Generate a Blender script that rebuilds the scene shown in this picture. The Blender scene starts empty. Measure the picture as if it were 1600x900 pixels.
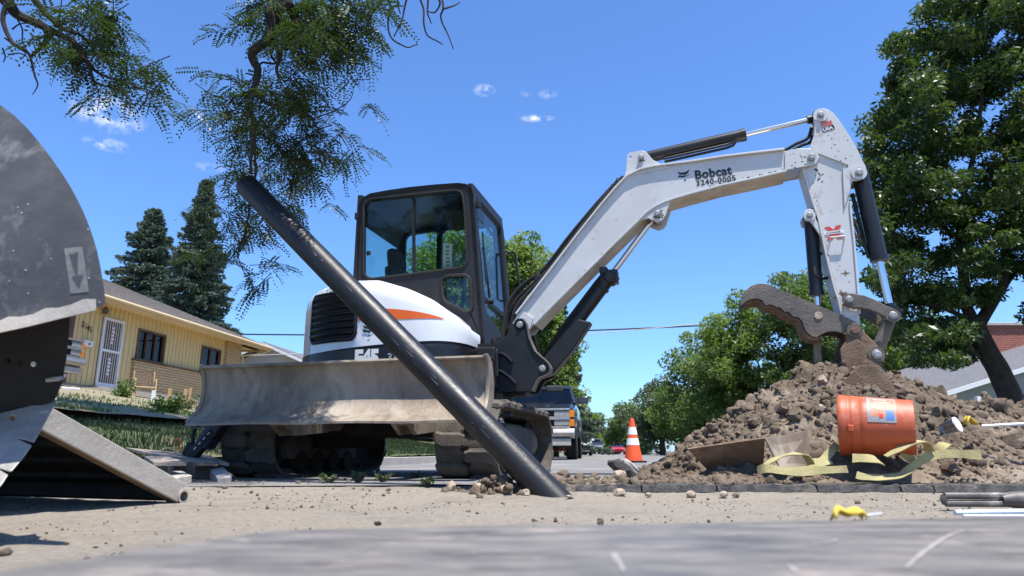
import bpy, bmesh, math, random
import numpy as np
from mathutils import Vector, Matrix, Euler, noise
from mathutils.geometry import tessellate_polygon

SC = bpy.context.scene
COL = SC.collection
R = math.radians
PI = math.pi

# ------------------------------------------------------------------ camera
CAM_H = 0.20
PITCH = R(13.6)
cd = bpy.data.cameras.new("camera")
cam = bpy.data.objects.new("camera", cd)
COL.objects.link(cam)
cam.location = (0, 0, CAM_H)
cam.rotation_euler = (PI / 2 + PITCH, 0, 0)
cd.lens = 24.0
cd.sensor_width = 36.0
cd.clip_start = 0.02
cd.clip_end = 3000
cd.dof.use_dof = True
cd.dof.focus_distance = 5.0
cd.dof.aperture_fstop = 5.0
SC.camera = cam

# ------------------------------------------------------------------ light
SUN = Vector((0.16, -0.25, 0.95)).normalized()
elev = math.asin(SUN.z)
azim = math.atan2(SUN.x, SUN.y)
w = bpy.data.worlds.new("World")
SC.world = w
w.use_nodes = True
nt = w.node_tree
nt.nodes.clear()
out = nt.nodes.new("ShaderNodeOutputWorld")
bg = nt.nodes.new("ShaderNodeBackground")
sky = nt.nodes.new("ShaderNodeTexSky")
sky.sky_type = 'NISHITA'
sky.sun_disc = False
sky.sun_elevation = elev
sky.sun_rotation = azim
sky.altitude = 300
sky.air_density = 1.0
sky.dust_density = 0.7
sky.ozone_density = 2.4
bg.inputs[1].default_value = 0.112
hs = nt.nodes.new("ShaderNodeMix"); hs.data_type = 'RGBA'; hs.blend_type = 'MULTIPLY'
hs.inputs[0].default_value = 1.0
hs.inputs[7].default_value = (0.72, 1.02, 1.42, 1)
nt.links.new(sky.outputs[0], hs.inputs[6])
# small fair-weather clouds: noise broken puffs round a few directions
tc = nt.nodes.new("ShaderNodeTexCoord")
nz = nt.nodes.new("ShaderNodeTexNoise"); nz.inputs['Scale'].default_value = 52; nz.inputs['Detail'].default_value = 7
nz.inputs['Roughness'].default_value = 0.62
nt.links.new(tc.outputs['Generated'], nz.inputs['Vector'])


def ray(px, py):
    dx = (px - 800) / 1066.7
    dy = (450 - py) / 1066.7
    return Vector((dx, math.cos(PITCH) - dy * math.sin(PITCH), math.sin(PITCH) + dy * math.cos(PITCH)))


def at(px, py, Y):
    """world point on the plane y = Y seen at this photo pixel"""
    r = ray(px, py)
    return Vector((0, 0, CAM_H)) + r * (Y / r.y)


cloud_sum = None
for (px, py, sx, sz, k) in [(170, 178, 26, 13, 1.0), (168, 226, 17, 5, .75), (757, 141, 10, 5, .8), (839, 185, 16, 3, .95), (856, 147, 9, 4, .45), (822, 146, 6, 3, .35), (330, 262, 14, 4, .35), (440, 560, 30, 6, .35)]:
    d = ray(px, py).normalized()
    sub = nt.nodes.new("ShaderNodeVectorMath"); sub.operation = 'SUBTRACT'
    nt.links.new(tc.outputs['Generated'], sub.inputs[0]); sub.inputs[1].default_value = d
    sc_ = nt.nodes.new("ShaderNodeVectorMath"); sc_.operation = 'MULTIPLY'
    nt.links.new(sub.outputs[0], sc_.inputs[0])
    sc_.inputs[1].default_value = (1067 / sx, 1067 / sx, 1067 / sz)
    ln = nt.nodes.new("ShaderNodeVectorMath"); ln.operation = 'LENGTH'
    nt.links.new(sc_.outputs[0], ln.inputs[0])
    mr = nt.nodes.new("ShaderNodeMapRange")
    mr.inputs[1].default_value = 1.9; mr.inputs[2].default_value = 0.2
    mr.inputs[3].default_value = 0; mr.inputs[4].default_value = k
    nt.links.new(ln.outputs['Value'], mr.inputs[0])
    if cloud_sum is None:
        cloud_sum = mr.outputs[0]
    else:
        ad = nt.nodes.new("ShaderNodeMath"); ad.operation = 'MAXIMUM'
        nt.links.new(cloud_sum, ad.inputs[0]); nt.links.new(mr.outputs[0], ad.inputs[1])
        cloud_sum = ad.outputs[0]
nr = nt.nodes.new("ShaderNodeMapRange")
nr.inputs[1].default_value = .42; nr.inputs[2].default_value = .66
nt.links.new(nz.outputs[0], nr.inputs[0])
mu = nt.nodes.new("ShaderNodeMath"); mu.operation = 'MULTIPLY'; mu.use_clamp = True
nt.links.new(cloud_sum, mu.inputs[0]); nt.links.new(nr.outputs[0], mu.inputs[1])
mx = nt.nodes.new("ShaderNodeMix"); mx.data_type = 'RGBA'
nt.links.new(mu.outputs[0], mx.inputs[0])
nt.links.new(hs.outputs[2], mx.inputs[6]); mx.inputs[7].default_value = (7.6, 7.8, 8.4, 1)
nt.links.new(mx.outputs[2], bg.inputs[0])
nt.links.new(bg.outputs[0], out.inputs[0])

sl = bpy.data.lights.new("sun", 'SUN')
sl.energy = 5.0
sl.angle = R(0.53)
sl.color = (1.0, 0.955, 0.89)
so = bpy.data.objects.new("sun", sl)
COL.objects.link(so)
so.rotation_euler = SUN.to_track_quat('Z', 'Y').to_euler()
so.location = SUN * 50

SC.view_settings.view_transform = 'Standard'
SC.view_settings.look = 'None'
SC.view_settings.exposure = 0.72
SC.view_settings.gamma = 1.0
SC.render.engine = 'CYCLES'
SC.cycles.max_bounces = 8
SC.cycles.transparent_max_bounces = 16
SC.cycles.caustics_reflective = False
SC.cycles.caustics_refractive = False

# ------------------------------------------------------------------ materials
def _n(nt, t, **kw):
    n = nt.nodes.new(t)
    for k, v in kw.items():
        setattr(n, k, v)
    return n


def mat(name, c1, c2=None, scale=4.0, rough=0.6, metal=0.0, bump=0.0, bscale=None, c3=None, s3=1.2, t3=(.5, .62), detail=6, stretch=None, spec=None, coat=0, rvar=0.0, distort=0.0):
    m = bpy.data.materials.new(name)
    m.use_nodes = True
    nt = m.node_tree
    b = nt.nodes["Principled BSDF"]
    b.inputs['Base Color'].default_value = (*c1, 1)
    b.inputs['Roughness'].default_value = rough
    b.inputs['Metallic'].default_value = metal
    if spec is not None:
        b.inputs['Specular IOR Level'].default_value = spec
    if coat:
        b.inputs['Coat Weight'].default_value = coat
        b.inputs['Coat Roughness'].default_value = .06
    tc = _n(nt, "ShaderNodeTexCoord")
    vec = tc.outputs['Object']
    if stretch:
        mp = _n(nt, "ShaderNodeMapping")
        mp.inputs['Scale'].default_value = stretch
        nt.links.new(vec, mp.inputs['Vector'])
        vec = mp.outputs[0]
    colr = None
    if c2 is not None:
        n1 = _n(nt, "ShaderNodeTexNoise")
        n1.inputs['Scale'].default_value = scale
        n1.inputs['Detail'].default_value = detail
        n1.inputs['Roughness'].default_value = .65
        n1.inputs['Distortion'].default_value = distort
        nt.links.new(vec, n1.inputs['Vector'])
        r1 = _n(nt, "ShaderNodeMapRange")
        r1.inputs[1].default_value = .36; r1.inputs[2].default_value = .64
        nt.links.new(n1.outputs[0], r1.inputs[0])
        m1 = _n(nt, "ShaderNodeMix", data_type='RGBA')
        m1.inputs[6].default_value = (*c1, 1); m1.inputs[7].default_value = (*c2, 1)
        nt.links.new(r1.outputs[0], m1.inputs[0])
        colr = m1.outputs[2]
        if rvar:
            r2 = _n(nt, "ShaderNodeMapRange")
            r2.inputs[1].default_value = .3; r2.inputs[2].default_value = .7
            r2.inputs[3].default_value = rough - rvar; r2.inputs[4].default_value = rough + rvar
            nt.links.new(n1.outputs[0], r2.inputs[0]); nt.links.new(r2.outputs[0], b.inputs['Roughness'])
    if c3 is not None:
        n3 = _n(nt, "ShaderNodeTexNoise")
        n3.inputs['Scale'].default_value = s3
        n3.inputs['Detail'].default_value = 9
        n3.inputs['Roughness'].default_value = .7
        n3.inputs['Distortion'].default_value = .4
        nt.links.new(vec, n3.inputs['Vector'])
        r3 = _n(nt, "ShaderNodeMapRange")
        r3.inputs[1].default_value = t3[0]; r3.inputs[2].default_value = t3[1]
        nt.links.new(n3.outputs[0], r3.inputs[0])
        m3 = _n(nt, "ShaderNodeMix", data_type='RGBA')
        if colr is None:
            m3.inputs[6].default_value = (*c1, 1)
        else:
            nt.links.new(colr, m3.inputs[6])
        m3.inputs[7].default_value = (*c3, 1)
        nt.links.new(r3.outputs[0], m3.inputs[0])
        colr = m3.outputs[2]
    if colr is not None:
        nt.links.new(colr, b.inputs['Base Color'])
    if bump:
        nb = _n(nt, "ShaderNodeTexNoise")
        nb.inputs['Scale'].default_value = bscale or scale * 4
        nb.inputs['Detail'].default_value = 8
        nb.inputs['Roughness'].default_value = .7
        nt.links.new(vec, nb.inputs['Vector'])
        bp = _n(nt, "ShaderNodeBump")
        bp.inputs['Strength'].default_value = min(1, bump)
        bp.inputs['Distance'].default_value = .02
        nt.links.new(nb.outputs[0], bp.inputs['Height'])
        nt.links.new(bp.outputs[0], b.inputs['Normal'])
    return m


def leafmat(name, c1, c2, trans=.45, rough=.45):
    m = bpy.data.materials.new(name)
    m.use_nodes = True
    nt = m.node_tree
    b = nt.nodes["Principled BSDF"]
    o = nt.nodes["Material Output"]
    b.inputs['Roughness'].default_value = rough
    tc = _n(nt, "ShaderNodeTexCoord")
    n1 = _n(nt, "ShaderNodeTexNoise"); n1.inputs['Scale'].default_value = 1.7; n1.inputs['Detail'].default_value = 8
    n1.inputs['Roughness'].default_value = .8
    nt.links.new(tc.outputs['Object'], n1.inputs['Vector'])
    r1 = _n(nt, "ShaderNodeMapRange"); r1.inputs[1].default_value = .35; r1.inputs[2].default_value = .65
    nt.links.new(n1.outputs[0], r1.inputs[0])
    m1 = _n(nt, "ShaderNodeMix", data_type='RGBA')
    m1.inputs[6].default_value = (*c1, 1); m1.inputs[7].default_value = (*c2, 1)
    nt.links.new(r1.outputs[0], m1.inputs[0])
    nt.links.new(m1.outputs[2], b.inputs['Base Color'])
    tr = _n(nt, "ShaderNodeBsdfTranslucent")
    g = _n(nt, "ShaderNodeMix", data_type='RGBA', blend_type='MULTIPLY'); g.inputs[0].default_value = 1
    nt.links.new(m1.outputs[2], g.inputs[6]); g.inputs[7].default_value = (1.5, 1.7, .7, 1)
    nt.links.new(g.outputs[2], tr.inputs[0])
    ms = _n(nt, "ShaderNodeMixShader"); ms.inputs[0].default_value = trans
    nt.links.new(b.outputs[0], ms.inputs[1]); nt.links.new(tr.outputs[0], ms.inputs[2])
    nt.links.new(ms.outputs[0], o.inputs[0])
    return m


def glassmat(name, tint, refl=1.0, rough=.01):
    m = bpy.data.materials.new(name)
    m.use_nodes = True
    nt = m.node_tree
    o = nt.nodes["Material Output"]
    nt.nodes.remove(nt.nodes["Principled BSDF"])
    t = _n(nt, "ShaderNodeBsdfTransparent"); t.inputs[0].default_value = (*tint, 1)
    g = _n(nt, "ShaderNodeBsdfGlossy"); g.inputs['Roughness'].default_value = rough
    f = _n(nt, "ShaderNodeLayerWeight"); f.inputs[0].default_value = .5
    pw = _n(nt, "ShaderNodeMath", operation='POWER'); pw.inputs[1].default_value = 5
    nt.links.new(f.outputs['Facing'], pw.inputs[0])
    mm = _n(nt, "ShaderNodeMath", operation='MULTIPLY_ADD'); mm.inputs[1].default_value = .9 * refl; mm.inputs[2].default_value = .045 * refl
    nt.links.new(pw.outputs[0], mm.inputs[0])
    ms = _n(nt, "ShaderNodeMixShader")
    nt.links.new(mm.outputs[0], ms.inputs[0]); nt.links.new(t.outputs[0], ms.inputs[1]); nt.links.new(g.outputs[0], ms.inputs[2])
    nt.links.new(ms.outputs[0], o.inputs[0])
    return m


M = {}
M['dirt'] = mat('dirt', (.15, .11, .073), (.085, .061, .04), 7, .95, bump=.6, bscale=60, c3=(.26, .205, .15), s3=1.3, t3=(.5, .62))
M['clod'] = mat('clod', (.125, .092, .061), (.21, .16, .112), 5, .95, bump=.7, bscale=70, c3=(.10, .068, .046), s3=3.1, t3=(.52, .68))
M['dust'] = mat('dust', (.35, .303, .238), (.25, .215, .168), 42, .95, bump=.8, bscale=110, c3=(.20, .178, .147), s3=2.3, t3=(.5, .7))
M['asphalt'] = mat('asphalt', (.15, .145, .14), (.20, .19, .18), 12, .9, bump=.5, bscale=150, c3=(.31, .28, .24), s3=.8, t3=(.5, .66))
M['asphalt_cut'] = mat('asphalt_cut', (.055, .052, .05), (.1, .094, .088), 24, .8, bump=1, bscale=70, c3=(.25, .2, .15), s3=6, t3=(.56, .7))
M['concrete'] = mat('concrete', (.45, .41, .355), (.38, .345, .30), 4, .9, bump=.25, bscale=60)
M['grassground'] = mat('grassground', (.055, .085, .025), (.09, .10, .04), 9, 1, bump=.8, bscale=50, c3=(.2, .165, .1), s3=1.1, t3=(.54, .66))
M['soilground'] = mat('soilground', (.26, .21, .15), (.2, .18, .1), 5, 1, bump=.6, bscale=50)
M['grass'] = leafmat('grass', (.02, .036, .009), (.045, .068, .017), .25)
M['weed'] = leafmat('weed', (.06, .12, .02), (.12, .18, .04), .35)
M['white'] = mat('white_paint', (.57, .57, .56), (.52, .515, .495), 3, .42, c3=(.34, .28, .21), s3=7.5, t3=(.58, .76), coat=.1)
M['whitehood'] = mat('white_hood', (.82, .82, .82), (.78, .78, .785), 2, .22, coat=.6)
M['boomtan'] = mat('boom_underside_paint', (.58, .53, .45), (.44, .37, .29), 6, .6, c3=(.25, .19, .13), s3=9, t3=(.58, .72))
M['black'] = mat('black_paint', (.011, .011, .012), (.02, .019, .018), 5, .45, spec=.35, c3=(.06, .053, .046), s3=4, t3=(.6, .8))
M['blackgloss'] = mat('black_gloss', (.008, .008, .010), (.012, .012, .013), 5, .28, spec=.4)
M['cabpaint'] = mat('cab_paint', (.012, .0125, .015), (.019, .019, .021), 4, .48, spec=.4, c3=(.045, .042, .04), s3=6, t3=(.6, .85))
M['cylblack'] = mat('cylinder_paint', (.009, .009, .010), (.018, .017, .017), 9, .36, spec=.4, c3=(.06, .055, .05), s3=16, t3=(.64, .8))
M['chrome'] = mat('chrome', (.66, .65, .64), rough=.16, metal=1)
M['steel'] = mat('pin_steel', (.42, .41, .39), (.27, .25, .23), 20, .5, metal=.7)
M['darksteel'] = mat('dark_steel', (.085, .078, .07), (.15, .13, .105), 7, .62, metal=.25, bump=.3, bscale=60, c3=(.23, .165, .10), s3=4, t3=(.5, .7))
M['rustdirt'] = mat('rusty_dirt', (.2, .13, .08), (.13, .085, .055), 8, .85, bump=.5, bscale=60, c3=(.31, .23, .155), s3=4, t3=(.5, .68))
M['bladesteel'] = mat('blade_steel', (.29, .235, .172), (.15, .117, .085), 6, .62, metal=.2, bump=.25, bscale=50, c3=(.38, .325, .26), s3=3, t3=(.46, .66), stretch=(1, 1, .45))
M['trackdirt'] = mat('dusty_rubber', (.125, .107, .085), (.06, .052, .043), 6, .9, bump=.5, bscale=60, c3=(.06, .055, .05), s3=3, t3=(.50, .66))
M['rubber'] = mat('rubber', (.014, .014, .014), (.028, .027, .026), 12, .75, spec=.3)
M['undershade'] = mat('shade_darkened_steel', (.022, .018, .015), (.045, .034, .025), 6, .85, spec=.2)  # near-black base stands in for the shade under the ramp and the machine
M['panelshade'] = mat('shade_dark_panel', (.016, .016, .0165), (.026, .025, .025), 6, .7, spec=.2)  # the bucket side panel's shade is put into this near-black colour
M['guardpatch'] = mat('faded_patch', (.20, .195, .185), (.13, .127, .12), 30, .7)
M['hdpe'] = mat('black_pipe', (.012, .012, .014), (.017, .017, .018), 6, .42, rvar=.06, spec=.4, c3=(.03, .029, .028), s3=14, t3=(.62, .8), bump=.1, bscale=40)
M['glass'] = glassmat('cab_glass', (.80, .90, .89), .8)
M['cargl'] = glassmat('car_glass', (.22, .28, .28), 1.0)
M['housegl'] = glassmat('house_glass', (.30, .33, .28), 1.0)
M['orange'] = mat('orange_decal', (.78, .13, .015), rough=.35)
M['ink'] = mat('black_ink', (.01, .01, .011), rough=.5)
M['inkw'] = mat('white_ink', (.72, .72, .7), rough=.5)
M['inkr'] = mat('red_ink', (.55, .045, .03), rough=.5)
M['inkgrey'] = mat('grey_ink', (.3, .32, .34), (.26, .24, .24), 30, rough=.5)
M['seat'] = mat('seat_fabric', (.03, .032, .036), (.05, .05, .055), 20, .85)
M['bucketor'] = mat('bucket_plastic', (.50, .092, .028), (.42, .078, .026), 6, .5, c3=(.46, .22, .14), s3=7, t3=(.52, .76), bump=.1, bscale=40)
M['strap'] = mat('strap_web', (.46, .40, .185), (.38, .33, .15), 12, .85, bump=.6, bscale=160, c3=(.3, .24, .12), s3=6, t3=(.56, .7))
M['conered'] = mat('cone_plastic', (.80, .10, .015), (.72, .09, .02), 8, .45)
M['conewhite'] = mat('cone_band', (.80, .80, .79), (.7, .7, .68), 14, .5)
M['wood'] = mat('form_wood', (.52, .33, .16), (.40, .25, .12), 6, .8, stretch=(1, 1, 6))
M['greywood'] = mat('grey_wood', (.30, .26, .22), (.20, .175, .15), 7, .85, stretch=(.5, 5, 5), bump=.4, bscale=30)
M['yellow'] = mat('yellow_siding', (.70, .545, .275), (.655, .51, .26), 3, .7)
M['fascia'] = mat('cream_trim', (.72, .56, .33), (.66, .52, .31), 4, .65)
M['winframe'] = mat('brown_frame', (.10, .055, .035), (.14, .08, .05), 6, .6)
M['dark'] = mat('dark_interior', (.012, .012, .012), rough=.9)
M['bark'] = mat('bark', (.055, .043, .034), (.10, .08, .062), 7, .95, bump=1, bscale=18, stretch=(3, 3, .7))
M['barkdark'] = mat('bark_dark', (.03, .023, .02), (.05, .04, .034), 9, .95, bump=.8, bscale=30)
M['shingle'] = mat('shingle', (.13, .112, .098), (.19, .165, .145), 9, .95, bump=.7, bscale=22, c3=(.16, .14, .125), s3=14, t3=(.5, .6))
M['shinglegrey'] = mat('shingle_grey', (.105, .105, .115), (.15, .15, .16), 10, .95, bump=.5, bscale=22)
M['whitetrim'] = mat('white_trim', (.78, .78, .78), (.72, .72, .72), 4, .6)
M['rock'] = mat('stone', (.42, .33, .24), (.30, .23, .165), 9, .9, bump=.5, bscale=50, c3=(.5, .43, .34), s3=5)
M['guard'] = mat('guard_steel', (.050, .048, .049), (.078, .075, .074), 5, .5, metal=.0, spec=.4, c3=(.30, .29, .275), s3=6.0, t3=(.52, .80), bump=.12, bscale=40, rvar=.1)
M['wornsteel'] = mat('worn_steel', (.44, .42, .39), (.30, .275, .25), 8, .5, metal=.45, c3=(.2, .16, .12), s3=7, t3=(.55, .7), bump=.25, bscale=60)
M['rampsteel'] = mat('ramp_steel', (.50, .45, .38), (.38, .335, .275), 6, .6, metal=.15, c3=(.26, .2, .15), s3=4, t3=(.55, .72), bump=.25, bscale=50)
M['carblack'] = mat('car_black', (.012, .013, .016), (.02, .02, .024), 3, .25, coat=.8)
M['carred'] = mat('car_red', (.50, .02, .02), (.45, .02, .02), 3, .3, coat=.8)
M['carwhite'] = mat('car_white', (.72, .72, .72), (.7, .7, .7), 3, .3, coat=.6)
M['carsilver'] = mat('car_silver', (.35, .36, .38), (.32, .33, .35), 3, .3, metal=.6, coat=.6)
M['amber'] = mat('amber_lens', (.75, .22, .01), rough=.15)
M['lens'] = mat('clear_lens', (.36, .35, .32), (.26, .25, .23), 14, .3)
M['bumpersteel'] = mat('bumper_steel', (.50, .46, .42), (.42, .385, .35), 6, .38, metal=.8)
M['redlens'] = mat('red_lens', (.5, .015, .01), rough=.15)
M['skyblueink'] = mat('blue_ink', (.07, .2, .55), rough=.5)
M['pinkink'] = mat('pale_ink', (.52, .25, .16), (.48, .15, .07), 40, .5)
M['fadedink'] = mat('faded_print', (.56, .42, .36), (.52, .27, .18), 60, .5)
M['jar'] = glassmat('clear_plastic', (.72, .74, .75), 2.2, .12)
M['yelrag'] = mat('yellow_rag', (.75, .52, .06), (.62, .42, .05), 12, .8)
M['toolgrey'] = mat('grey_handle', (.17, .155, .135), (.09, .082, .075), 14, .55, metal=.3, c3=(.33, .30, .27), s3=9, t3=(.58, .7))
M['bluewhite'] = mat('pale_blue_plastic', (.6, .68, .74), (.5, .6, .7), 8, .4)
M['meter'] = mat('grey_box', (.42, .46, .46), (.38, .42, .42), 5, .6)
M['tan'] = mat('tan_metal', (.66, .50, .28), (.55, .40, .22), 9, .5)
M['cable'] = mat('cable', (.03, .03, .03), rough=.6)


def platemat():
    """scratched grey steel sheet in the foreground"""
    m = mat('scratched_sheet', (.095, .088, .08), (.20, .185, .165), 15, .58, metal=.0, c3=(.36, .30, .255), s3=13, t3=(.55, .70), bump=.12, bscale=40, stretch=(.5, 1.3, 1), rvar=.16, spec=.3)
    return m


M['sheet'] = platemat()


def brickmat(name, c1, c2, mortar, bw, bh, gap=.012):
    m = bpy.data.materials.new(name)
    m.use_nodes = True
    nt = m.node_tree
    b = nt.nodes["Principled BSDF"]; b.inputs['Roughness'].default_value = .9
    tc = _n(nt, "ShaderNodeTexCoord")
    sp = _n(nt, "ShaderNodeSeparateXYZ"); nt.links.new(tc.outputs['Object'], sp.inputs[0])
    ad = _n(nt, "ShaderNodeMath", operation='ADD'); nt.links.new(sp.outputs[0], ad.inputs[0]); nt.links.new(sp.outputs[1], ad.inputs[1])
    cb = _n(nt, "ShaderNodeCombineXYZ"); nt.links.new(ad.outputs[0], cb.inputs[0]); nt.links.new(sp.outputs[2], cb.inputs[1])
    br = _n(nt, "ShaderNodeTexBrick")
    br.inputs['Color1'].default_value = (*c1, 1); br.inputs['Color2'].default_value = (*c2, 1); br.inputs['Mortar'].default_value = (*mortar, 1)
    br.inputs['Scale'].default_value = 1; br.inputs['Mortar Size'].default_value = gap
    br.inputs['Brick Width'].default_value = bw; br.inputs['Row Height'].default_value = bh
    nt.links.new(cb.outputs[0], br.inputs[0])
    nt.links.new(br.outputs[0], b.inputs['Base Color'])
    bp = _n(nt, "ShaderNodeBump"); bp.inputs['Strength'].default_value = .8; bp.inputs['Distance'].default_value = .01; bp.invert = True
    nt.links.new(br.outputs['Fac'], bp.inputs['Height']); nt.links.new(bp.outputs[0], b.inputs['Normal'])
    return m


M['tanbrick'] = brickmat('tan_brick', (.58, .43, .23), (.50, .36, .19), (.27, .19, .11), .36, .088, .013)
M['redbrick'] = brickmat('red_brick', (.33, .085, .05), (.27, .065, .04), (.30, .2, .16), .26, .09, .012)

# ------------------------------------------------------------------ builders
class MB:
    def __init__(s):
        s.v = []; s.f = []

    def add(s, vs, fs):
        o = len(s.v)
        s.v += [tuple(p) for p in vs]
        s.f += [tuple(i + o for i in f) for f in fs]
        return s

    def box(s, c, d, rot=None):
        x, y, z = d[0] / 2, d[1] / 2, d[2] / 2
        vs = [Vector((sx * x, sy * y, sz * z)) for sx in (-1, 1) for sy in (-1, 1) for sz in (-1, 1)]
        if rot is not None:
            q = rot if isinstance(rot, Matrix) else Euler(rot).to_matrix()
            vs = [q @ p for p in vs]
        c = Vector(c)
        return s.add([p + c for p in vs], [(0, 1, 3, 2), (4, 6, 7, 5), (0, 4, 5, 1), (2, 3, 7, 6), (0, 2, 6, 4), (1, 5, 7, 3)])

    def bar(s, p, q, w, h=None, up=(0, 0, 1)):
        p = Vector(p); q = Vector(q); h = h or w
        d = (q - p); L = d.length
        x = d.normalized(); u = Vector(up)
        if abs(x.dot(u)) > .98: u = Vector((0, 1, 0))
        y = u.cross(x).normalized(); z = x.cross(y)
        m = Matrix((x, y, z)).transposed()
        return s.box((p + q) / 2, (L, w, h), m)

    def tube(s, path, rad, n=10, caps=True, flat=None):
        path = [Vector(p) for p in path]
        if not isinstance(rad, (list, tuple)): rad = [rad] * len(path)
        rings = []
        prev = None
        for i, p in enumerate(path):
            a = path[max(0, i - 1)]; b = path[min(len(path) - 1, i + 1)]
            t = (b - a)
            t = t.normalized() if t.length > 1e-9 else Vector((0, 0, 1))
            if prev is None:
                u = t.orthogonal().normalized()
            else:
                u = (prev - t * prev.dot(t))
                u = u.normalized() if u.length > 1e-6 else t.orthogonal().normalized()
            prev = u
            v = t.cross(u)
            rings.append([p + (u * math.cos(2 * PI * k / n) + v * math.sin(2 * PI * k / n)) * rad[i] for k in range(n)])
        return s.loft(rings, caps)

    def cyl(s, p, q, r, n=16, r2=None):
        return s.tube([p, q], [r, r if r2 is None else r2], n)

    def loft(s, rings, caps=True, closed=True):
        n = len(rings[0]); o = len(s.v)
        for r in rings: s.v += [tuple(p) for p in r]
        for i in range(len(rings) - 1):
            for k in range(n if closed else n - 1):
                a = o + i * n + k; b = o + i * n + (k + 1) % n
                s.f.append((a, b, b + n, a + n))
        if caps and closed:
            s.f.append(tuple(o + k for k in range(n))[::-1])
            s.f.append(tuple(o + (len(rings) - 1) * n + k for k in range(n)))
        return s

    def lathe(s, prof, o=(0, 0, 0), axis='z', n=24, closed=False):
        o = Vector(o)
        rings = []
        for r, h in prof:
            ring = []
            for k in range(n):
                a = 2 * PI * k / n; c, q = r * math.cos(a), r * math.sin(a)
                if axis == 'z': p = Vector((c, q, h))
                elif axis == 'x': p = Vector((h, c, q))
                else: p = Vector((q, h, c))
                ring.append(o + p)
            rings.append(ring)
        return s.loft(rings, caps=not closed)

    def plate(s, outline, f, d0, d1, holes=()):
        """outline (u,v) extruded from depth d0 to d1; f(u,v,d)->point"""
        loops = [list(outline)] + [list(h) for h in holes]
        flat = [p for l in loops for p in l]
        tri = tessellate_polygon([[Vector((p[0], p[1], 0)) for p in l] for l in loops])
        n = len(flat); o = len(s.v)
        s.v += [tuple(f(p[0], p[1], d0)) for p in flat] + [tuple(f(p[0], p[1], d1)) for p in flat]
        for t in tri:
            s.f.append((o + t[0], o + t[1], o + t[2])); s.f.append((o + n + t[2], o + n + t[1], o + n + t[0]))
        b = o
        for l in loops:
            for k in range(len(l)):
                a = b + k; c = b + (k + 1) % len(l)
                s.f.append((a, c, c + n, a + n))
            b += len(l)
        return s

    def grid(s, rows):
        return s.loft(rows, caps=False, closed=False)

    def build(s, name, m, parent=None, smooth=False, bev=0, ang=35, loc=None):
        me = bpy.data.meshes.new(name)
        me.from_pydata(s.v, [], s.f)
        bm = bmesh.new(); bm.from_mesh(me)
        bmesh.ops.recalc_face_normals(bm, faces=bm.faces)
        bm.to_mesh(me); bm.free()
        if isinstance(m, str): m = M[m]
        me.materials.append(m)
        if smooth:
            me.shade_smooth()
            me.set_sharp_from_angle(angle=R(ang))
        o = bpy.data.objects.new(name, me)
        COL.objects.link(o)
        if parent is not None: o.parent = parent
        if loc is not None: o.location = loc
        if bev:
            b = o.modifiers.new("bevel", 'BEVEL'); b.width = bev; b.segments = 2; b.limit_method = 'ANGLE'; b.angle_limit = R(40)
            b.harden_normals = False
        return o


def fastmesh(name, V, F, m, parent=None, smooth=False):
    V = np.asarray(V, dtype=np.float32); F = np.asarray(F, dtype=np.int32)
    me = bpy.data.meshes.new(name)
    k = F.shape[1]
    me.vertices.add(len(V)); me.vertices.foreach_set("co", V.ravel())
    me.loops.add(F.size); me.loops.foreach_set("vertex_index", F.ravel())
    me.polygons.add(len(F))
    me.polygons.foreach_set("loop_start", np.arange(0, F.size, k, dtype=np.int32))
    me.update(calc_edges=True)
    me.materials.append(M[m] if isinstance(m, str) else m)
    if smooth: me.shade_smooth()
    o = bpy.data.objects.new(name, me)
    COL.objects.link(o)
    if parent is not None: o.parent = parent
    return o


def thing(name, label, cat, loc=(0, 0, 0), rot=(0, 0, 0), group=None):
    o = bpy.data.objects.new(name, None)
    COL.objects.link(o)
    o.location = loc; o.rotation_euler = rot
    o.empty_display_size = .1
    return tag(o, label, cat, group)


def tag(o, label=None, cat=None, group=None, kind=None):
    if label: o['label'] = label
    if cat: o['category'] = cat
    if group: o['group'] = group
    if kind: o['kind'] = kind
    return o


def kind(o, k):
    o['kind'] = k
    return o


def share(o, name=None, parent=None):
    c = o.copy(); COL.objects.link(c)
    if parent is not None: c.parent = parent
    return c


def copy_tree(o, parent=None):
    c = o.copy(); COL.objects.link(c)
    if parent is not None:
        c.parent = parent
    for ch in list(o.children):
        copy_tree(ch, c)
    return c


def circle(c, r, n=16, a0=0, a1=2 * PI):
    return [(c[0] + r * math.cos(a0 + (a1 - a0) * k / n), c[1] + r * math.sin(a0 + (a1 - a0) * k / n)) for k in range(n)]


def rrect(x0, y0, x1, y1, r, n=5):
    out = []
    for (cx, cy, a) in ((x1 - r, y1 - r, 0), (x0 + r, y1 - r, PI / 2), (x0 + r, y0 + r, PI), (x1 - r, y0 + r, 1.5 * PI)):
        for k in range(n + 1):
            t = a + PI / 2 * k / n
            out.append((cx + r * math.cos(t), cy + r * math.sin(t)))
    return out


def roundpoly(pts, r, n=4):
    """polygon with every corner rounded by about r"""
    out = []
    N = len(pts)
    for i in range(N):
        p = Vector(pts[i][:2]); a = Vector(pts[i - 1][:2]); b = Vector(pts[(i + 1) % N][:2])
        da = (a - p); db = (b - p)
        q = min(r, da.length * .45, db.length * .45)
        p0 = p + da.normalized() * q; p1 = p + db.normalized() * q
        for k in range(n + 1):
            t = k / n
            out.append(tuple((p0 * (1 - t) ** 2 + p * 2 * t * (1 - t) + p1 * t * t)))
    return out


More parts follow.
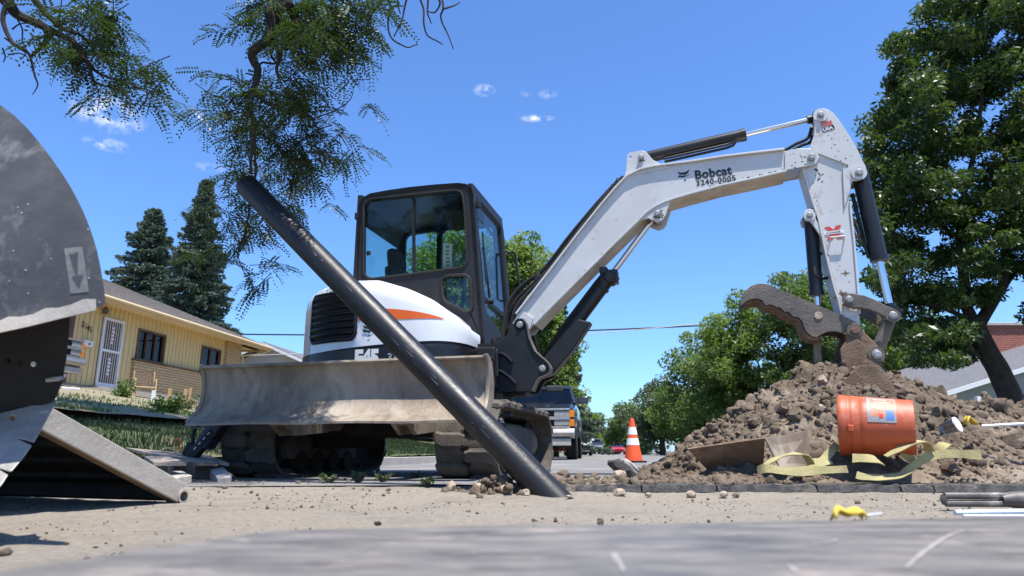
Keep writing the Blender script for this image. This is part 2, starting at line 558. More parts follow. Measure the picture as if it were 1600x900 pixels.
def crspline(pts, n=5, closed=False):
    P = [Vector(p) for p in pts]
    N = len(P); out = []
    rng = range(N) if closed else range(N - 1)
    for i in rng:
        p1 = P[i]; p2 = P[(i + 1) % N]
        p0 = P[i - 1] if (closed or i > 0) else p1
        p3 = P[(i + 2) % N] if (closed or i + 2 < N) else p2
        for k in range(n):
            t = k / n
            out.append(.5 * ((2 * p1) + (-p0 + p2) * t + (2 * p0 - 5 * p1 + 4 * p2 - p3) * t * t + (-p0 + 3 * p1 - 3 * p2 + p3) * t ** 3))
    if not closed: out.append(P[-1])
    return out


def text_mesh(txt, size, bold=0.0, spacing=1.0, xs=1.0):
    """flat lettering as (verts, faces) in the x,y plane"""
    c = bpy.data.curves.new("lettering", 'FONT')
    c.body = txt; c.size = size; c.offset = bold; c.space_character = spacing; c.fill_mode = 'FRONT'
    c.resolution_u = 3
    o = bpy.data.objects.new("lettering", c)
    me = bpy.data.meshes.new_from_object(o)
    vs = [(v.co.x * xs, v.co.y) for v in me.vertices]; fs = [tuple(p.vertices) for p in me.polygons]
    bpy.data.meshes.remove(me); bpy.data.objects.remove(o); bpy.data.curves.remove(c)
    return vs, fs


def letters(txt, size, f, m, parent, name='lettering', bold=0, spacing=1.0, xs=1.0):
    vs, fs = text_mesh(txt, size, bold, spacing, xs)
    mb = MB(); mb.add([f(x, y) for x, y in vs], fs)
    return mb.build(name, m, parent)

# ------------------------------------------------------------------ excavator
EXO = Vector((-.82, 5.44, .04))
EXA = math.atan2(-.253, .967)
FW = Vector((math.cos(EXA), math.sin(EXA), 0))
LF = Vector((-FW.y, FW.x, 0))


def ex(px, py, r):
    """(forward, height) in the machine's frame on the upright plane r metres to its right"""
    d = ray(px, py)
    o = Vector((0, 0, CAM_H)) - EXO
    t = (-r - o.dot(LF)) / d.dot(LF)
    p = o + d * t
    return (p.dot(FW), p.z)


def exl(pts, r):
    return [ex(x, y, r) for x, y in pts]


def mf(u, v, d):          # (forward, height, right) -> machine point
    return Vector((u, -d, v))


xc = thing('excavator', 'white and black mini excavator with its boom arched over the dirt pile', 'excavator', EXO, (0, 0, EXA))

# --- tracks
def track_pt(s, L0=-.66, L1=.63, Rr=.235, zc=.237):
    """centre-line of the belt: arc length -> (y, z, tangent angle)"""
    Ls = L1 - L0; arc = PI * Rr; per = 2 * Ls + 2 * arc
    s %= per
    if s < Ls: return (L1 - s, zc + Rr, PI)                 # top, towards the front
    s -= Ls
    if s < arc:
        a = PI / 2 + s / Rr
        return (L0 + Rr * math.cos(a), zc + Rr * math.sin(a), a + PI / 2)
    s -= arc
    if s < Ls: return (L0 + s, zc - Rr, 0)
    s -= Ls
    a = -PI / 2 + s / Rr
    return (L1 + Rr * math.cos(a), zc + Rr * math.sin(a), a + PI / 2)


PER = 2 * 1.29 + 2 * PI * .235


def lug_mb():
    mb = MB()
    prof = [(-.052, 0), (-.036, .026), (.036, .026), (.052, 0)]
    rings = []
    for x, k in ((-.098, .75), (-.06, 1), (.05, 1), (.092, .8), (.112, .45)):
        rings.append([Vector((x, p[0] * k + (0.02 if x > .05 else 0), p[1] * (1 if x < .1 else .4))) for p in prof])
    mb.loft(rings)
    return mb


lug_mesh = None
for sx in (1, -1):
    cx = .78 * sx
    mb = MB()
    N = 80
    rings = []
    for i in range(N):
        y, z, a = track_pt(PER * i / N)
        n = Vector((0, math.sin(a), -math.cos(a)))      # outward normal
        sag = 0
        p = Vector((cx, y, z))
        wob = .003 * math.sin(i * 2.1)
        q = [p + Vector((-.2, 0, 0)) - n * .012, p + Vector((-.2, 0, 0)) + n * (.012 + wob), p + Vector((0, 0, 0)) + n * (.018 + wob), p + Vector((.2, 0, 0)) + n * (.012 + wob), p + Vector((.2, 0, 0)) - n * .012,
             p + Vector((.06, 0, 0)) - n * .016, p + Vector((.05, 0, 0)) - n * (.05 if i % 2 else .016), p + Vector((-.05, 0, 0)) - n * (.05 if i % 2 else .016), p + Vector((-.06, 0, 0)) - n * .016]
        rings.append(q)
    rings.append(rings[0])
    mb.loft(rings, caps=False)
    belt = mb.build('rubber_track', 'trackdirt', xc, smooth=True, ang=50)
    NL = 22
    for k in range(NL * 2):
        side = 1 if k % 2 else -1
        y, z, a = track_pt(PER * (k + .5 * 0) / (NL * 2))
        n = Vector((0, math.sin(a), -math.cos(a))); t = Vector((0, math.cos(a), math.sin(a)))
        m4 = Matrix((Vector((side, 0, 0)), t * side, n)).transposed().to_4x4()
        m4.translation = Vector((cx + side * .097, y, z)) + n * .011
        if lug_mesh is None:
            lo = lug_mb().build('lug', 'trackdirt', belt, bev=.003)
            lug_mesh = lo
        else:
            lo = share(lug_mesh, parent=belt)
        lo.matrix_local = m4
    # drive slots down the middle of the belt
    mb = MB()
    for k in range(44):
        y, z, a = track_pt(PER * (k + .5) / 44)
        n = Vector((0, math.sin(a), -math.cos(a))); t = Vector((0, math.cos(a), math.sin(a)))
        rm = Matrix((Vector((1, 0, 0)), t, n)).transposed()
        mb.box(Vector((cx, y, z)) + n * .018, (.05, .034, .006), rm)
    kind(mb.build('drive_slot', 'undershade', belt), 'stuff')
    # frame, wheels
    mb = MB()
    fr = [(-.55, .12), (.5, .12), (.52, .2), (.46, .34), (.2, .37), (-.35, .37), (-.5, .31), (-.58, .22)]
    mb.plate(fr, lambda u, v, d: Vector((d, u, v)), cx - .09, cx + .09)
    mb.plate([(-.3, .16), (.4, .16), (.44, .345), (-.38, .35)], lambda u, v, d: Vector((d, u, v)), cx + sx * .09, cx + sx * .125)
    tf = mb.build('track_frame', 'trackdirt', xc, bev=.008)
    for yy, rr in ((-.66, .185), (.63, .18)):
        mb = MB(); mb.lathe([(.03, -.05), (rr, -.045), (rr, -.03), (rr * .8, -.02), (rr * .8, .02), (rr, .03), (rr, .045), (.03, .05)], (cx, yy, .237), 'x', 28)
        wh = mb.build('idler' if yy < 0 else 'sprocket', 'undershade', tf, smooth=True, ang=30)
        mb = MB(); mb.lathe([(.001, 0), (.07, 0), (.09, .03 * sx), (.05, .06 * sx), (.001, .065 * sx)], (cx + .05 * sx, yy, .237), 'x', 16)
        mb.build('hub', 'darksteel', wh, smooth=True)
    for yy in (-.36, -.12, .12, .36):
        mb = MB(); mb.lathe([(.001, -.1), (.075, -.1), (.075, -.04), (.05, -.03), (.05, .03), (.075, .04), (.075, .1), (.001, .1)], (cx, yy, .1), 'x', 16)
        mb.build('roller', 'undershade', tf, smooth=True)

mb = MB()
mb.box((0, 0, .38), (1.34, .62, .2)); mb.box((-.5, 0, .33), (.34, .5, .26)); mb.box((.5, 0, .33), (.34, .5, .26))
mb.build('undercarriage_body', 'undershade', xc, bev=.02)
mb = MB(); mb.lathe([(.001, .48), (.40, .48), (.40, .52), (.37, .53), (.37, .6), (.001, .6)], n=32)
mb.build('slew_ring', 'darksteel', xc, smooth=True)

# --- dozer blade
prof = crspline([Vector((-1.160, .712, 0)), Vector((-1.132, .66, 0)), Vector((-1.115, .57, 0)), Vector((-1.128, .48, 0)), Vector((-1.176, .41, 0)), Vector((-1.238, .365, 0))], 4)
rows = []
for x in np.linspace(-.98, .98, 41):
    ring = []
    for i, p in enumerate(prof):
        dent = .004 * noise.noise(Vector((x * 2.2, p.x * 4, p.y * 5)))
        ring.append(Vector((x, p.x + dent, p.y)))
    for p in reversed(prof):
        ring.append(Vector((x, p.x + .022, p.y + .006)))
    rows.append(ring)
mb = MB(); mb.loft(rows)
bl = mb.build('dozer_blade', 'bladesteel', xc, smooth=True, ang=40)
mb = MB()
ce = [(-1.234, .371), (-1.272, .345), (-1.272, .332), (-1.222, .35)]
mb.loft([[Vector((x, p[0], p[1] + .003 * math.sin(x * 9))) for p in ce] for x in np.linspace(-.985, .985, 30)])
mb.build('cutting_edge', 'bladesteel', bl)
mb = MB(); mb.tube([(x, -1.165 + .002 * math.sin(x * 7), .718) for x in np.linspace(-.98, .98, 25)], .013, 8)
mb.build('top_bead', 'bladesteel', bl, smooth=True)
for sx in (-1, 1):
    mb = MB()
    ol = [(-1.185, .735), (-1.15, .74), (-1.07, .70), (-1.02, .58), (-1.03, .47), (-1.10, .40), (-1.20, .355), (-1.26, .352)] + [(p.x - .018, p.y) for p in reversed(prof)]
    mb.plate(ol, lambda u, v, d: Vector((d, u, v)), sx * .98, sx * 1.004)
    mb.build('end_plate', 'bladesteel', bl, bev=.005)
for sx in (-1, 1):
    mb = MB()
    mb.plate([(-1.07, .62), (-1.085, .42), (-1.16, .365), (-.98, .27), (-.6, .30), (-.35, .34), (-.35, .44), (-.8, .44), (-1.0, .5)], lambda u, v, d: Vector((d, u, v)), sx * .36, sx * .39)
    mb.plate([(-1.07, .62), (-1.085, .42), (-1.16, .365), (-.98, .27), (-.6, .30), (-.35, .34), (-.35, .44), (-.8, .44), (-1.0, .5)], lambda u, v, d: Vector((d, u, v)), sx * .46, sx * .49)
    mb.bar((sx * .425, -1.12, .37), (sx * .425, -.35, .36), .1, .08)
    mb.build('blade_arm', 'bladesteel', xc, bev=.005)
mb = MB(); mb.cyl((0, -1.08, .5), (0, -.72, .47), .03); mb.cyl((0, -.72, .47), (0, -.32, .44), .05)
mb.build('blade_cylinder', 'cylblack', xc, smooth=True)

# --- upper body: footprint of the house, near side from rear to front
path0 = crspline([Vector(p) for p in [(-.62, -.72), (-.74, -.5), (-.805, -.2), (-.795, .12), (-.69, .43), (-.46, .66), (-.12, .75), (.25, .75), (.5, .68), (.62, .48), (.65, .2)]], 12)
SL = [0]
for i in range(1, len(path0)): SL.append(SL[-1] + (path0[i] - path0[i - 1]).length)


def pth(s, off=0.0):
    s = min(max(s, 0), SL[-1] - 1e-6)
    i = max(k for k in range(len(SL) - 1) if SL[k] <= s)
    t = (s - SL[i]) / (SL[i + 1] - SL[i])
    p = path0[i].lerp(path0[i + 1], t)
    a = path0[max(i - 1, 0)]; b = path0[min(i + 2, len(path0) - 1)]
    d = (b - a).normalized()
    n = Vector((-d.y, d.x))
    return p + n * off, n


def on(s, z, off=0.0):
    p, n = pth(s, off)
    return Vector((p.x, -p.y, z))


def s_of(px, z):
    """arc length whose point at height z is seen at photo column px"""
    best = None
    for k in range(0, 400):
        s = SL[-1] * k / 400
        if s < .55: continue
        q = on(s, z)
        wpt = EXO + FW * q.x + LF * q.y + Vector((0, 0, q.z))
        c = wpt - Vector((0, 0, CAM_H))
        zc = c.y * math.cos(PITCH) + c.z * math.sin(PITCH)
        e = abs(800 + 1066.7 * c.x / zc - px)
        if best is None or e < best[0]: best = (e, s)
    return best[1]


def Hn(f):
    xs = [-.85, -.6, -.3, -.1, .05, .27, .486, .60, .66]
    ys = [1.30, 1.35, 1.38, 1.38, 1.37, 1.30, 1.205, 1.12, 1.02]
    return float(np.interp(f, xs, ys))


def z0n(f):
    return .885 + .055 * f


# deck and counterweight
far = [(.65, -.93), (-.3, -.93), (-.5, -.86)]
foot = [(p.x, p.y) for p in path0] + far
mb = MB()
mb.plate([(p[0] * .97, p[1] * .97) for p in foot], lambda u, v, d: Vector((u, -v, d)), .575, .66)
mb.build('deck', 'black', xc, bev=.015)
rows = []
for z, off in ((.64, -.03), (.67, 0), (.78, .008), (.86, .006), (None, -.004), (None, -.03)):
    row = []
    for k in range(90):
        s = SL[-1] * k / 89
        p, n = pth(s, off)
        zz = z if z else z0n(p.x) - (.02 if off > -.02 else .008)
        row.append(Vector((p.x, -p.y, zz)))
    rows.append(row)
mb = MB(); mb.grid(rows)
cw = mb.build('counterweight', 'blackgloss', xc, smooth=True, ang=40)
# seams and side panel on the counterweight
for sa, sb, za, zb in ((s_of(534, .8), s_of(700, .8), .66, .862), (s_of(676, .8), s_of(692, .8), .69, .85)):
    mb = MB()
    mb.grid([[on(s, z, .012) for s in np.linspace(sa, sb, 26)] for z in np.linspace(za, zb, 4)])
    mb.build('side_panel', 'blackgloss', cw, smooth=True)
sE = s_of(556, .85)
zE = .748
letters('E45', .15, lambda x, y: on(sE + x, zE + y, .0155), 'inkw', cw, bold=.009, xs=.85, spacing=.95)
sE2 = s_of(606, .85)
letters('33', .075, lambda x, y: on(sE2 + x, .772 + y, .0155), 'inkgrey', cw, bold=.002)

# hood
rows = []
ks = np.linspace(.05, SL[-1] - .002, 110)
for mode in ((0, .0), (0.004, .35), (.004, .7), (-.002, .86), (-.018, .94), (-.05, .985), (-.11, 1.0), ('in', 1.03)):
    row = []
    for s in ks:
        p, n = pth(s, mode[0] if mode[0] != 'in' else 0)
        h = Hn(pth(s)[0].x); z0 = z0n(pth(s)[0].x)
        if mode[0] == 'in':
            p = Vector((max(-.56, min(p.x * .85, .6)), min(p.y, .01)))
        row.append(Vector((p.x, -p.y, z0 + (h - z0) * mode[1])))
    rows.append(row)
mb = MB(); mb.grid(rows)
hood = mb.build('hood', 'whitehood', xc, smooth=True, ang=45)
# grille with louvres
ga, gb = s_of(489, 1.1), s_of(558, 1.1)
gz0, gz1 = .935, 1.285
mb = MB()
ol = rrect(ga, gz0, gb, gz1, .05)
mb2 = MB()
NN = 22
rows = []
for i, z in enumerate(np.linspace(gz0, gz1, 14)):
    fr = (z - gz0) / (gz1 - gz0)
    ins = .03 * (max(0, 1 - fr / .1) + max(0, (fr - .9) / .1))
    rows.append([on(s, z, .008) for s in np.linspace(ga + ins, gb - ins, NN)])
mb.grid(rows)
gr = mb.build('grille', 'dark', hood, smooth=True)
for k in range(7):
    z = gz0 + .035 + k * .047
    ins = .02
    mb = MB()
    A = [[on(s, z, .010), on(s, z + .012, .022), on(s, z + .026, .012)] for s in np.linspace(ga + ins, gb - ins, NN)]
    mb.loft(A)
    mb.build('louvre', 'blackgloss', gr, smooth=True, ang=30)
# rim round the grille
mb = MB()
rim = [(ga, gz0 + .04), (ga + .03, gz0), (gb - .03, gz0), (gb, gz0 + .04), (gb, gz1 - .04), (gb - .03, gz1), (ga + .03, gz1), (ga, gz1 - .04)]
pp = []
for i in range(8):
    a = rim[i]; b = rim[(i + 1) % 8]
    for t in np.linspace(0, 1, 8, endpoint=False): pp.append(on(a[0] + (b[0] - a[0]) * t, a[1] + (b[1] - a[1]) * t, .008))
mb.tube(pp + [pp[0]], .011, 6, caps=False)
mb.build('grille_rim', 'blackgloss', gr, smooth=True)
# orange swoosh
s1, s2 = s_of(560, 1.06), s_of(696, 1.06)
zb = 1.066
top, bot = [], []
for t in np.linspace(0, 1, 30):
    s = s1 + (s2 - s1) * t
    hgt = .082 * (1 - t ** 2.2)
    top.append(on(s, zb + hgt, .0065)); bot.append(on(s, zb - .004 * math.sin(t * PI), .0065))
mb = MB(); mb.grid([bot, top]); mb.build('orange_stripe', 'orange', hood, smooth=True)

CAT = [[(230, 295), (255, 305), (290, 318), (340, 325), (390, 318), (430, 300), (465, 272), (450, 310), (430, 345), (400, 365), (350, 370), (300, 360), (265, 350), (245, 320)],
       [(235, 395), (270, 365), (300, 385), (330, 395), (360, 385), (375, 370), (388, 385), (360, 425), (320, 425), (290, 410), (250, 415)],
       [(398, 412), (440, 370), (430, 400), (405, 422)], [(338, 476), (385, 470), (375, 490), (345, 493)]]


def cat_logo(size, f, parent):
    mb = MB()
    for piece in CAT:
        mb.plate([((x - 230) / 235 * size, (500 - y) / 235 * size) for x, y in piece], lambda u, v, d: f(u, v, d), 0, .0015)
    return mb.build('logo', 'ink', parent)


sc = s_of(567, .98)
cat_logo(.1, lambda u, v, d: on(sc + u, .945 + v, .0062 + d), hood)
# black strip between hood and counterweight
mb = MB()
mb.grid([[on(s, z0n(pth(s)[0].x) + dz, -.008) for s in ks] for dz in (-.03, .01)])
mb.build('seam_strip', 'black', hood)

# front deck frame by the boom foot
mb = MB()
mb.box((.70, .02, .72), (.22, .9, .22)); mb.box((.74, -.2, .86), (.14, .3, .1))
mb.plate(exl([(740, 545), (778, 545), (779, 590), (745, 590)], .3), mf, .28, .31)
mb.build('front_frame', 'black', xc, bev=.012)

# --- cab
CW = .925
near = exl([(557, 470), (557.5, 420), (557, 340), (560, 320), (566, 309), (578, 302), (605, 297), (640, 292), (680, 288), (715, 285.5), (728, 287), (736, 293), (740.5, 304), (743, 330), (748, 400), (753, 460), (759, 545), (762, 570)], 0)
lowf, lowz = near[-1]
near2 = [(near[0][0], .9)] + near + [(lowf, .86)]
win1 = [ex(x, y, 0) for x, y in roundpoly([(568.5, 312), (722, 296), (727, 340), (730, 412), (722, 418), (578, 436), (568, 428)], 14)]
win2 = [ex(x, y, 0) for x, y in roundpoly([(690, 431), (734, 429), (738, 486), (726, 487), (692, 470)], 12)]
mb = MB(); mb.plate(near2, mf, -.045, 0, [win1, win2])
cab = mb.build('cab', 'cabpaint', xc, smooth=True, ang=30, bev=.008)
# rubber rims proud of the frame
for wn, rr in ((win1, .009), (win2, .014)):
    mb = MB(); mb.tube([mf(u, v, .004) for u, v in wn + [wn[0]]], rr, 6, caps=False)
    mb.build('window_seal', 'rubber', cab, smooth=True)
mb = MB(); mb.plate(win1, mf, -.026, -.02); mb.build('side_window', 'glass', cab)
mb = MB(); mb.plate(win2, mf, -.026, -.02); mb.build('lower_window', 'glass', cab)
for pxm in (645,):
    a = ex(pxm, 312, 0); b = ex(pxm + 1, 430, 0)
    mb = MB(); mb.bar(mf(a[0], a[1] + .02, -.015), mf(b[0], b[1] - .02, -.015), .018, .03)
    mb.build('sliding_window_bar', 'black', cab)
a = ex(574, 395, 0)
mb = MB(); mb.box(mf(a[0] + .005, a[1], -.012), (.03, .02, .03)); mb.cyl(mf(a[0], a[1] + .02, -.01), mf(a[0], a[1] - .02, -.01), .008)
mb.build('latch', 'black', cab)
# far side with door opening
fars = [(p[0], p[1]) for p in near2]
zt = max(p[1] for p in near2)
f0, f1 = near[2][0], near[12][0]
fw1 = roundpoly([(f0 + .07, zt - .12), (f0 + .07, 1.32), (f0 + .40, 1.28), (f0 + .40, zt - .1)], .06)
fw2 = roundpoly([(f0 + .45, zt - .1), (f0 + .45, 1.05), (f1 - .02, 1.05), (f1 - .1, zt - .1)], .06)
mb = MB(); mb.plate(fars, mf, -CW, -CW + .045, [fw1, fw2])
mb.build('door_side', 'cabpaint', cab, bev=.008)
for wn in (fw1, fw2):
    mb = MB(); mb.plate(wn, mf, -CW + .02, -CW + .025); mb.build('door_window', 'glass', cab)
# roof strip following the side outline
top_pts = near[2:13]
mb = MB()
rings = []
for d in np.linspace(.0, -CW, 9):
    bul = .018 * (1 - (2 * abs(d + CW / 2) / CW) ** 4)
    rings.append([mf(u, v + bul, d) for u, v in top_pts] + [mf(u * .94, v - .05, d) for u, v in reversed(top_pts)])
mb.loft(rings)
mb.build('roof', 'cabpaint', cab, smooth=True, ang=35)


def ff(z):      # front of the cab leans forward at the foot
    return float(np.interp(z, [near[15][1], near[12][1]], [near[15][0], near[12][0]])) if z < near[12][1] else near[12][0]


def frontplane(r_, z, d):
    zb = near[16][1]
    k = (near[12][0] - near[16][0]) / (near[12][1] - zb)
    return Vector((near[16][0] + (z - zb) * k + d, -r_, z))


zlo = .98
hole = roundpoly([(-.07, zt - .13), (-CW + .07, zt - .13), (-CW + .07, zlo + .08), (-.10, zlo + .30)], .07)
mb = MB(); mb.plate([(-.0, zt - .02), (-CW, zt - .02), (-CW, zlo - .2), (0, zlo - .2)], frontplane, -.05, -.003, [hole])
mb.build('front_frame', 'cabpaint', cab, bev=.008)
mb = MB(); mb.plate(hole, frontplane, -.03, -.025); mb.build('windscreen', 'glass', cab)
mb = MB(); mb.bar(frontplane(-.06, 1.38, -.015), frontplane(-CW + .06, 1.34, -.015), .025, .03); mb.build('windscreen_bar', 'black', cab)
mb = MB(); mb.bar(frontplane(-.12, 1.82, .01), frontplane(-.2, 1.4, .01), .014); mb.cyl(frontplane(-.2, 1.37, 0), frontplane(-.2, 1.37, .04), .02, 8); mb.bar(frontplane(-.12, 1.95, .015), frontplane(-.12, 1.5, .012), .01, .02)
mb.build('wiper', 'black', cab)
# wiper linkage strut in the upper corner
mb = MB(); mb.bar(frontplane(-.1, zt - .13, -.06), frontplane(-.7, zt - .25, -.06), .02); mb.build('gas_strut', 'black', cab)
# rear frame
rh = roundpoly([(-.09, zt - .14), (-CW + .09, zt - .14), (-CW + .09, 1.42), (-.09, 1.42)], .07)
mb = MB(); mb.plate([(0, zt - .03), (-CW, zt - .03), (-CW, .95), (0, .95)], lambda u, v, d: Vector((f0 + d, -u, v)), .0, .045, [rh])
mb.build('rear_frame', 'cabpaint', cab, bev=.006)
mb = MB(); mb.plate(rh, lambda u, v, d: Vector((f0 + d, -u, v)), .02, .025); mb.build('rear_window', 'glass', cab)
# interior
mb = MB(); mb.box((.02, .46, 1.0), (1.05, .84, .06)); mb.build('floor', 'dark', cab)
mb = MB(); mb.box((-.08, .47, 1.22), (.46, .48, .13)); mb.box((-.29, .47, 1.50), (.13, .46, .56), (0, -.15, 0))
st = mb.build('seat', 'seat', cab, bev=.05, smooth=True)
mb = MB(); mb.box((-.36, .47, 1.86), (.1, .28, .19), (0, -.12, 0)); mb.build('headrest', 'seat', st, bev=.045, smooth=True)
for yy in (.16, .77):
    mb = MB(); mb.box((.0, yy, 1.34), (.42, .13, .1)); mb.cyl((.16, yy, 1.38), (.18, yy, 1.53), .016, 8); mb.cyl((.18, yy, 1.53), (.19, yy, 1.62), .028, 10, .02)
    mb.build('control_lever', 'seat', cab, bev=.012, smooth=True)
for yy in (.4, .55):
    mb = MB(); mb.bar((.42, yy, 1.02), (.38, yy, 1.5), .02); mb.cyl((.38, yy, 1.5), (.375, yy, 1.6), .02, 8)
    mb.build('travel_lever', 'seat', cab, smooth=True)
mb = MB(); mb.box((.40, .12, 1.55), (.03, .1, .16)); mb.build('display', 'blackgloss', cab, bev=.01)
# instruction plate on the inside of the front post
a0 = ex(692, 381, -.05); a1 = ex(705, 417, -.05)
mb = MB(); mb.box(mf((a0[0] + a1[0]) / 2, (a0[1] + a1[1]) / 2, -.065), (a1[0] - a0[0], .004, a0[1] - a1[1]))
ip = mb.build('instruction_plate', 'lens', cab)
mb = MB()
for k in range(6):
    mb.box(mf((a0[0] + a1[0]) / 2 + random.uniform(-.006, .006), a1[1] + (k + .6) * (a0[1] - a1[1]) / 6.4, -.0622), (.03, .001, .009))
mb.build('pictogram', 'ink', ip)
mb = MB(); mb.box((.25, .5, zt - .14), (.34, .55, .05)); mb.build('headliner', 'dark', cab, bev=.02)
mb = MB(); mb.tube([(.47, .2, zt - .11), (.5, .2, zt - .2)], .008, 6); mb.box((.505, .22, zt - .24), (.02, .2, .09))
mb.build('interior_mirror', 'blackgloss', cab, bev=.01)
# hand rail / mirror arm on the door side
mb = MB(); mb.tube([frontplane(-CW - .01, 2.0, .02), frontplane(-CW - .06, 2.03, .05), frontplane(-CW - .10, 2.0, .07), frontplane(-CW - .10, 1.6, .09), frontplane(-CW - .02, 1.55, .03)], .011, 8)
mb.build('grab_rail', 'black', cab, smooth=True)
for px, py in ((559, 337), (744, 318)):
    a = ex(px, py, 0); mb = MB(); mb.box(mf(a[0] + (-.012 if px < 600 else .012), a[1], -.02), (.035, .05, .06)); mb.build('work_lamp', 'black', cab, bev=.006)

# --- boom
BC = .12           # distance of the boom's middle plane to the right of centre
BN, BF = BC + .105, BC - .105


def strip(pts, r0, r1, th, f=mf):
    """plate following a polyline, spanning r0..r1"""
    P = [Vector(p) for p in pts]
    rings = []
    for i, p in enumerate(P):
        d = (P[min(i + 1, len(P) - 1)] - P[max(i - 1, 0)]).normalized(); n = Vector((-d.y, d.x))
        q = p + n * th
        rings.append([f(p.x, p.y, r0), f(p.x, p.y, r1), f(q.x, q.y, r1), f(q.x, q.y, r0)])
    return rings


upper = [(808, 492), (822, 474), (860, 425), (905, 366), (940, 322), (962, 296), (980, 277), (1000, 267), (1022, 262), (1048, 258.5), (1085, 254), (1130, 247), (1180, 241), (1225, 236)]
lower = [(1228, 266), (1180, 277), (1128, 288), (1076, 302), (1051, 309.5), (1036, 315), (1022, 322), (1008, 332), (993, 347), (961, 378), (924, 415), (880, 459), (846, 493), (834, 506)]
U = exl(upper, BN); Lw = exl(lower, BN)
mb = MB()
tip = exl([(1258, 233), (1270, 234), (1278, 240), (1280, 247), (1276, 255), (1267, 259), (1256, 258)], BN)
ft = exl([(826, 516), (815, 521), (805, 516), (801, 505)], BN)
side = U + tip + Lw + ft
mb.plate(side, mf, BN - .02, BN - .0)
mb.plate(side, mf, BF, BF + .02)
mb.loft(strip(U, BN + .026, BF - .026, .014)); mb.loft(strip(Lw, BN + .014, BF - .014, .014))
# end caps
a, b = U[-1], Lw[0]
mb.add([mf(a[0], a[1], BN - .01), mf(a[0], a[1], BF + .01), mf(b[0], b[1], BF + .01), mf(b[0], b[1], BN - .01)], [(0, 1, 2, 3)])
boom = mb.build('boom', 'white', xc, bev=.004)
# tan underside: its own plate just inside the flange
mb = MB()
Lo = [Vector(p) for p in Lw]
mb.loft(strip([(p.x, p.y) for p in Lo], BN + .011, BF - .011, .0175))
mb.build('underside_plate', 'boomtan', boom)
# top bracket for the arm cylinder
brk = exl([(974, 284), (978, 268), (980, 243), (984, 239), (1003, 235.5), (1010, 238), (1020, 250), (1034, 258), (1050, 262), (1020, 268), (995, 273)], BN)
hole1 = [ex(x, y, BN) for x, y in circle((985, 246), 2.3, 10)]
mb = MB()
for d0, d1 in ((BN - .004, BN + .008), (BF - .008, BF + .004)): mb.plate(brk, mf, d0, d1, [hole1])
mb.build('cylinder_bracket', 'white', boom, bev=.003)
# lug for the boom cylinder
lug = exl([(1008, 330), (1030, 318), (1047, 310), (1046, 320), (1043, 327), (1040, 337), (1035, 344), (1027, 347), (1019, 344), (1012, 341), (998, 346)], BN)
mb = MB()
for d0, d1 in ((BN - .02, BN + .006), (BF - .006, BF + .02)): mb.plate(lug, mf, d0, d1)
mb.build('cylinder_lug', 'white', boom, bev=.003)
# tip doubler plate, foot doubler
mb = MB()
dbl = exl([(1226, 237), (1246, 233), (1268, 233), (1277, 239), (1280, 247), (1275, 256), (1266, 259.5), (1226, 267)], BN)
mb.plate(dbl, mf, BN, BN + .012); mb.build('tip_doubler', 'white', boom, bev=.003)
mb = MB(); mb.plate(dbl, mf, BF - .012, BF); mb.build('tip_doubler', 'white', boom, bev=.003)
mb = MB(); fd = exl([(806, 497), (816, 485), (834, 497), (828, 515), (815, 521), (804, 514)], BN); mb.plate(fd, mf, BN, BN + .012)
mb.build('foot_doubler', 'white', boom, bev=.003)


def pin(px, py, r0, r1, rad, parent, m='steel', collar=None, nut=True):
    u, v = ex(px, py, r1)
    mb = MB()
    mb.cyl(mf(u, v, r0), mf(u, v, r1), rad, 20)
    if nut: mb.cyl(mf(u, v, r1), mf(u, v, r1 + .008), rad * .72, 6)
    p = mb.build('pin', m, parent, smooth=True, ang=30, bev=.002)
    if collar:
        mb = MB(); mb.lathe([(rad * 1.02, 0), (collar, 0), (collar, 1), (rad * 1.02, 1)], n=24, closed=True)
        mb.v = [tuple(mf(u + x, v + y, r1 - .022 + z * .014)) for x, y, z in mb.v]
        mb.build('boss', collar_m[0], p, smooth=True, ang=30)
    return p


collar_m = ['white']
pin(1001.5, 245, BF - .03, BN + .03, .022, boom)
pin(1027, 333, BF - .03, BN + .03, .025, boom)
pin(1268.5, 244.5, BF - .03, BN + .035, .026, boom)
# lettering on the boom
o0 = Vector(ex(1086, 280, BN)); o1 = Vector(ex(1143, 272, BN))
du = (o1 - o0).normalized(); dv = Vector((-du.y, du.x))


def boomtxt(o, off=.0022):
    return lambda x, y: mf(o.x + du.x * x + dv.x * y, o.y + du.y * x + dv.y * y, BN + off)


tw = (o1 - o0).length
vs, fs = text_mesh('Bobcat', 1, .03)
wd = max(v[0] for v in vs)
letters('Bobcat', .092, boomtxt(o0), 'ink', boom, bold=.0036, xs=tw / (wd * .092) * .96, spacing=1.07)
o2 = Vector(ex(1088, 290.5, BN))
letters('3240-0005', .058, boomtxt(o2), 'ink', boom, bold=.0016, spacing=1.14, xs=.98)
oc = Vector(ex(1060, 284, BN))
cat_logo(.088, lambda u, v, d: boomtxt(oc, .001 + d)(u, v), boom)


# --- cylinders
def P2(px, py, r): return Vector(mf(*ex(px, py, r), r))


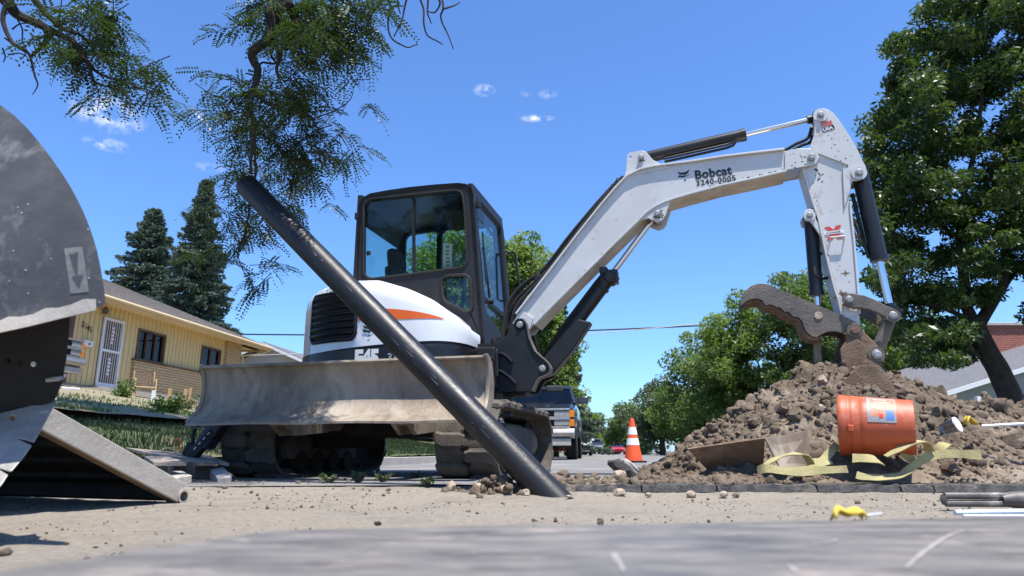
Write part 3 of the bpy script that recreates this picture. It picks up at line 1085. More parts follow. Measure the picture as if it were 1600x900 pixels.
def cylinder(name, a, b, frac, rb, rr, clips=True, gland=None):
    """hydraulic cylinder from pin a (barrel end) to pin b (rod eye)"""
    d = (b - a).normalized(); L = (b - a).length
    m_ = a + d * L * frac
    mb = MB(); mb.cyl(a + d * .03, m_, rb, 22); mb.cyl(m_ - d * .03, m_ + d * .004, rb * 1.07, 22)
    mb.tube([a + Vector((0, -.05, 0)), a + Vector((0, .05, 0))], rb * .95, 16)
    c = mb.build(name, 'cylblack', xc, smooth=True, ang=30)
    mb = MB(); mb.cyl(m_, b - d * .04, rr, 16); mb.build('rod', 'chrome', c, smooth=True)
    mb = MB(); mb.cyl(b - d * .07, b - d * .02, rr * 1.6, 14); mb.tube([b + Vector((0, -.05, 0)), b + Vector((0, .05, 0))], rr * 2.2, 16)
    mb.build('rod_eye', 'cylblack', c, smooth=True, ang=30)
    return c, d, m_


arm_c, d, m_ = cylinder('arm_cylinder', P2(1003, 248, BC), P2(1277, 184, BC), .60, .045, .019)
up = Vector((-d.z, 0, d.x))
a = P2(1003, 248, BC)
mb = MB()
for yy in (-.03, .03):
    mb.tube([a + d * .16 - up * .055 + Vector((0, yy, 0)), a + d * .62 - up * .058 + Vector((0, yy, 0)), a + d * .67 - up * .05 + Vector((0, yy, 0)), a + d * .69 - up * .03 + Vector((0, yy, 0))], .011, 8)
mb.build('hydraulic_pipe', 'cylblack', arm_c, smooth=True)
bm_c, d, m_ = cylinder('boom_cylinder', P2(847, 576, BC), P2(1026, 334, BC), .60, .05, .021)
mb = MB(); mb.cyl(m_ - d * .06, m_ + d * .02, .068, 12); mb.box(m_ - d * .02, (.13, .1, .1)); mb.box(m_ + Vector((-.05, 0, .03)), (.06, .12, .05)); mb.cyl(m_ - d * .13, m_ - d * .1, .058, 12)
mb.build('gland', 'cylblack', bm_c, bev=.008, smooth=True, ang=30)
a = P2(847, 576, BC); up = Vector((-d.z, 0, d.x))
mb = MB()
mb.tube([a + d * .1 + up * .04, a + d * .3 + up * .062, a + d * .75 + up * .058, a + d * .88 + up * .05], .017, 8)
mb.build('hydraulic_hose', 'rubber', bm_c, smooth=True)
# plate shield over the barrel foot
mb = MB()
mb.plate(exl([(838, 580), (850, 590), (866, 585), (897, 548), (925, 505), (905, 500), (880, 528), (858, 552)], BC), mf, BC - .055, BC + .055)
mb.build('cylinder_shield', 'black', bm_c, bev=.01)

# --- swing casting at the boom foot
cast = exl([(803, 504), (806, 500), (811, 498), (817, 499.5), (822, 507), (824, 517), (826, 529), (834.5, 549), (843, 557), (850, 563), (856, 569), (859, 576), (858, 582), (853, 586), (842, 590), (837, 597), (831, 611), (800, 612), (770, 615), (764, 606), (772, 580), (775, 560), (776, 548), (776, 536), (791, 525), (799, 512)], BN + .03)
mb = MB(); mb.plate(cast, mf, BN + .004, BN + .034); mb.plate(cast, mf, BF - .034, BF - .004)
mb.box((.86, -BC, .63), (.3, .2, .12)); mb.box((.80, -BC, .80), (.16, .2, .3))
cs = mb.build('swing_casting', 'black', xc, bev=.006)
# edge band
band = exl([(817, 499.5), (822, 507), (824, 517), (826, 529), (834.5, 549), (843, 557), (850, 563), (856, 569), (859, 576), (858, 582), (853, 586), (842, 590), (837, 597), (831, 611)], BN + .03)
mb = MB(); mb.loft(strip(band, BN + .046, BN - .03, .012)); mb.build('edge_band', 'darksteel', cs, bev=.003)
collar_m[0] = 'black'
pin(812, 507, BF - .03, BN + .042, .025, cs, collar=.048)
pin(847, 575.5, BF - .03, BN + .042, .025, cs, m='lens')
mb = MB(); mb.cyl((.80, -BC, .42), (.80, -BC, 1.0), .085, 24); mb.box((.70, -BC, .52), (.3, .3, .12)); mb.box((.70, -BC, .90), (.3, .26, .1))
mb.build('swing_post', 'black', xc, smooth=True, ang=30)
# hoses from the deck up behind the boom
hosep = [[(784, 560), (790, 520), (792, 490), (800, 468), (825, 441), (855, 418), (900, 362), (950, 302), (972, 280)],
         [(790, 560), (796, 520), (796, 495), (806, 470), (830, 446), (858, 420), (900, 366), (948, 307), (968, 284)],
         [(780, 565), (786, 525), (789, 500), (795, 472), (818, 444), (850, 420), (893, 365), (945, 304), (974, 276)],
         [(792, 565), (800, 530), (800, 505), (808, 478), (830, 452), (852, 430), (890, 378), (930, 326), (960, 290)]]
for i, hp in enumerate(hosep):
    rr = BC - .06 + i * .045
    mb = MB(); mb.tube(crspline([P2(x, y, rr) for x, y in hp], 5), .015, 8)
    mb.build('hydraulic_hose', 'rubber', xc, smooth=True)
for hp in ([(768, 556), (780, 552), (790, 556), (800, 566)], [(766, 578), (782, 580), (796, 590), (806, 600)]):
    mb = MB(); mb.tube(crspline([P2(x, y, BN + .05) for x, y in hp], 5), .014, 8); mb.build('hydraulic_hose', 'blackgloss', xc, smooth=True)
# hose clamp block on top of the boom knee
mb = MB()
for (x, y) in ((957, 300), (965, 291), (950, 309), (843, 437)):
    p = P2(x, y, BC); mb.box(p, (.05, .17, .03), (0, -.9, 0)); mb.cyl(p + Vector((0, -.06, .0)), p + Vector((.01, -.06, .04)), .012, 8)
mb.build('hose_clamp', 'black', boom, bev=.004)

# --- stick (arm)
SN, SF = BC + .085, BC - .085
collar_m[0] = 'white'
stk = exl([(1275, 174), (1271, 183), (1272, 198), (1270.5, 215), (1266, 228), (1258, 240), (1255, 252), (1258, 270), (1264, 290), (1272, 316), (1281, 343), (1293, 401), (1306, 452), (1312, 470), (1316, 490), (1320, 512), (1338, 525), (1345, 515), (1342, 490), (1340, 457), (1333, 376), (1327, 328), (1326, 312), (1329, 292), (1331, 282), (1340, 282), (1349, 279), (1354, 271), (1352, 261), (1345, 248), (1340, 236), (1326, 212), (1310, 188), (1302, 178), (1293, 172), (1283, 170)], SN)
mb = MB(); mb.plate(stk, mf, SN - .018, SN); mb.plate(stk, mf, SF, SF + .018)
fl = exl([(1256, 262), (1264, 290), (1272, 316), (1281, 343), (1293, 401), (1306, 452), (1312, 470), (1317, 492)], SN)
rl = exl([(1341, 490), (1339, 457), (1332.5, 376), (1327, 328), (1326.5, 315)], SN)
mb.loft(strip(fl, SN + .010, SF - .010, -.014)); mb.loft(strip(rl, SN + .010, SF - .010, -.014))
rl2 = exl([(1352, 262), (1345, 248), (1340, 236), (1326, 212), (1310, 188)], SN)
mb.loft(strip(rl2, SN, SF, .012))
stick = mb.build('stick', 'white', xc, bev=.003)
mb = MB(); mb.loft(strip(fl, SN + .008, SF - .008, .006)); mb.build('front_plate', 'boomtan', stick)
# proud horn plate at the head
horn = exl([(1276, 173), (1272, 183), (1273, 198), (1271.5, 214), (1266, 230), (1279, 241), (1325, 259), (1324, 263), (1316, 265), (1319, 326), (1327, 300), (1331, 284), (1340, 283), (1349, 279), (1354, 271), (1352, 261), (1345, 248), (1340, 236), (1326, 212), (1310, 188), (1302, 178), (1293, 172), (1283, 170)], SN)
mb = MB(); mb.plate(horn, mf, SN, SN + .013); mb.build('horn_plate', 'white', stick, bev=.004)
pin(1282.6, 178.6, SF - .02, SN + .03, .024, stick, collar=.05)
pin(1343, 269, SF - .02, SN + .035, .026, stick, collar=.05)
lugt = exl([(1281, 352), (1275, 343), (1271, 328), (1265, 326), (1258, 329), (1255, 336), (1258, 344), (1266, 346), (1276, 360), (1284, 372)], SN)
mb = MB(); mb.plate(lugt, mf, SN - .018, SN + .004); mb.plate(lugt, mf, SF - .004, SF + .018); mb.build('thumb_lug', 'white', stick, bev=.003)
pin(1265.5, 336, SF - .02, SN + .025, .021, stick, collar=.038)
# flag sticker and red X sticker
oS = Vector(ex(1286, 207, SN)); ang = R(12); eu = Vector((math.cos(ang), math.sin(ang))); ev = Vector((-eu.y, eu.x))


def stk_at(o, off, a=0.0):
    c, s_ = math.cos(a), math.sin(a)
    return lambda x, y: mf(o.x + c * x - s_ * y, o.y + s_ * x + c * y, SN + off)


g = stk_at(oS, .0145, ang)
mb = MB(); mb.plate([(-.002, -.004), (.078, -.004), (.078, .028), (-.002, .028)], lambda u, v, d: g(u, v) - Vector((0, d, 0)), 0, .001); us = mb.build('sticker', 'ink', stick)
letters('USA', .033, lambda x, y: g(x, y) + Vector((0, -.002, 0)), 'inkw', us, bold=.001, xs=1.1)
for k in range(3):
    mb = MB(); pts = []
    for t in np.linspace(0, 1, 9):
        pts.append((t * .075, .034 + k * .014 + .006 * math.sin(t * 6)))
    pts2 = [(x, y + .008) for x, y in reversed(pts)]
    mb.plate(pts + pts2, lambda u, v, d: g(u, v) - Vector((0, d, 0)), 0, .001); mb.build('flag_stripe', 'inkr', us)
oX = Vector(ex(1303, 363, SN)); g2 = stk_at(oX, .0015, R(4))
mb = MB()
for sg in (1, -1):
    mb.plate([(-.055 * sg, -.048), (-.018 * sg, -.048), (.055 * sg, .045), (.022 * sg, .045)], lambda u, v, d: g2(u, v) - Vector((0, d, 0)), 0 + (.0006 if sg > 0 else 0), .001 + (.0006 if sg > 0 else 0))
xs_ = mb.build('x_sticker', 'inkr', stick)
mb = MB(); mb.plate(rrect(-.062, -.012, .062, .01, .006), lambda u, v, d: g2(u, v) - Vector((0, d, 0)), .0022, .003); mb.build('band', 'inkw', xs_)
letters('X-CHANGE', .019, lambda x, y: g2(x - .052, y - .0075) + Vector((0, -.0036, 0)), 'ink', xs_, bold=.0004, xs=.95)
# small hose guard bracket
p0 = Vector(ex(1296, 373, SN)); p1 = Vector(ex(1318, 371, SN))
mb = MB(); mb.tube([mf(p0.x, p0.y - .02, SN), mf(p0.x, p0.y, SN + .03), mf(p1.x, p1.y, SN + .03), mf(p1.x, p1.y - .02, SN)], .006, 6)
mb.build('hose_guard', 'white', stick, smooth=True)
# weld scuff
mb = MB()
u, v = ex(1321, 427, SN)
mb.plate([(u - .03, v), (u - .005, v + .006), (u, v + .028), (u + .006, v + .006), (u + .03, v + .002), (u + .006, v - .006), (u, v - .024), (u - .006, v - .006)], mf, SN, SN + .001)
mb.build('scuff', 'rustdirt', stick)

# paint chips, grease and dirt flecks on the boom and stick
rc = random.Random(8)


def flecks(name, spots, off, par, m, n, spread, size):
    mb = MB()
    for _ in range(n):
        i = rc.randrange(len(spots) - 1); t_ = rc.random()
        x = spots[i][0] + (spots[i + 1][0] - spots[i][0]) * t_ + rc.gauss(0, spread); y = spots[i][1] + (spots[i + 1][1] - spots[i][1]) * t_ + rc.gauss(0, spread)
        r_ = size * rc.uniform(.3, 1.3); el = rc.uniform(1, 2.6); an = rc.uniform(-.6, .6)
        ring = []
        for k in range(7):
            a = 2 * PI * k / 7; q = rc.uniform(.6, 1.2)
            u_, v_ = r_ * el * q * math.cos(a), r_ * q * math.sin(a)
            pu_, pv_ = ex(x, y, off)
            ring.append(mf(pu_ + u_ * math.cos(an) - v_ * math.sin(an), pv_ + u_ * math.sin(an) + v_ * math.cos(an), off + .0008))
        mb.add(ring, [tuple(range(7))])
    kind(mb.build(name, m, par), 'stuff')


M['fleck'] = mat('dirt_fleck', (.10, .075, .055), (.05, .042, .036), 40, .8)
M['fleckpale'] = mat('dust_fleck', (.40, .36, .30), (.34, .30, .25), 40, .8)
flecks('paint_chip', [(1225, 264), (1180, 275), (1128, 286), (1076, 300)], BN, boom, 'fleck', 26, .7, .0045)
flecks('paint_chip', [(880, 457), (924, 413), (961, 376)], BN, boom, 'fleck', 7, .6, .004)
flecks('paint_chip', [(1235, 240), (1260, 250), (1230, 262)], BN + .012, boom, 'fleck', 12, 3, .004)
flecks('paint_chip', [(1000, 250), (1050, 290), (980, 310), (900, 420)], BN, boom, 'fleckpale', 24, 9, .0032)
flecks('paint_chip', [(1262, 275), (1275, 320), (1290, 380), (1303, 435)], SN, stick, 'fleck', 26, 2.2, .004)
flecks('paint_chip', [(1275, 262), (1283, 275), (1272, 285)], SN, stick, 'fleck', 22, 3.5, .0055)
flecks('paint_chip', [(1285, 195), (1310, 225), (1320, 250)], SN + .013, stick, 'fleck', 22, 8, .0035)
flecks('grease_smear', [(1022, 338), (1034, 330), (1030, 342)], BN + .006, boom, 'fleck', 12, 2.5, .006)
flecks('grease_smear', [(998, 252), (1006, 250)], BN + .008, boom, 'fleck', 6, 2, .005)
flecks('grease_smear', [(1338, 277), (1350, 277)], SN + .013, stick, 'fleck', 10, 2.5, .005)
flecks('mud_spatter', [(1312, 455), (1325, 470), (1338, 480)], SN, stick, 'rustdirt', 40, 5, .008)
flecks('mud_spatter', [(1295, 400), (1318, 440), (1330, 400)], SN, stick, 'fleckpale', 16, 8, .0035)

# --- bucket cylinder, thumb cylinder
bk_c, d, m_ = cylinder('bucket_cylinder', P2(1343, 269, BC), P2(1393, 491, BC), .635, .054, .024)
a = P2(1343, 269, BC); up = Vector((-d.z, 0, d.x))
mb = MB(); mb.tube([a + d * .15 - up * .075, a + d * .5 - up * .07, a + d * .62 - up * .06], .013, 8); mb.build('hydraulic_pipe', 'cylblack', bk_c, smooth=True)
th_c, d, m_ = cylinder('thumb_cylinder', P2(1266, 338, BC), P2(1279, 494, BC), .80, .045, .02)
mb = MB(); mb.tube(crspline([P2(1285, 395, BC), P2(1278, 400, BC), P2(1273, 412, BC + .03), P2(1274, 430, BC + .05)], 5), .011, 8); mb.build('hydraulic_hose', 'rubber', th_c, smooth=True)
mb = MB(); mb.tube(crspline([P2(1276, 431, BC + .04), P2(1284, 435, BC + .04), P2(1294, 434, BC)], 5), .011, 8); mb.build('hydraulic_hose', 'rubber', th_c, smooth=True)
# loose hose loop on the sky side
mb = MB(); mb.tube(crspline([P2(1325, 330, SN - .02), P2(1334, 345, SN - .02), P2(1342, 368, SN - .02), P2(1331, 372, SN - .02)], 5), .010, 8); mb.build('hydraulic_hose', 'rubber', bk_c, smooth=True)
# feed hoses from the boom to the stick head
for k, (p, q, c) in enumerate((((1225, 236), (1262, 216), (1268, 200)), ((1240, 234), (1266, 222), (1270, 212)))):
    mb = MB(); mb.tube(crspline([P2(*p, BC), P2((p[0] + q[0]) / 2, (p[1] + q[1]) / 2 - 1, BC), P2(*q, BC), P2(*c, BC)], 5), .012, 8); mb.build('hydraulic_hose', 'rubber', xc, smooth=True)

# --- thumb
TN, TF = BC + .11, BC - .11
tht = [(1157, 478), (1157, 468), (1159, 461), (1164, 455), (1173, 447), (1185, 443), (1200, 444), (1221, 453.5), (1248, 465), (1274, 475), (1300, 486.5), (1325, 497), (1339, 504), (1347, 511), (1347, 519), (1340, 526), (1330, 526)]
thb = [(1324, 524), (1315, 519.5), (1304, 517), (1293, 518), (1284, 522), (1276, 527), (1268, 525), (1261, 519), (1256, 511), (1255, 505), (1253, 501), (1248, 496), (1243, 495), (1238, 494), (1236, 490), (1231, 487), (1226, 487), (1222, 483), (1218, 480), (1213, 480), (1209, 477), (1203, 475.5), (1197, 477), (1193, 473), (1190, 468), (1184, 466.5), (1176, 467), (1169, 469), (1163, 473)]
T = exl(tht, TN); B = exl(thb, TN)
holeT = [ex(x, y, TN) for x, y in circle((1279, 493), 4.2, 14)]
mb = MB(); mb.plate(T + B, mf, TN - .03, TN); mb.plate(T + B, mf, TF, TF + .03)
thumb = mb.build('thumb', 'darksteel', xc, bev=.005)
mb = MB(); mb.loft(strip(B[4:], TN - .02, TF + .02, .02)); mb.build('tooth_plate', 'rustdirt', thumb, bev=.004)
mb = MB(); mb.loft(strip(T[3:12], TN - .025, TF + .025, -.018)); mb.build('back_plate', 'darksteel', thumb)
pin(1279, 493, TF - .02, TN + .006, .026, thumb, m='rock', nut=False)
a = P2(1276, 520, BC); b = P2(1278, 566, BC)
mb = MB(); mb.bar(a, b + (b - a) * .15, .045, .05); mb.build('lock_bar', 'rustdirt', thumb, bev=.006)

# --- bucket linkage
lk = exl([(1319, 462), (1324, 458), (1332, 458), (1350, 461), (1368, 468), (1384, 477), (1396, 482), (1403, 488), (1404, 496), (1399, 503), (1391, 502), (1384, 496), (1374, 490), (1360, 484), (1346, 481), (1334, 481), (1322, 477)], SN + .05)
mb = MB(); mb.plate(lk, mf, SN + .02, SN + .05); mb.plate(lk, mf, SF - .05, SF - .02)
lko = mb.build('side_link', 'darksteel', xc, bev=.005)
collar_m[0] = 'darksteel'
pin(1327, 467.5, SF - .06, SN + .06, .024, lko, collar=.04, m='steel')
pin(1396, 492.5, SF - .06, SN + .062, .026, lko, collar=.044, m='steel')
bl_ = exl([(1388, 486), (1400, 490), (1400, 500), (1394, 520), (1384, 545), (1377, 566), (1367, 568), (1362, 556), (1366, 540), (1378, 515)], BC + .06)
mb = MB(); mb.plate(bl_, mf, BC - .06, BC + .06); mb.build('bucket_link', 'darksteel', xc, bev=.01)
# bucket: ears + curved shell, mostly sunk in the spoil
EN, EF = SN + .055, SF - .055
ear = exl([(1326, 510), (1333, 504), (1341, 505), (1352, 520), (1366, 534), (1378, 548), (1380, 560), (1378, 577), (1366, 585), (1345, 580), (1322, 560), (1314, 545), (1322, 532)], EN)
mb = MB(); mb.plate(ear, mf, EN - .03, EN); mb.plate(ear, mf, EF, EF + .03)
bk = mb.build('bucket', 'rustdirt', xc, bev=.006)
pin(1336, 516, EF - .02, EN + .02, .03, bk, collar=.046, m='rustdirt')
pin(1370.5, 553.5, EF - .02, EN + .022, .03, bk, collar=.05, m='steel')
pl = exl([(1313, 545), (1327, 535), (1340, 530), (1350, 538), (1352, 543), (1347, 547), (1356, 565), (1371, 583), (1350, 590), (1316, 570)], EN + .05)
mb = MB(); mb.plate(pl, mf, EN + .02, EN + .05); mb.build('ear_plate', 'rustdirt', bk, bev=.004)
c0 = Vector(ex(1350, 560, BC))
sh = []
for k in range(14):
    a = R(60 - k * 17)
    sh.append((c0.x - .18 + .25 * math.cos(a), c0.y - .27 + .25 * math.sin(a)))
mb = MB(); mb.loft(strip(sh, BC + .30, BC - .30, .018))
mb.build('shell', 'rustdirt', bk, smooth=True)
for rr in (BC + .3, BC - .3):
    mb = MB(); mb.plate(sh, mf, rr - .012, rr + .012); mb.build('side_wall', 'rustdirt', bk)
e = Vector(sh[-1]); e2 = Vector(sh[-2]); dd = (e - e2).normalized()
for k in range(5):
    rr = BC - .26 + k * .13
    mb = MB(); mb.bar(mf(e.x, e.y, rr), mf(e.x + dd.x * .12, e.y + dd.y * .12, rr), .05, .03, up=(0, 1, 0)); mb.build('tooth', 'rustdirt', bk)

# ------------------------------------------------------------------ the street
SD = Vector((.13, 1.0)).normalized()


def xc_(y): return -2.4 + .13 * (y - 5)


def sof(x, y): return xc_(y) - x


def gz(x, y):
    """height of the terrain"""
    s = sof(x, y)
    if s < -9.6: return .16 + .03 * min(-9.6 - s, 12)
    if s < 0: return .03
    return .14 + .163 * min(s, 13)


def fbm(x, y, k=1.0, o=4):
    return noise.fractal(Vector((x * k, y * k, 3.3)), 1.0, 2.0, o)


YS = list(np.linspace(-2, 4, 8)) + list(np.linspace(4.2, 14, 40)) + list(np.linspace(14.5, 40, 50)) + list(np.linspace(42, 260, 40))


def street_strip(name, s0, s1, m, zf, n=2, y0=None, jit=0.0, k='structure'):
    rows = []
    for y in ([y0] if y0 is not None else []) + [y for y in YS if y0 is None or y > y0]:
        rows.append([Vector((xc_(y) - s, y, zf(s, y) + (jit * fbm(xc_(y) - s, y, 1.1) if jit else 0))) for s in np.linspace(s0, s1, n)])
    mb = MB(); mb.grid(rows)
    return kind(mb.build(name, m, smooth=True, ang=60), k)


# base sheet to the horizon
mb = MB(); mb.add([(-900, -60, -.12), (900, -60, -.12), (900, 1500, -.12), (-900, 1500, -.12)], [(0, 1, 2, 3)])
kind(mb.build('terrain', 'soilground'), 'structure')
street_strip('road', -9.6, 0, 'asphalt', lambda s, y: .03 + .02 * math.sin(PI * (-s) / 9.6), 9, y0=3.6)
for s0, nm in ((0, 'kerb'), (-9.75, 'kerb')):
    rows = []
    for y in YS:
        x = xc_(y) - s0
        rows.append([Vector((x, y, -.05)), Vector((x, y, .135)), Vector((x - .15, y, .14)), Vector((x - .15, y, -.05))])
    mb = MB(); mb.loft(rows); kind(mb.build(nm, 'concrete'), 'structure')
street_strip('lawn', .15, 2.6, 'grassground', lambda s, y: .13 + .163 * s, 12, y0=-2, jit=.03)
street_strip('sidewalk', 2.6, 3.8, 'concrete', lambda s, y: .15 + .163 * (2.6 + (s - 2.6) * .4), 3, y0=-2)
street_strip('lawn', 3.8, 34, 'soilground', lambda s, y: .13 + .163 * min(s, 12), 24, y0=-2, jit=.04)
street_strip('lawn', -12.5, -9.75, 'grassground', lambda s, y: .13, 4, y0=-2, jit=.03)
street_strip('sidewalk', -13.9, -12.5, 'concrete', lambda s, y: .15, 2, y0=-2)
street_strip('lawn', -60, -13.9, 'grassground', lambda s, y: .15 + .02 * min(-13.9 - s, 20), 14, y0=-2, jit=.05)

# dusty ground of the dig, fine near the camera
def near_z(x, y):
    t = min(max((y - 3.15) / .5, 0), 1); t = t * t * (3 - 2 * t)
    z = .035 * t
    z += .006 * fbm(x, y, 3.0) + .0035 * fbm(x + 9, y, 12, 3)
    if y > 6.2: z -= (y - 6.2) * .03
    if x < -2.2 and y > 3.5: z -= (-2.2 - x) * .04
    # shallow fill by the pipe, behind the cut asphalt edge
    return z


xs = np.concatenate([np.linspace(-9, -3, 30), np.linspace(-2.95, 4.5, 260), np.linspace(4.6, 12, 30)])
ys = np.concatenate([np.linspace(-4, .4, 16), np.linspace(.45, 5, 190), np.linspace(5.05, 8.5, 50)])
V = np.array([(x, y, near_z(x, y)) for y in ys for x in xs])
nx = len(xs)
F = np.array([(j * nx + i, j * nx + i + 1, (j + 1) * nx + i + 1, (j + 1) * nx + i) for j in range(len(ys) - 1) for i in range(nx - 1)])
kind(fastmesh('ground', V, F, 'dust', smooth=True), 'structure')


# ------------------------------------------------------------------ grass and weeds
rng = np.random.default_rng(5)


def blades(name, pts, h, wd, m, lean=.5, kindv='stuff', parent=None):
    """thin two-triangle blades standing on pts (N,3)"""
    n = len(pts)
    a = rng.uniform(0, 2 * PI, n); hh = h * rng.uniform(.5, 1.15, n)
    lx = np.cos(a) * lean * hh * rng.uniform(.1, 1, n); ly = np.sin(a) * lean * hh * rng.uniform(.1, 1, n)
    b = rng.uniform(0, 2 * PI, n); wx = np.cos(b) * wd / 2; wy = np.sin(b) * wd / 2
    P = np.asarray(pts)
    V = np.empty((n, 4, 3))
    V[:, 0] = P + np.stack([-wx, -wy, 0 * hh], 1); V[:, 1] = P + np.stack([wx, wy, 0 * hh], 1)
    V[:, 2] = P + np.stack([lx * .45 + wx * .7, ly * .45 + wy * .7, hh * .6], 1); V[:, 3] = P + np.stack([lx, ly, hh], 1)
    F = np.arange(n * 4).reshape(n, 4)[:, [0, 1, 3, 2]]
    # quad (0,1,2,3) with 3 the tip
    F = np.arange(n * 4).reshape(n, 4)
    o = fastmesh(name, V.reshape(-1, 3), F, m, parent)
    if kindv: o['kind'] = kindv
    return o


pts = []
for _ in range(26000):
    y = rng.uniform(5.5, 20) if rng.random() < .8 else rng.uniform(3.5, 5.5); s = rng.uniform(.2, 2.55)
    x = xc_(y) - s
    pts.append((x, y, .12 + .163 * s))
blades('grass', pts, .08, .012, 'grass')
pts = []
for _ in range(9000):
    y = rng.uniform(9, 24); s = 3.9 + rng.exponential(1.6)
    if noise.noise(Vector((s * .8, y * .5, 1))) < -.15: continue
    pts.append((xc_(y) - s, y, .12 + .163 * min(s, 12)))
blades('grass', pts, .075, .02, 'weed')
pts = []
for _ in range(5000):
    y = rng.uniform(12, 40); s = rng.uniform(-12.4, -9.8)
    pts.append((xc_(y) - s, y, .12))
blades('grass', pts, .14, .02, 'grass')


def shrub(x, y, z, r, h, n, m, label, leaf=.05, name='shrub', cat='shrub', group=None):
    t = thing(name, label, cat, (x, y, z), group=group)
    mb = MB()
    tips = []
    for k in range(9):
        a = rng.uniform(0, 2 * PI); q = rng.uniform(.3, 1) * r
        tip = Vector((q * math.cos(a), q * math.sin(a), h * rng.uniform(.55, 1)))
        mb.tube([(0, 0, 0), tip * .5 + Vector((0, 0, h * .1)), tip], [.008, .006, .003], 5); tips.append(tip)
    mb.build('stem', 'bark', t)
    C = []
    for _ in range(n):
        tp = tips[rng.integers(len(tips))]; u = rng.uniform(.35, 1.05)
        C.append(np.array(tp) * u + rng.normal(0, r * .14, 3))
    o = leafcloud('leaf_cluster', np.array(C), leaf, leaf * .5, m, t)
    o['kind'] = 'stuff'
    return t


def leafcloud(name, C, L, W, m, parent=None, droop=0.0, size_var=.35, up=.35):
    """a rhombus leaf on every point of C, normals biased upwards"""
    n = len(C)
    nrm = rng.normal(0, 1, (n, 3)); nrm[:, 2] = np.abs(nrm[:, 2]) + up
    nrm /= np.linalg.norm(nrm, axis=1)[:, None]
    d = rng.normal(0, 1, (n, 3)); d[:, 2] -= droop
    d -= nrm * (d * nrm).sum(1)[:, None]; d /= np.linalg.norm(d, axis=1)[:, None]
    b = np.cross(nrm, d)
    sz = rng.uniform(1 - size_var, 1 + size_var, n)[:, None]
    C = np.asarray(C)
    V = np.empty((n, 4, 3))
    V[:, 0] = C - d * L / 2 * sz; V[:, 1] = C + b * W / 2 * sz + nrm * W * .12; V[:, 2] = C + d * L / 2 * sz; V[:, 3] = C - b * W / 2 * sz + nrm * W * .12
    return fastmesh(name, V.reshape(-1, 3), np.arange(n * 4).reshape(n, 4), m, parent)


# ------------------------------------------------------------------ trees
M['leafgreen'] = leafmat('leaf_green', (.026, .05, .012), (.07, .105, .03), .33, .42)
M['leafbright'] = leafmat('leaf_bright', (.09, .14, .042), (.17, .22, .075), .5, .5)
M['leafmid'] = leafmat('leaf_mid', (.065, .105, .032), (.125, .165, .056), .45, .5)
M['leafgrey'] = leafmat('leaf_greygreen', (.06, .082, .04), (.10, .12, .06), .3, .5)
M['leafspruce'] = leafmat('spruce_needles', (.075, .11, .085), (.165, .205, .17), .15, .6)
M['leaflocust'] = leafmat('locust_leaf', (.019, .036, .008), (.048, .078, .017), .25, .45)


def crown_points(center, rad, n_clumps, per, clump, seed, shell=.55, squash=.75, core=()):
    r_ = np.random.default_rng(seed)
    P = []; clumps = []
    for _ in range(n_clumps):
        while True:
            v = r_.normal(0, 1, 3); v /= np.linalg.norm(v)
            q = r_.uniform(shell, 1.0) if r_.random() < .8 else r_.uniform(min(.2, shell), shell)
            c = np.array(center) + v * q * np.array(rad)
            if noise.noise(Vector(c * .55) + Vector((seed, 0, 0))) > -.32: break
        cs = clump * r_.uniform(.55, 1.3)
        clumps.append((c, cs))
        k = int(per * (cs / clump) ** 2)
        u = r_.normal(0, 1, (k, 3)); u /= np.linalg.norm(u, axis=1)[:, None]
        rr = cs * r_.uniform(.25, 1, k)[:, None] ** .6
        w_ = u * rr; w_[:, 2] *= squash
        P.append(c + w_)
    return np.concatenate(P), clumps


def limb_tree(t, base, top_, clumps, trunk_r, fork, m='bark', n_limb=14, seed=1, lean=(0, 0)):
    """tapered trunk and limbs reaching for the clumps"""
    r_ = random.Random(seed)
    mb = MB()
    f = Vector(fork)
    path = [Vector((0, 0, -.3)), Vector((0, 0, .1)), Vector((f.x * .35, f.y * .35, f.z * .45)), f]
    path = crspline(path, 4)
    mb.tube(path, list(np.linspace(trunk_r * 1.25, trunk_r * .8, len(path))), 12)
    tr = mb.build('trunk', m, t, smooth=True)
    cl = sorted(clumps, key=lambda c: -c[1])
    sel = [clumps[int(i)] for i in np.linspace(0, len(clumps) - 1, n_limb)]
    for c, cs in sel:
        c = Vector(c)
        mid = f.lerp(c, .45) + Vector((r_.uniform(-.5, .5), r_.uniform(-.5, .5), r_.uniform(-.1, .6)))
        L = (c - f).length
        a0 = trunk_r * r_.uniform(.16, .32)
        st = path[-1 - r_.randrange(0, 4)]
        pth_ = crspline([st, mid, c], 6)
        mb = MB(); mb.tube(pth_, list(np.linspace(a0, .025, len(pth_))), 7)
        # twigs
        for _ in range(5):
            i = r_.randrange(4, len(pth_)); p = pth_[i]
            q = p + Vector((r_.uniform(-1, 1), r_.uniform(-1, 1), r_.uniform(-.2, 1))) * cs * .9
            mb.tube([p, p.lerp(q, .5) + Vector((0, 0, .08)), q], [.02, .014, .006], 5)
        mb.build('limb', m, t, smooth=True)
    return tr


def broadleaf(name, label, loc, center, rad, n_clumps, per, clump, m, trunk_r, fork, leaf, seed, n_limb=12, shell=.5, group=None, cat='tree', bark='bark', extra=None):
    t = thing(name, label, cat, loc, group=group)
    P, cl = crown_points(center, rad, n_clumps, per, clump, seed, shell)
    if extra is not None:
        for e in extra:
            P2_, c2 = crown_points(*e)
            P = np.concatenate([P, P2_]); cl += c2
    limb_tree(t, None, None, cl, trunk_r, fork, bark, n_limb, seed)
    leafcloud('crown', P, leaf[0], leaf[1], m, t, droop=.5)
    return t


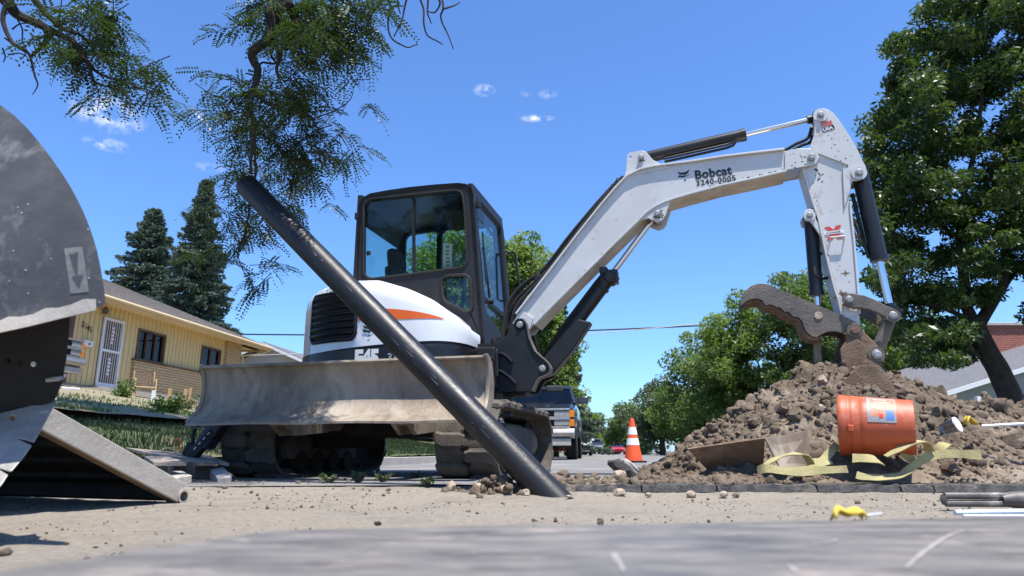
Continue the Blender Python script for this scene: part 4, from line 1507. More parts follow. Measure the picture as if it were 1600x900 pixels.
# big ash on the right, its trunk leaning in the verge beyond the spoil heap
G = 'street trees along the road'
TY = 14.5
tb = at(1578, 640, TY); tb.z = .1
bt_ = thing('broadleaf_tree', 'large dark green leafy tree with a thick leaning trunk filling the right edge', 'tree', tb, group=G)


def tlimb(pix, r0, r1, name='limb', y0=0.0, y1=0.0):
    n = len(pix)
    P = crspline([at(x, y, TY + y0 + (y1 - y0) * i / (n - 1)) - tb for i, (x, y) in enumerate(pix)], 5)
    P = [q + Vector((noise.noise(q * 2), noise.noise(q * 2 + Vector((7, 0, 0))), 0)) * .05 for q in P]
    mb = MB(); mb.tube(P, list(np.linspace(r0, r1, len(P))), 9); mb.build(name, 'barkdark', bt_, smooth=True)


tlimb([(1584, 665), (1576, 620), (1560, 578), (1537, 538), (1516, 498)], .25, .19, 'trunk')
tlimb([(1520, 508), (1508, 460), (1503, 400), (1500, 362), (1488, 328), (1466, 298), (1456, 240)], .13, .03)
tlimb([(1524, 515), (1545, 485), (1566, 450), (1585, 425), (1625, 390), (1680, 340)], .14, .04, y1=.6)
tlimb([(1503, 400), (1512, 345), (1508, 300), (1524, 235), (1536, 130), (1540, 20)], .09, .02, y1=-.6)
tlimb([(1502, 375), (1470, 352), (1432, 330), (1400, 290)], .06, .015, y1=.5)
tlimb([(1566, 450), (1574, 380), (1590, 300), (1604, 180), (1610, 60)], .10, .03, y1=-.8)
tlimb([(1590, 300), (1570, 245), (1556, 215), (1530, 205)], .035, .01, y0=-.5, y1=-1.2)
tlimb([(1604, 180), (1582, 140), (1552, 128)], .03, .01, y0=-.6, y1=-1.3)
tlimb([(1512, 500), (1470, 480), (1420, 470), (1385, 440)], .06, .015, y1=-.4)
rt = np.random.default_rng(91)
LB = [(-160, 1470), (0, 1440), (40, 1402), (80, 1378), (110, 1392), (150, 1375), (175, 1345), (220, 1338), (300, 1342), (400, 1348), (470, 1362), (520, 1392), (575, 1425), (600, 1480)]
GAPS = [(1480, 263, 17), (1537, 196, 12), (1506, 168, 8), (1446, 378, 20), (1594, 452, 30), (1410, 548, 10), (1556, 552, 34), (1596, 525, 22), (1512, 440, 8), (1475, 420, 6), (1600, 590, 55), (1535, 590, 34)]
C = []
for py in range(-170, 600, 27):
    for px in range(1330, 1790, 29):
        x = px + rt.uniform(-13, 13); y = py + rt.uniform(-12, 12)
        lb_ = float(np.interp(y, [a for a, _ in LB], [b for _, b in LB]))
        if x < lb_ + 12: continue
        if y > 540 and x > 1520: continue
        if any(math.hypot(x - gx, y - gy_) < gr_ + 9 for gx, gy_, gr_ in GAPS): continue
        for _ in range(3):
            if rt.random() < .06: continue
            q = at(x + rt.uniform(-9, 9), y + rt.uniform(-9, 9), TY + rt.normal(0, 1.0)) - tb
            k = int(rt.uniform(150, 260)); cs = rt.uniform(.24, .46)
            u = rt.normal(0, 1, (k, 3)); u /= np.linalg.norm(u, axis=1)[:, None]
            w_ = u * cs * rt.uniform(.2, 1, k)[:, None] ** .6; w_[:, 2] *= .7; w_[:, 1] *= 1.3
            C.append(np.array(q) + w_)
leafcloud('crown', np.concatenate(C), .135, .048, 'leafgreen', bt_, droop=.6, size_var=.45)
# the trees behind the heap
p = at(1180, 700, 30)
broadleaf('broadleaf_tree', 'bright green rounded tree behind the dirt pile left of the thumb', (p.x, 30, .15), (-.2, 0, 3.6), (2.7, 2.7, 3.6), 115, 330, .62, 'leafbright', .22, (0, 0, 2), (.17, .075), 21, group=G)
p = at(1262, 700, 27)
broadleaf('broadleaf_tree', 'mid green tree standing behind the excavator bucket and stick', (p.x, 27, .15), (.2, 0, 4.0), (2.0, 2.4, 3.6), 90, 320, .62, 'leafmid', .22, (0, 0, 2), (.17, .07), 22, group=G)
p = at(1115, 700, 36)
broadleaf('broadleaf_tree', 'green tree at the left foot of the dirt pile, lower than its bright neighbour', (p.x, 36, .15), (0, 0, 3.6), (2.4, 2.4, 3.4), 80, 200, .8, 'leafmid', .2, (0, 0, 2), (.22, .1), 23, group=G)
p = at(1330, 700, 33)
broadleaf('broadleaf_tree', 'shaded tree between the bucket link and the big dark tree', (p.x, 33, .15), (0, 0, 3.9), (3.0, 2.4, 3.9), 90, 200, .85, 'leafmid', .2, (0, 0, 2), (.22, .1), 24, group=G)
p = at(1450, 700, 38)
broadleaf('broadleaf_tree', 'bright tree glimpsed under the crown of the big dark tree beside the brick house', (p.x, 38, .3), (0, 0, 4.1), (4.2, 2.4, 3.9), 110, 200, .85, 'leafbright', .2, (0, 0, 2), (.24, .11), 27, group=G)
p = at(1035, 700, 52)
broadleaf('broadleaf_tree', 'grey-green bushy tree behind and to the right of the traffic cone', (p.x, 52, .15), (0, 0, 2.9), (2.9, 2.6, 2.7), 80, 190, .75, 'leafgrey', .2, (0, 0, 1.5), (.24, .12), 25, group=G)
p = at(1068, 700, 47)
broadleaf('broadleaf_tree', 'bright low tree between the cone and the foot of the heap', (p.x, 47, .15), (0, 0, 2.3), (1.9, 2, 2.2), 60, 190, .7, 'leafbright', .2, (0, 0, 1.5), (.22, .11), 28, group=G)
p = at(990, 700, 66)
broadleaf('broadleaf_tree', 'dark green tree directly behind the traffic cone', (p.x, 66, .15), (0, 0, 2.5), (2.3, 2.4, 2.5), 60, 170, .8, 'leafmid', .2, (0, 0, 1.5), (.28, .14), 26, group=G)
p = at(962, 700, 95)
broadleaf('broadleaf_tree', 'small far tree at the end of the road left of the cone', (p.x, 95, .15), (0, 0, 1.9), (2.3, 2.5, 1.9), 40, 150, .9, 'leafmid', .2, (0, 0, 1.5), (.34, .17), 29, group=G)
# left side of the street
p = at(846, 700, 25)
broadleaf('broadleaf_tree', 'light green tree seen through the cab and behind the boom foot', (p.x - .55, 25, .3), (-.1, 0, 5.2), (1.6, 2.0, 2.9), 100, 210, .58, 'leafbright', .2, (0, 0, 2.2), (.20, .09), 31, group=G,
          extra=[((.6, 0, 2.9), (1.5, 1.6, 2.2), 50, 200, .6, 34), ((-1.9, 0, 6.1), (1.6, 1.7, 2.0), 44, 200, .6, 35)])
p = at(700, 700, 27)
broadleaf('broadleaf_tree', 'light green tree seen through the cab side window', (p.x, 27, .6), (0, 0, 6.0), (1.9, 2.2, 2.4), 80, 210, .7, 'leafbright', .2, (0, 0, 2.5), (.20, .09), 36, group=G)
p = at(918, 700, 70)
broadleaf('broadleaf_tree', 'far green tree right of the parked pickup along the road', (p.x - .4, 70, .15), (0, 0, 2.4), (2.0, 2.4, 2.3), 60, 160, .75, 'leafbright', .2, (0, 0, 1.5), (.28, .14), 32, group=G)
p = at(936, 700, 130)
broadleaf('broadleaf_tree', 'small far tree closing the view at the end of the street', (p.x, 130, .15), (0, 0, 2.2), (4.0, 3.5, 2.6), 50, 150, 1.2, 'leafmid', .3, (0, 0, 1.5), (.5, .25), 33, group=G)


def spruce(label, x, y, z, H, rb, m, seed, n=22000, group=None, dens=1.0):
    t = thing('spruce_tree', label, 'spruce tree', (x, y, z), group=group)
    r_ = np.random.default_rng(seed)
    mb = MB(); mb.tube([(0, 0, -.2), (0, 0, H * .5), (0, 0, H * .97)], [H * .018, H * .011, .02], 8); mb.build('trunk', 'bark', t, smooth=True)
    P = []; D = []
    mbb = MB()
    lev = .25
    z_ = H * .06
    while z_ < H * .985:
        fr = z_ / H
        R0 = rb * (1 - fr) ** .82 * (1 + .12 * math.sin(fr * 40))
        nb = int(9 + 5 * (1 - fr))
        for b in range(nb):
            a = r_.uniform(0, 2 * PI); L = R0 * r_.uniform(.6, 1.12) + .12
            ca, sa = math.cos(a), math.sin(a)
            droop = .32 if fr < .7 else -.35
            mbb.tube([(0, 0, z_), (ca * L * .5, sa * L * .5, z_ - droop * L * .3), (ca * L * .95, sa * L * .95, z_ - droop * L * .42)], [.03, .02, .008], 4, caps=False)
            k = int(L * 55 * dens) + 12
            u = r_.uniform(.12, 1, k) ** .75
            side = r_.normal(0, 1, k) * .17 * L * (1.15 - u) + r_.normal(0, .05, k)
            px = ca * u * L - sa * side; py = sa * u * L + ca * side
            pz = z_ - droop * L * .42 * u - np.abs(r_.normal(0, .10, k)) + .05
            P.append(np.stack([px, py, pz], 1))
        z_ += .17 + .16 * (1 - fr)
    mbb.build('branch', 'bark', t)['kind'] = 'stuff'
    C = np.concatenate(P)
    n = len(C)
    # tufts: two crossed slim rhombs pointing outwards and up a little
    d = C.copy(); d[:, 2] = 0; d /= (np.linalg.norm(d, axis=1)[:, None] + 1e-6); d += r_.normal(0, .55, (n, 3)); d /= np.linalg.norm(d, axis=1)[:, None]
    o1 = np.cross(d, r_.normal(0, 1, (n, 3))); o1 /= np.linalg.norm(o1, axis=1)[:, None]; o2 = np.cross(d, o1)
    L = r_.uniform(.12, .26, n)[:, None]; W = .035
    V = np.empty((n, 2, 4, 3))
    for j, o in enumerate((o1, o2)):
        V[:, j, 0] = C - d * L / 2; V[:, j, 1] = C + o * W; V[:, j, 2] = C + d * L / 2; V[:, j, 3] = C - o * W
    fastmesh('crown', V.reshape(-1, 3), np.arange(n * 8).reshape(-1, 4), m, t)
    return t


SG = 'spruces behind the yellow house'
p = at(220, 500, 33); spruce('blue-green spruce behind the yellow house, the shorter of the pair at the left', p.x, 33, 1.9, 10.6, 3.6, 'leafspruce', 3, group=SG, dens=1.5)
p = at(300, 500, 31); spruce('tall blue-green spruce behind the roof of the yellow house, nearer the hanging branch', p.x, 31, 1.9, 11.3, 2.7, 'leafspruce', 4, group=SG, dens=1.5)
p = at(868, 640, 34); spruce('dark spruce behind the parked pickup with drooping side branches', p.x, 34, .2, 8.4, 2.3, 'leafspruce', 6, dens=1.0)

# ------------------------------------------------------------------ honey locust overhead: crown out of frame, boughs hanging in
hl = thing('honey_locust_tree', 'honey locust whose feathery boughs hang into the top left of the view', 'tree', (-6.2, 2.2, .2))
LOC = Vector((-6.2, 2.2, .2))
mb = MB()
tp = crspline([Vector((0, 0, -.3)), Vector((0, .05, .6)), Vector((.2, .1, 2.2)), Vector((.5, .2, 3.6))], 5)
mb.tube(tp, list(np.linspace(.27, .19, len(tp))), 12); mb.build('trunk', 'bark', hl, smooth=True)


def locust_leaves(name, pts, dirs, parent, m='leaflocust', L0=.145, pairs=9, leaf=.030):
    """compound leaves: pairs of leaflets along a drooping rachis"""
    V = []; n = 0
    for p, d in zip(pts, dirs):
        L = L0 * random.uniform(.65, 1.2)
        d = Vector(d).normalized()
        sd = d.cross(Vector((random.gauss(0, .4), random.gauss(0, .4), 1))).normalized()
        nm = sd.cross(d)
        drp = random.uniform(.1, .55)
        for k in range(pairs):
            u = (k + .6) / pairs
            q = p + d * (L * u) + Vector((0, 0, -drp * L * u * u))
            lw = leaf * (1 - .35 * abs(u - .45)) * random.uniform(.85, 1.15)
            for sg in (-1, 1):
                ax = (sd * sg + d * .45 + nm * random.uniform(-.35, .25)).normalized()
                w_ = d * lw * .27
                a = q + ax * lw * .1; b = q + ax * lw
                c = (a + b) / 2
                V += [a, c - w_ - nm * .001, b, c + w_]
    F = np.arange(len(V)).reshape(-1, 4)
    return fastmesh(name, np.array([tuple(v) for v in V]), F, m, parent)


def bough(pix, Y0, Y1, r0, r1, name='limb', root=None):
    """limb following photo pixels with its own depth from Y0 to Y1"""
    n = len(pix)
    P = [at(x, y, Y0 + (Y1 - Y0) * i / (n - 1)) - LOC for i, (x, y) in enumerate(pix)]
    if root is not None: P = [Vector(q) for q in root] + P
    P = crspline(P, 5)
    P = [q + Vector((noise.noise(q * 6), noise.noise(q * 6 + Vector((9, 0, 0))), noise.noise(q * 6 + Vector((0, 9, 0))))) * .025 for q in P]
    mb = MB(); mb.tube(P, list(np.linspace(r0, r1, len(P))), 7); mb.build(name, 'barkdark', hl, smooth=True)
    return P


def foliage(name, blobs, per, seed, twig=True):
    """sprays of compound leaves filling pixel blobs (x, y, radius px, Y)"""
    random.seed(seed)
    pts, dirs = [], []
    mb = MB()
    for (x, y, rx, ry, Y, dn) in blobs:
        k = int(per * dn * rx * ry / 900)
        for _ in range(k):
            a = random.uniform(0, 2 * PI); q = math.sqrt(random.random())
            Yd = (Y + .35 if y > 185 else Y) + random.gauss(0, .15)
            p = at(x + rx * q * math.cos(a), y + ry * q * math.sin(a), Yd) - LOC
            base = p + Vector((random.gauss(0, .05), random.gauss(0, .05), random.uniform(.02, .1)))
            td = Vector((random.gauss(0, 1), random.gauss(0, .8), random.gauss(-.5, .5))).normalized()
            tl = random.uniform(.08, .22)
            sdv = td.cross(Vector((0, 0, 1))).normalized()
            nl = random.randint(4, 7)
            for j in range(nl):
                sg = 1 if j % 2 else -1
                d = td * .55 + sdv * sg * random.uniform(.4, 1) + Vector((0, random.gauss(0, .25), random.gauss(-.25, .3)))
                pts.append(base + td * tl * (j + .3) / nl); dirs.append(d)
            pts.append(base + td * tl); dirs.append(td + Vector((0, 0, -.2)))
            if twig:
                mb.tube([base - td * .05, base + td * tl * .5 + Vector((0, 0, .008)), base + td * tl], [.0032, .0025, .0012], 4, caps=False)
    locust_leaves(name, pts, dirs, hl)
    if mb.f: mb.build('twig', 'barkdark', hl)['kind'] = 'stuff'


# centre bough (hanging in front of the sky left of the cab)
root = [(.5, .2, 3.6), (1.6, .5, 4.6), (3.0, 1.2, 5.2)]
bough([(418, -60), (421, 15), (424, 40), (418, 65), (396, 82), (398, 96), (404, 108), (400, 125), (394, 145), (392, 165), (399, 190), (398, 215), (392, 245), (388, 270)], 3.7, 3.95, .045, .008, root=root)
bough([(432, -40), (433, 30), (432, 60), (437, 90), (432, 110), (434, 130)], 3.75, 3.85, .022, .008)
bough([(445, -40), (452, 20), (462, 45), (458, 62)], 3.8, 3.9, .02, .007)
bough([(437, 60), (424, 85), (430, 100), (410, 98), (404, 104)], 3.85, 3.9, .009, .006)
bough([(394, 145), (370, 150), (352, 165), (345, 185)], 3.9, 3.8, .008, .003)
bough([(400, 150), (440, 170), (470, 175), (490, 195), (500, 215)], 3.9, 4.1, .014, .003)
bough([(398, 200), (420, 215), (450, 225), (480, 235), (530, 240)], 3.95, 4.1, .008, .003)
bough([(480, 190), (520, 175), (545, 155), (552, 140)], 4.0, 4.1, .006, .002)
bough([(398, 230), (396, 280), (390, 330), (380, 370), (372, 405), (390, 440)], 3.95, 4.5, .009, .002)
bough([(380, 370), (360, 400), (352, 420)], 4.4, 4.5, .005, .002)
bough([(590, -40), (600, -5), (575, 30), (565, 55)], 3.8, 3.9, .012, .004)
# bare twigs
TWG = [[(600, -10), (612, 15), (608, 35), (612, 55), (628, 70), (640, 78), (655, 73)], [(640, -15), (634, 12), (626, 40), (618, 56)], [(622, -10), (624, 12), (626, 22)],
       [(652, -10), (658, 15), (662, 40), (668, 55), (680, 62), (692, 70)], [(668, -10), (664, 18), (675, 38)], [(690, -12), (694, 15), (692, 30), (702, 55), (708, 76)], [(694, 18), (708, 12), (718, 6)], [(680, -10), (688, 4), (678, 20), (664, 16)], [(724, -12), (728, 2)]]
for tw in TWG: bough(tw, 3.8, 3.85, .0075, .0035, name='bare_twig')
foliage('leaf_spray', [(455, 25, 75, 42, 3.8, 1.35), (540, 25, 55, 40, 3.85, 1.2), (500, 70, 60, 32, 3.9, 1.2), (545, 75, 32, 28, 3.95, .8), (470, 105, 40, 30, 3.9, 1.15), (600, 10, 24, 14, 3.8, .5), (395, 5, 30, 10, 3.8, .8), (375, 58, 20, 14, 3.85, .45), (362, 110, 18, 8, 3.85, .3),
                       (395, 150, 38, 26, 3.9, 1.4), (345, 160, 22, 26, 3.85, .9), (330, 195, 22, 16, 3.85, .6), (440, 160, 42, 34, 3.95, 1.2), (470, 195, 40, 34, 4.0, 1.1), (385, 205, 36, 24, 3.9, 1.0), (420, 235, 50, 28, 3.95, 1.2), (480, 235, 48, 26, 4.05, 1.0), (535, 235, 36, 24, 4.1, .7), (535, 155, 26, 18, 4.1, .35), (555, 180, 20, 16, 4.1, .3), (540, 280, 14, 18, 4.1, .35), (525, 270, 14, 20, 4.1, .3)], 9.5, 41)
foliage('leaf_spray', [(390, 280, 36, 20, 4.3, .9), (440, 285, 45, 26, 4.3, .9), (480, 325, 26, 14, 4.4, .5), (360, 325, 22, 30, 4.4, .8), (430, 330, 36, 22, 4.4, .7), (375, 375, 34, 28, 4.5, .9), (355, 410, 18, 20, 4.5, .6), (375, 430, 40, 16, 4.5, .7), (415, 440, 20, 16, 4.5, .4), (430, 380, 18, 16, 4.5, .4), (362, 445, 18, 8, 4.5, .4)], 15, 42)
# upper-left bough
root2 = [(.3, .15, 2.9), (.5, .8, 3.8)]
bough([(-120, -70), (-30, -30), (15, 5), (30, 22), (60, 40), (90, 55), (115, 70), (140, 105), (150, 130)], 3.2, 3.7, .05, .006, root=root2)
bough([(68, 42), (70, 60), (62, 78), (50, 92)], 3.4, 3.45, .02, .007)
bough([(40, -20), (70, 15), (95, 45), (125, 55), (145, 70)], 3.4, 3.6, .022, .006)
bough([(110, 70), (145, 105), (170, 120), (210, 135), (265, 152)], 3.6, 3.8, .011, .003)
bough([(150, 128), (185, 138), (205, 155), (235, 165)], 3.7, 3.75, .006, .002)
bough([(12, 5), (5, 35), (15, 60), (40, 80), (50, 92), (56, 115), (60, 130), (52, 146)], 3.3, 3.4, .014, .002)
bough([(150, 130), (155, 150), (148, 172)], 3.7, 3.7, .004, .002); bough([(155, 150), (164, 172), (172, 190)], 3.7, 3.7, .003, .0015)
for tw in ([(0, 18), (20, 14), (36, 20)], [(28, 25), (36, 45), (34, 66), (44, 82)], [(4, 60), (22, 72), (40, 84), (32, 95)], [(10, 84), (28, 82), (46, 92)], [(60, 25), (85, 30), (100, 45)], [(75, 60), (85, 68), (92, 80), (105, 100)], [(20, 45), (32, 38), (50, 40)], [(105, 100), (115, 118), (125, 128)], [(0, 75), (6, 90), (5, 100)], [(40, 66), (52, 58), (66, 60)]):
    bough(tw, 3.4, 3.45, .005, .0025, name='bare_twig')
foliage('leaf_spray', [(130, 20, 34, 22, 3.6, .8), (175, 30, 22, 24, 3.65, .75), (105, 8, 20, 10, 3.6, .5), (185, 50, 16, 10, 3.65, .5), (110, 55, 36, 16, 3.6, .6), (150, 75, 30, 22, 3.65, .8), (85, 88, 26, 14, 3.5, .6), (115, 95, 26, 16, 3.6, .7), (155, 105, 34, 20, 3.65, .9), (195, 98, 12, 10, 3.7, .4), (190, 125, 32, 14, 3.7, .95), (228, 137, 28, 12, 3.75, .9), (258, 150, 14, 8, 3.8, .7), (170, 140, 26, 8, 3.7, .7), (215, 168, 22, 12, 3.75, .55), (205, 180, 14, 8, 3.75, .3), (70, 40, 16, 10, 3.5, .3), (6, 155, 5, 6, 3.4, .5), (3, 10, 10, 8, 3.4, .3)], 13.5, 43)
# crown above the frame, shading the verge and the machine
P, cl = crown_points((1.6, 2.7, 7.5), (5.2, 3.9, 2.1), 230, 170, .55, 77, shell=.1)
cl2 = []
keep = []
for c, cs in cl: cl2.append((c, cs))
wp = P + np.array(LOC)
P3, cl3 = crown_points((1.6, 6.4, 9.6), (4.0, 3.2, 1.7), 130, 150, .6, 78, shell=.1)
P = np.concatenate([P, P3]); cl2 += cl3; wp = P + np.array(LOC)
gap = np.array([noise.noise(Vector((float(q[0]) * .9, float(q[1]) * .9, 3.0))) for q in wp])
P = P[(wp[:, 2] > .6 + .79 * wp[:, 1]) & (wp[:, 2] > 3.4) & ((wp[:, 1] > 5.2) | (wp[:, 0] < -3.0) | (gap > .30))]
leafcloud('crown', P, .12, .055, 'leaflocust', hl)
for c, cs in cl2[::9]:
    c = Vector(c)
    if (c + LOC).z < .8 + .9 * (c + LOC).y: continue
    mb = MB(); q = crspline([Vector((.5, .2, 3.6)), Vector((.5, .2, 3.6)).lerp(c, .5) + Vector((0, 0, .6)), c], 5)
    mb.tube(q, list(np.linspace(.08, .015, len(q))), 6); mb.build('limb', 'barkdark', hl, smooth=True)

# ------------------------------------------------------------------ yellow house
HA = Vector((-12.2, 20.0, 2.1))
HR = math.atan2(1.0, .13)
ho = thing('house', 'yellow board-and-batten bungalow with tan brick below its windows and a barred white door', 'house', HA, (0, 0, HR))
# local: x along the front away from the camera, y into the house, z up from the floor


def hbox(name, m, x0, x1, y0, y1, z0, z1, parent=ho, bev=0):
    mb = MB(); mb.box(((x0 + x1) / 2, (y0 + y1) / 2, (z0 + z1) / 2), (x1 - x0, y1 - y0, z1 - z0))
    return mb.build(name, m, parent, bev=bev)


hbox('foundation', 'concrete', -6, 7.8, .02, 8, -1.2, .0)
hx = [(0.02, .83, -.0, 2.04)]
mb = MB()
W1 = (1.62, 3.02, 1.0, 2.0); W2 = (5.2, 6.5, .95, 2.0); DR = (.0, .88, 0, 2.05); PW = (-3.6, -1.25, .35, 2.05)
def hole(w): return [(w[0], w[2]), (w[1], w[2]), (w[1], w[3]), (w[0], w[3])]
mb.plate([(-6, 0), (7.8, 0), (7.8, 2.52), (-6, 2.52)], lambda u, v, d: Vector((u, d, v)), .0, .12, [hole(W1), hole(W2), [(DR[0], .003), (DR[1], .003), (DR[1], DR[3]), (DR[0], DR[3])], hole(PW)])
wall = mb.build('wall', 'yellow', ho)
mb = MB(); mb.box((.9, 4.0, 1.2), (13.7, 7.6, 2.5)); mb.build('inner_volume', 'dark', ho, loc=(0, .35, 0))
# battens, one by one
bt = None
x = -5.9
while x < 6.8:
    z0, z1 = 0.02, 2.5
    segs = [(0.02, 2.5)]
    for w_ in (W1, W2, DR, PW):
        if w_[0] - .06 < x < w_[1] + .06:
            segs = [(w_[3] + .07, 2.5)] + ([] if w_ is DR else [(1.0, w_[2] - .04)] if w_[2] > 1.1 else [])
    for a, b in segs:
        if x > 1.45: a = max(a, 1.03)
        if b - a < .05: continue
        mb = MB(); mb.box((0, 0, 0), (.045, .03, b - a)); o = mb.build('batten', 'yellow', wall)
        o.location = (x, -.014, (a + b) / 2)
    x += .2
# brick wainscot, sill course, brick pier at the far end
hbox('brick_wainscot', 'tanbrick', 1.5, 6.75, -.10, .0, -.35, .96)
hbox('sill_course', 'winframe', 1.47, 6.75, -.14, .0, .962, 1.01)
hbox('brick_pier', 'tanbrick', 6.78, 7.85, -.12, .05, -.5, 2.5)
# roof: hipped at the far end
ov = .62
mb = MB()
x0, x1 = -6.6, 9.3
zr = 2.52; rise = .44
yr = 4.0; zt_ = zr + rise * (yr + ov)
xh = x1 - (yr + ov)
A = [(x0, -ov, zr), (x1, -ov, zr), (xh, yr, zt_), (x0, yr, zt_), (x1, 2 * yr + ov, zr), (x0, 2 * yr + ov, zr)]
B_ = [(p[0], p[1], p[2] - .05) for p in A]
mb.add(A, [(0, 1, 2, 3), (1, 4, 2), (4, 5, 3, 2)])
mb.add(B_, [(0, 3, 2, 1), (1, 2, 4), (4, 2, 3, 5)])
rf = mb.build('roof', 'shingle', ho)
# shingle courses as raised lines
for k in range(1, 26):
    y_ = -ov + (yr + ov) * k / 26; z_ = zr + rise * (y_ + ov)
    mb = MB(); xe = x1 - (y_ + ov)
    mb.box(((x0 + xe) / 2, y_, z_ + .004), (xe - x0, .012, .014)); mb.build('shingle_course', 'shingle', rf)
hbox('fascia', 'fascia', x0, x1 + .02, -ov - .025, -ov, zr - .17, zr - .02)
mb = MB(); mb.box((x1 + .012, yr, zr - .095), (.025, 2 * yr + 2 * ov, .15)); mb.build('fascia', 'fascia', ho)
hbox('soffit', 'fascia', x0, x1, -ov, .1, zr - .10, zr - .06)
mb = MB(); mb.box((8.55, 4, zr - .08), (1.45, 8.4, .04)); mb.build('soffit', 'fascia', ho)
mb = MB(); mb.tube([(x0, -ov - .08, zr - .06), (x1, -ov - .08, zr - .06)], .055, 8); g_ = mb.build('gutter', 'fascia', ho, smooth=True)
mb = MB(); mb.tube([(x1 - .1, -ov - .06, zr - .1), (x1 - .35, -ov + .1, zr - .3), (7.9, -.16, zr - .55), (7.9, -.16, 0)], .04, 8); mb.build('downspout', 'fascia', ho, smooth=True)


def window(w_, mull, parent=ho, nm='window'):
    a, b, z0, z1 = w_
    mb = MB()
    for q in ((a + .03, .02, (z0 + z1) / 2, .06, z1 - z0), (b - .03, .02, (z0 + z1) / 2, .06, z1 - z0)): mb.box(q[:3], (q[3], .14, q[4]))
    mb.box(((a + b) / 2, .02, z1 - .03), (b - a - .12, .136, .06)); mb.box(((a + b) / 2, .02, z0 + .03), (b - a - .12, .136, .06))
    f = mb.build(nm, 'winframe', parent)
    for xm in mull:
        mb = MB(); mb.box((xm, .02, (z0 + z1) / 2), (.04, .08, z1 - z0 - .12)); mb.build('mullion', 'winframe', f)
    hs_ = [a + .06] + [m + 0 for m in mull] + [b - .06]
    for i in range(len(hs_) - 1):
        mb = MB(); mb.box(((hs_[i] + hs_[i + 1]) / 2, .05, (z0 + z1) / 2), (hs_[i + 1] - hs_[i] - .03, .008, z1 - z0 - .12)); mb.build('pane', 'housegl', f)
    mb = MB(); mb.box(((a + b) / 2, -.06, z0 - .03), (b - a + .1, .16, .05)); mb.build('sill', 'winframe', f)
    return f


window(W1, (2.1, 2.55)); window(W2, (5.85,)); 
pwf = window(PW, (-2.8, -2.0))
for k in range(5):
    mb = MB(); mb.box((-2.4, .0, .7 + k * .3), (2.2, .02, .02)); mb.build('blind_slat', 'whitetrim', pwf)
hbox('corner_board', 'winframe', -1.22, -1.08, -.03, .0, 0, 2.45)
# barred storm door
mb = MB()
for xx in (.03, .85): mb.box((xx, -.05, 1.02), (.06, .05, 2.06))
for zz in (.06, 1.08, 2.02): mb.box((.44, -.05, zz), (.76, .045, .07 if zz != .06 else .12))
dr = mb.build('storm_door', 'whitetrim', ho)
for k in range(8):
    mb = MB(); mb.box((.11 + k * .094, -.05, 1.05), (.014, .016, 1.92)); mb.build('door_bar', 'whitetrim', dr)
for zc in (.62, 1.56):
    mb = MB()
    for j in range(5):
        c = (.44, -.06, zc - .22 + j * .11)
        mb.lathe([(.03, -.006), (.045, 0), (.03, .006), (.018, 0)], c, 'y', 8)
        mb.box((.44 + (.05 if j % 2 else -.05), -.06, c[2]), (.06, .01, .02), (0, .7 if j % 2 else -.7, 0))
    mb.build('scroll_ornament', 'whitetrim', dr)
hbox('door_panel', 'winframe', .03, .85, .02, .06, .0, 2.03)
hbox('step', 'concrete', -.15, 1.1, -.35, -.005, -.16, -.02)
hbox('porch_slab', 'concrete', -1.3, 5.6, -1.5, .0, -.75, -.17)
mb = MB(); mb.box((-.55, -.06, 1.15), (.34, .12, .15)); mb.box((-.55, -.07, 1.235), (.38, .15, .02)); mbx = mb.build('mailbox', 'whitetrim', ho, bev=.01)
mb = MB(); mb.lathe([(.001, -.135), (.03, -.13), (.03, -.12)], (-.53, 0, 1.15), 'y', 12); mb.build('badge', 'dark', mbx)
nums = letters('2145', .23, lambda x, y: Vector((-.83 + x * .95, -.034, 1.62 + y - x * .28)), 'dark', ho, name='house_number', bold=.004, xs=1.0)
mb = MB()
mb.lathe([(.02, 0), (.07, .02), (.10, .12), (.05, .2), (.01, .24)], (-.13, -.16, 2.1), 'z', 10)
for k in range(7): mb.tube([(-.13, -.16, 2.2), (-.13 + .16 * math.cos(k), -.16 + .1 * math.sin(k), 2.2 + .12 * math.sin(k * 2.2))], .009, 4)
mb.build('wall_lantern', 'darksteel', ho)

# ------------------------------------------------------------------ white house further on
w0 = at(372, 575, 37)
wh = thing('house', 'pale house with a white-trimmed grey gable roof beyond the yellow bungalow', 'house', (-9.9, 37, 2.05), (0, 0, HR))
mb = MB()
L_, Wd, eh, rh_ = 11.0, 7.0, 2.45, 1.5
mb.plate([(0, -1), (Wd, -1), (Wd, eh), (Wd / 2, eh + rh_ - .1), (0, eh)], lambda u, v, d: Vector((d, u, v)), 0, L_)
mb.build('wall', 'carwhite', wh)
for sg in (0, 1):
    mb = MB()
    a = (-.7 if not sg else Wd + .7); za = eh - .28
    mb.plate([(a, za), (Wd / 2, eh + rh_), (Wd / 2, eh + rh_ + .08), (a, za + .08)], lambda u, v, d: Vector((d, u, v)), -.8, L_ + .6)
    rp = mb.build('roof', 'shinglegrey', wh)
    mb = MB(); mb.plate([(a, za - .13), (Wd / 2, eh + rh_ - .13), (Wd / 2, eh + rh_ + .03), (a, za + .03)], lambda u, v, d: Vector((d, u, v)), -.86, -.805); mb.build('barge_board', 'whitetrim', rp)
mb = MB(); mb.box((L_ / 2, -.74, eh - .28), (L_ + 1.4, .05, .16)); mb.build('fascia', 'whitetrim', wh)
for k in range(6):
    z = .2 + k * .38
    mb = MB(); mb.box((-.012, Wd / 2, z), (.02, Wd - .1, .035)); mb.build('siding_board', 'whitetrim', wh)
mb = MB(); mb.box((-.02, 2.0, 1.3), (.05, 1.2, 1.0)); wn = mb.build('window', 'whitetrim', wh)
mb = MB(); mb.box((-.03, 2.0, 1.3), (.05, 1.04, .84)); mb.build('pane', 'cargl', wn)
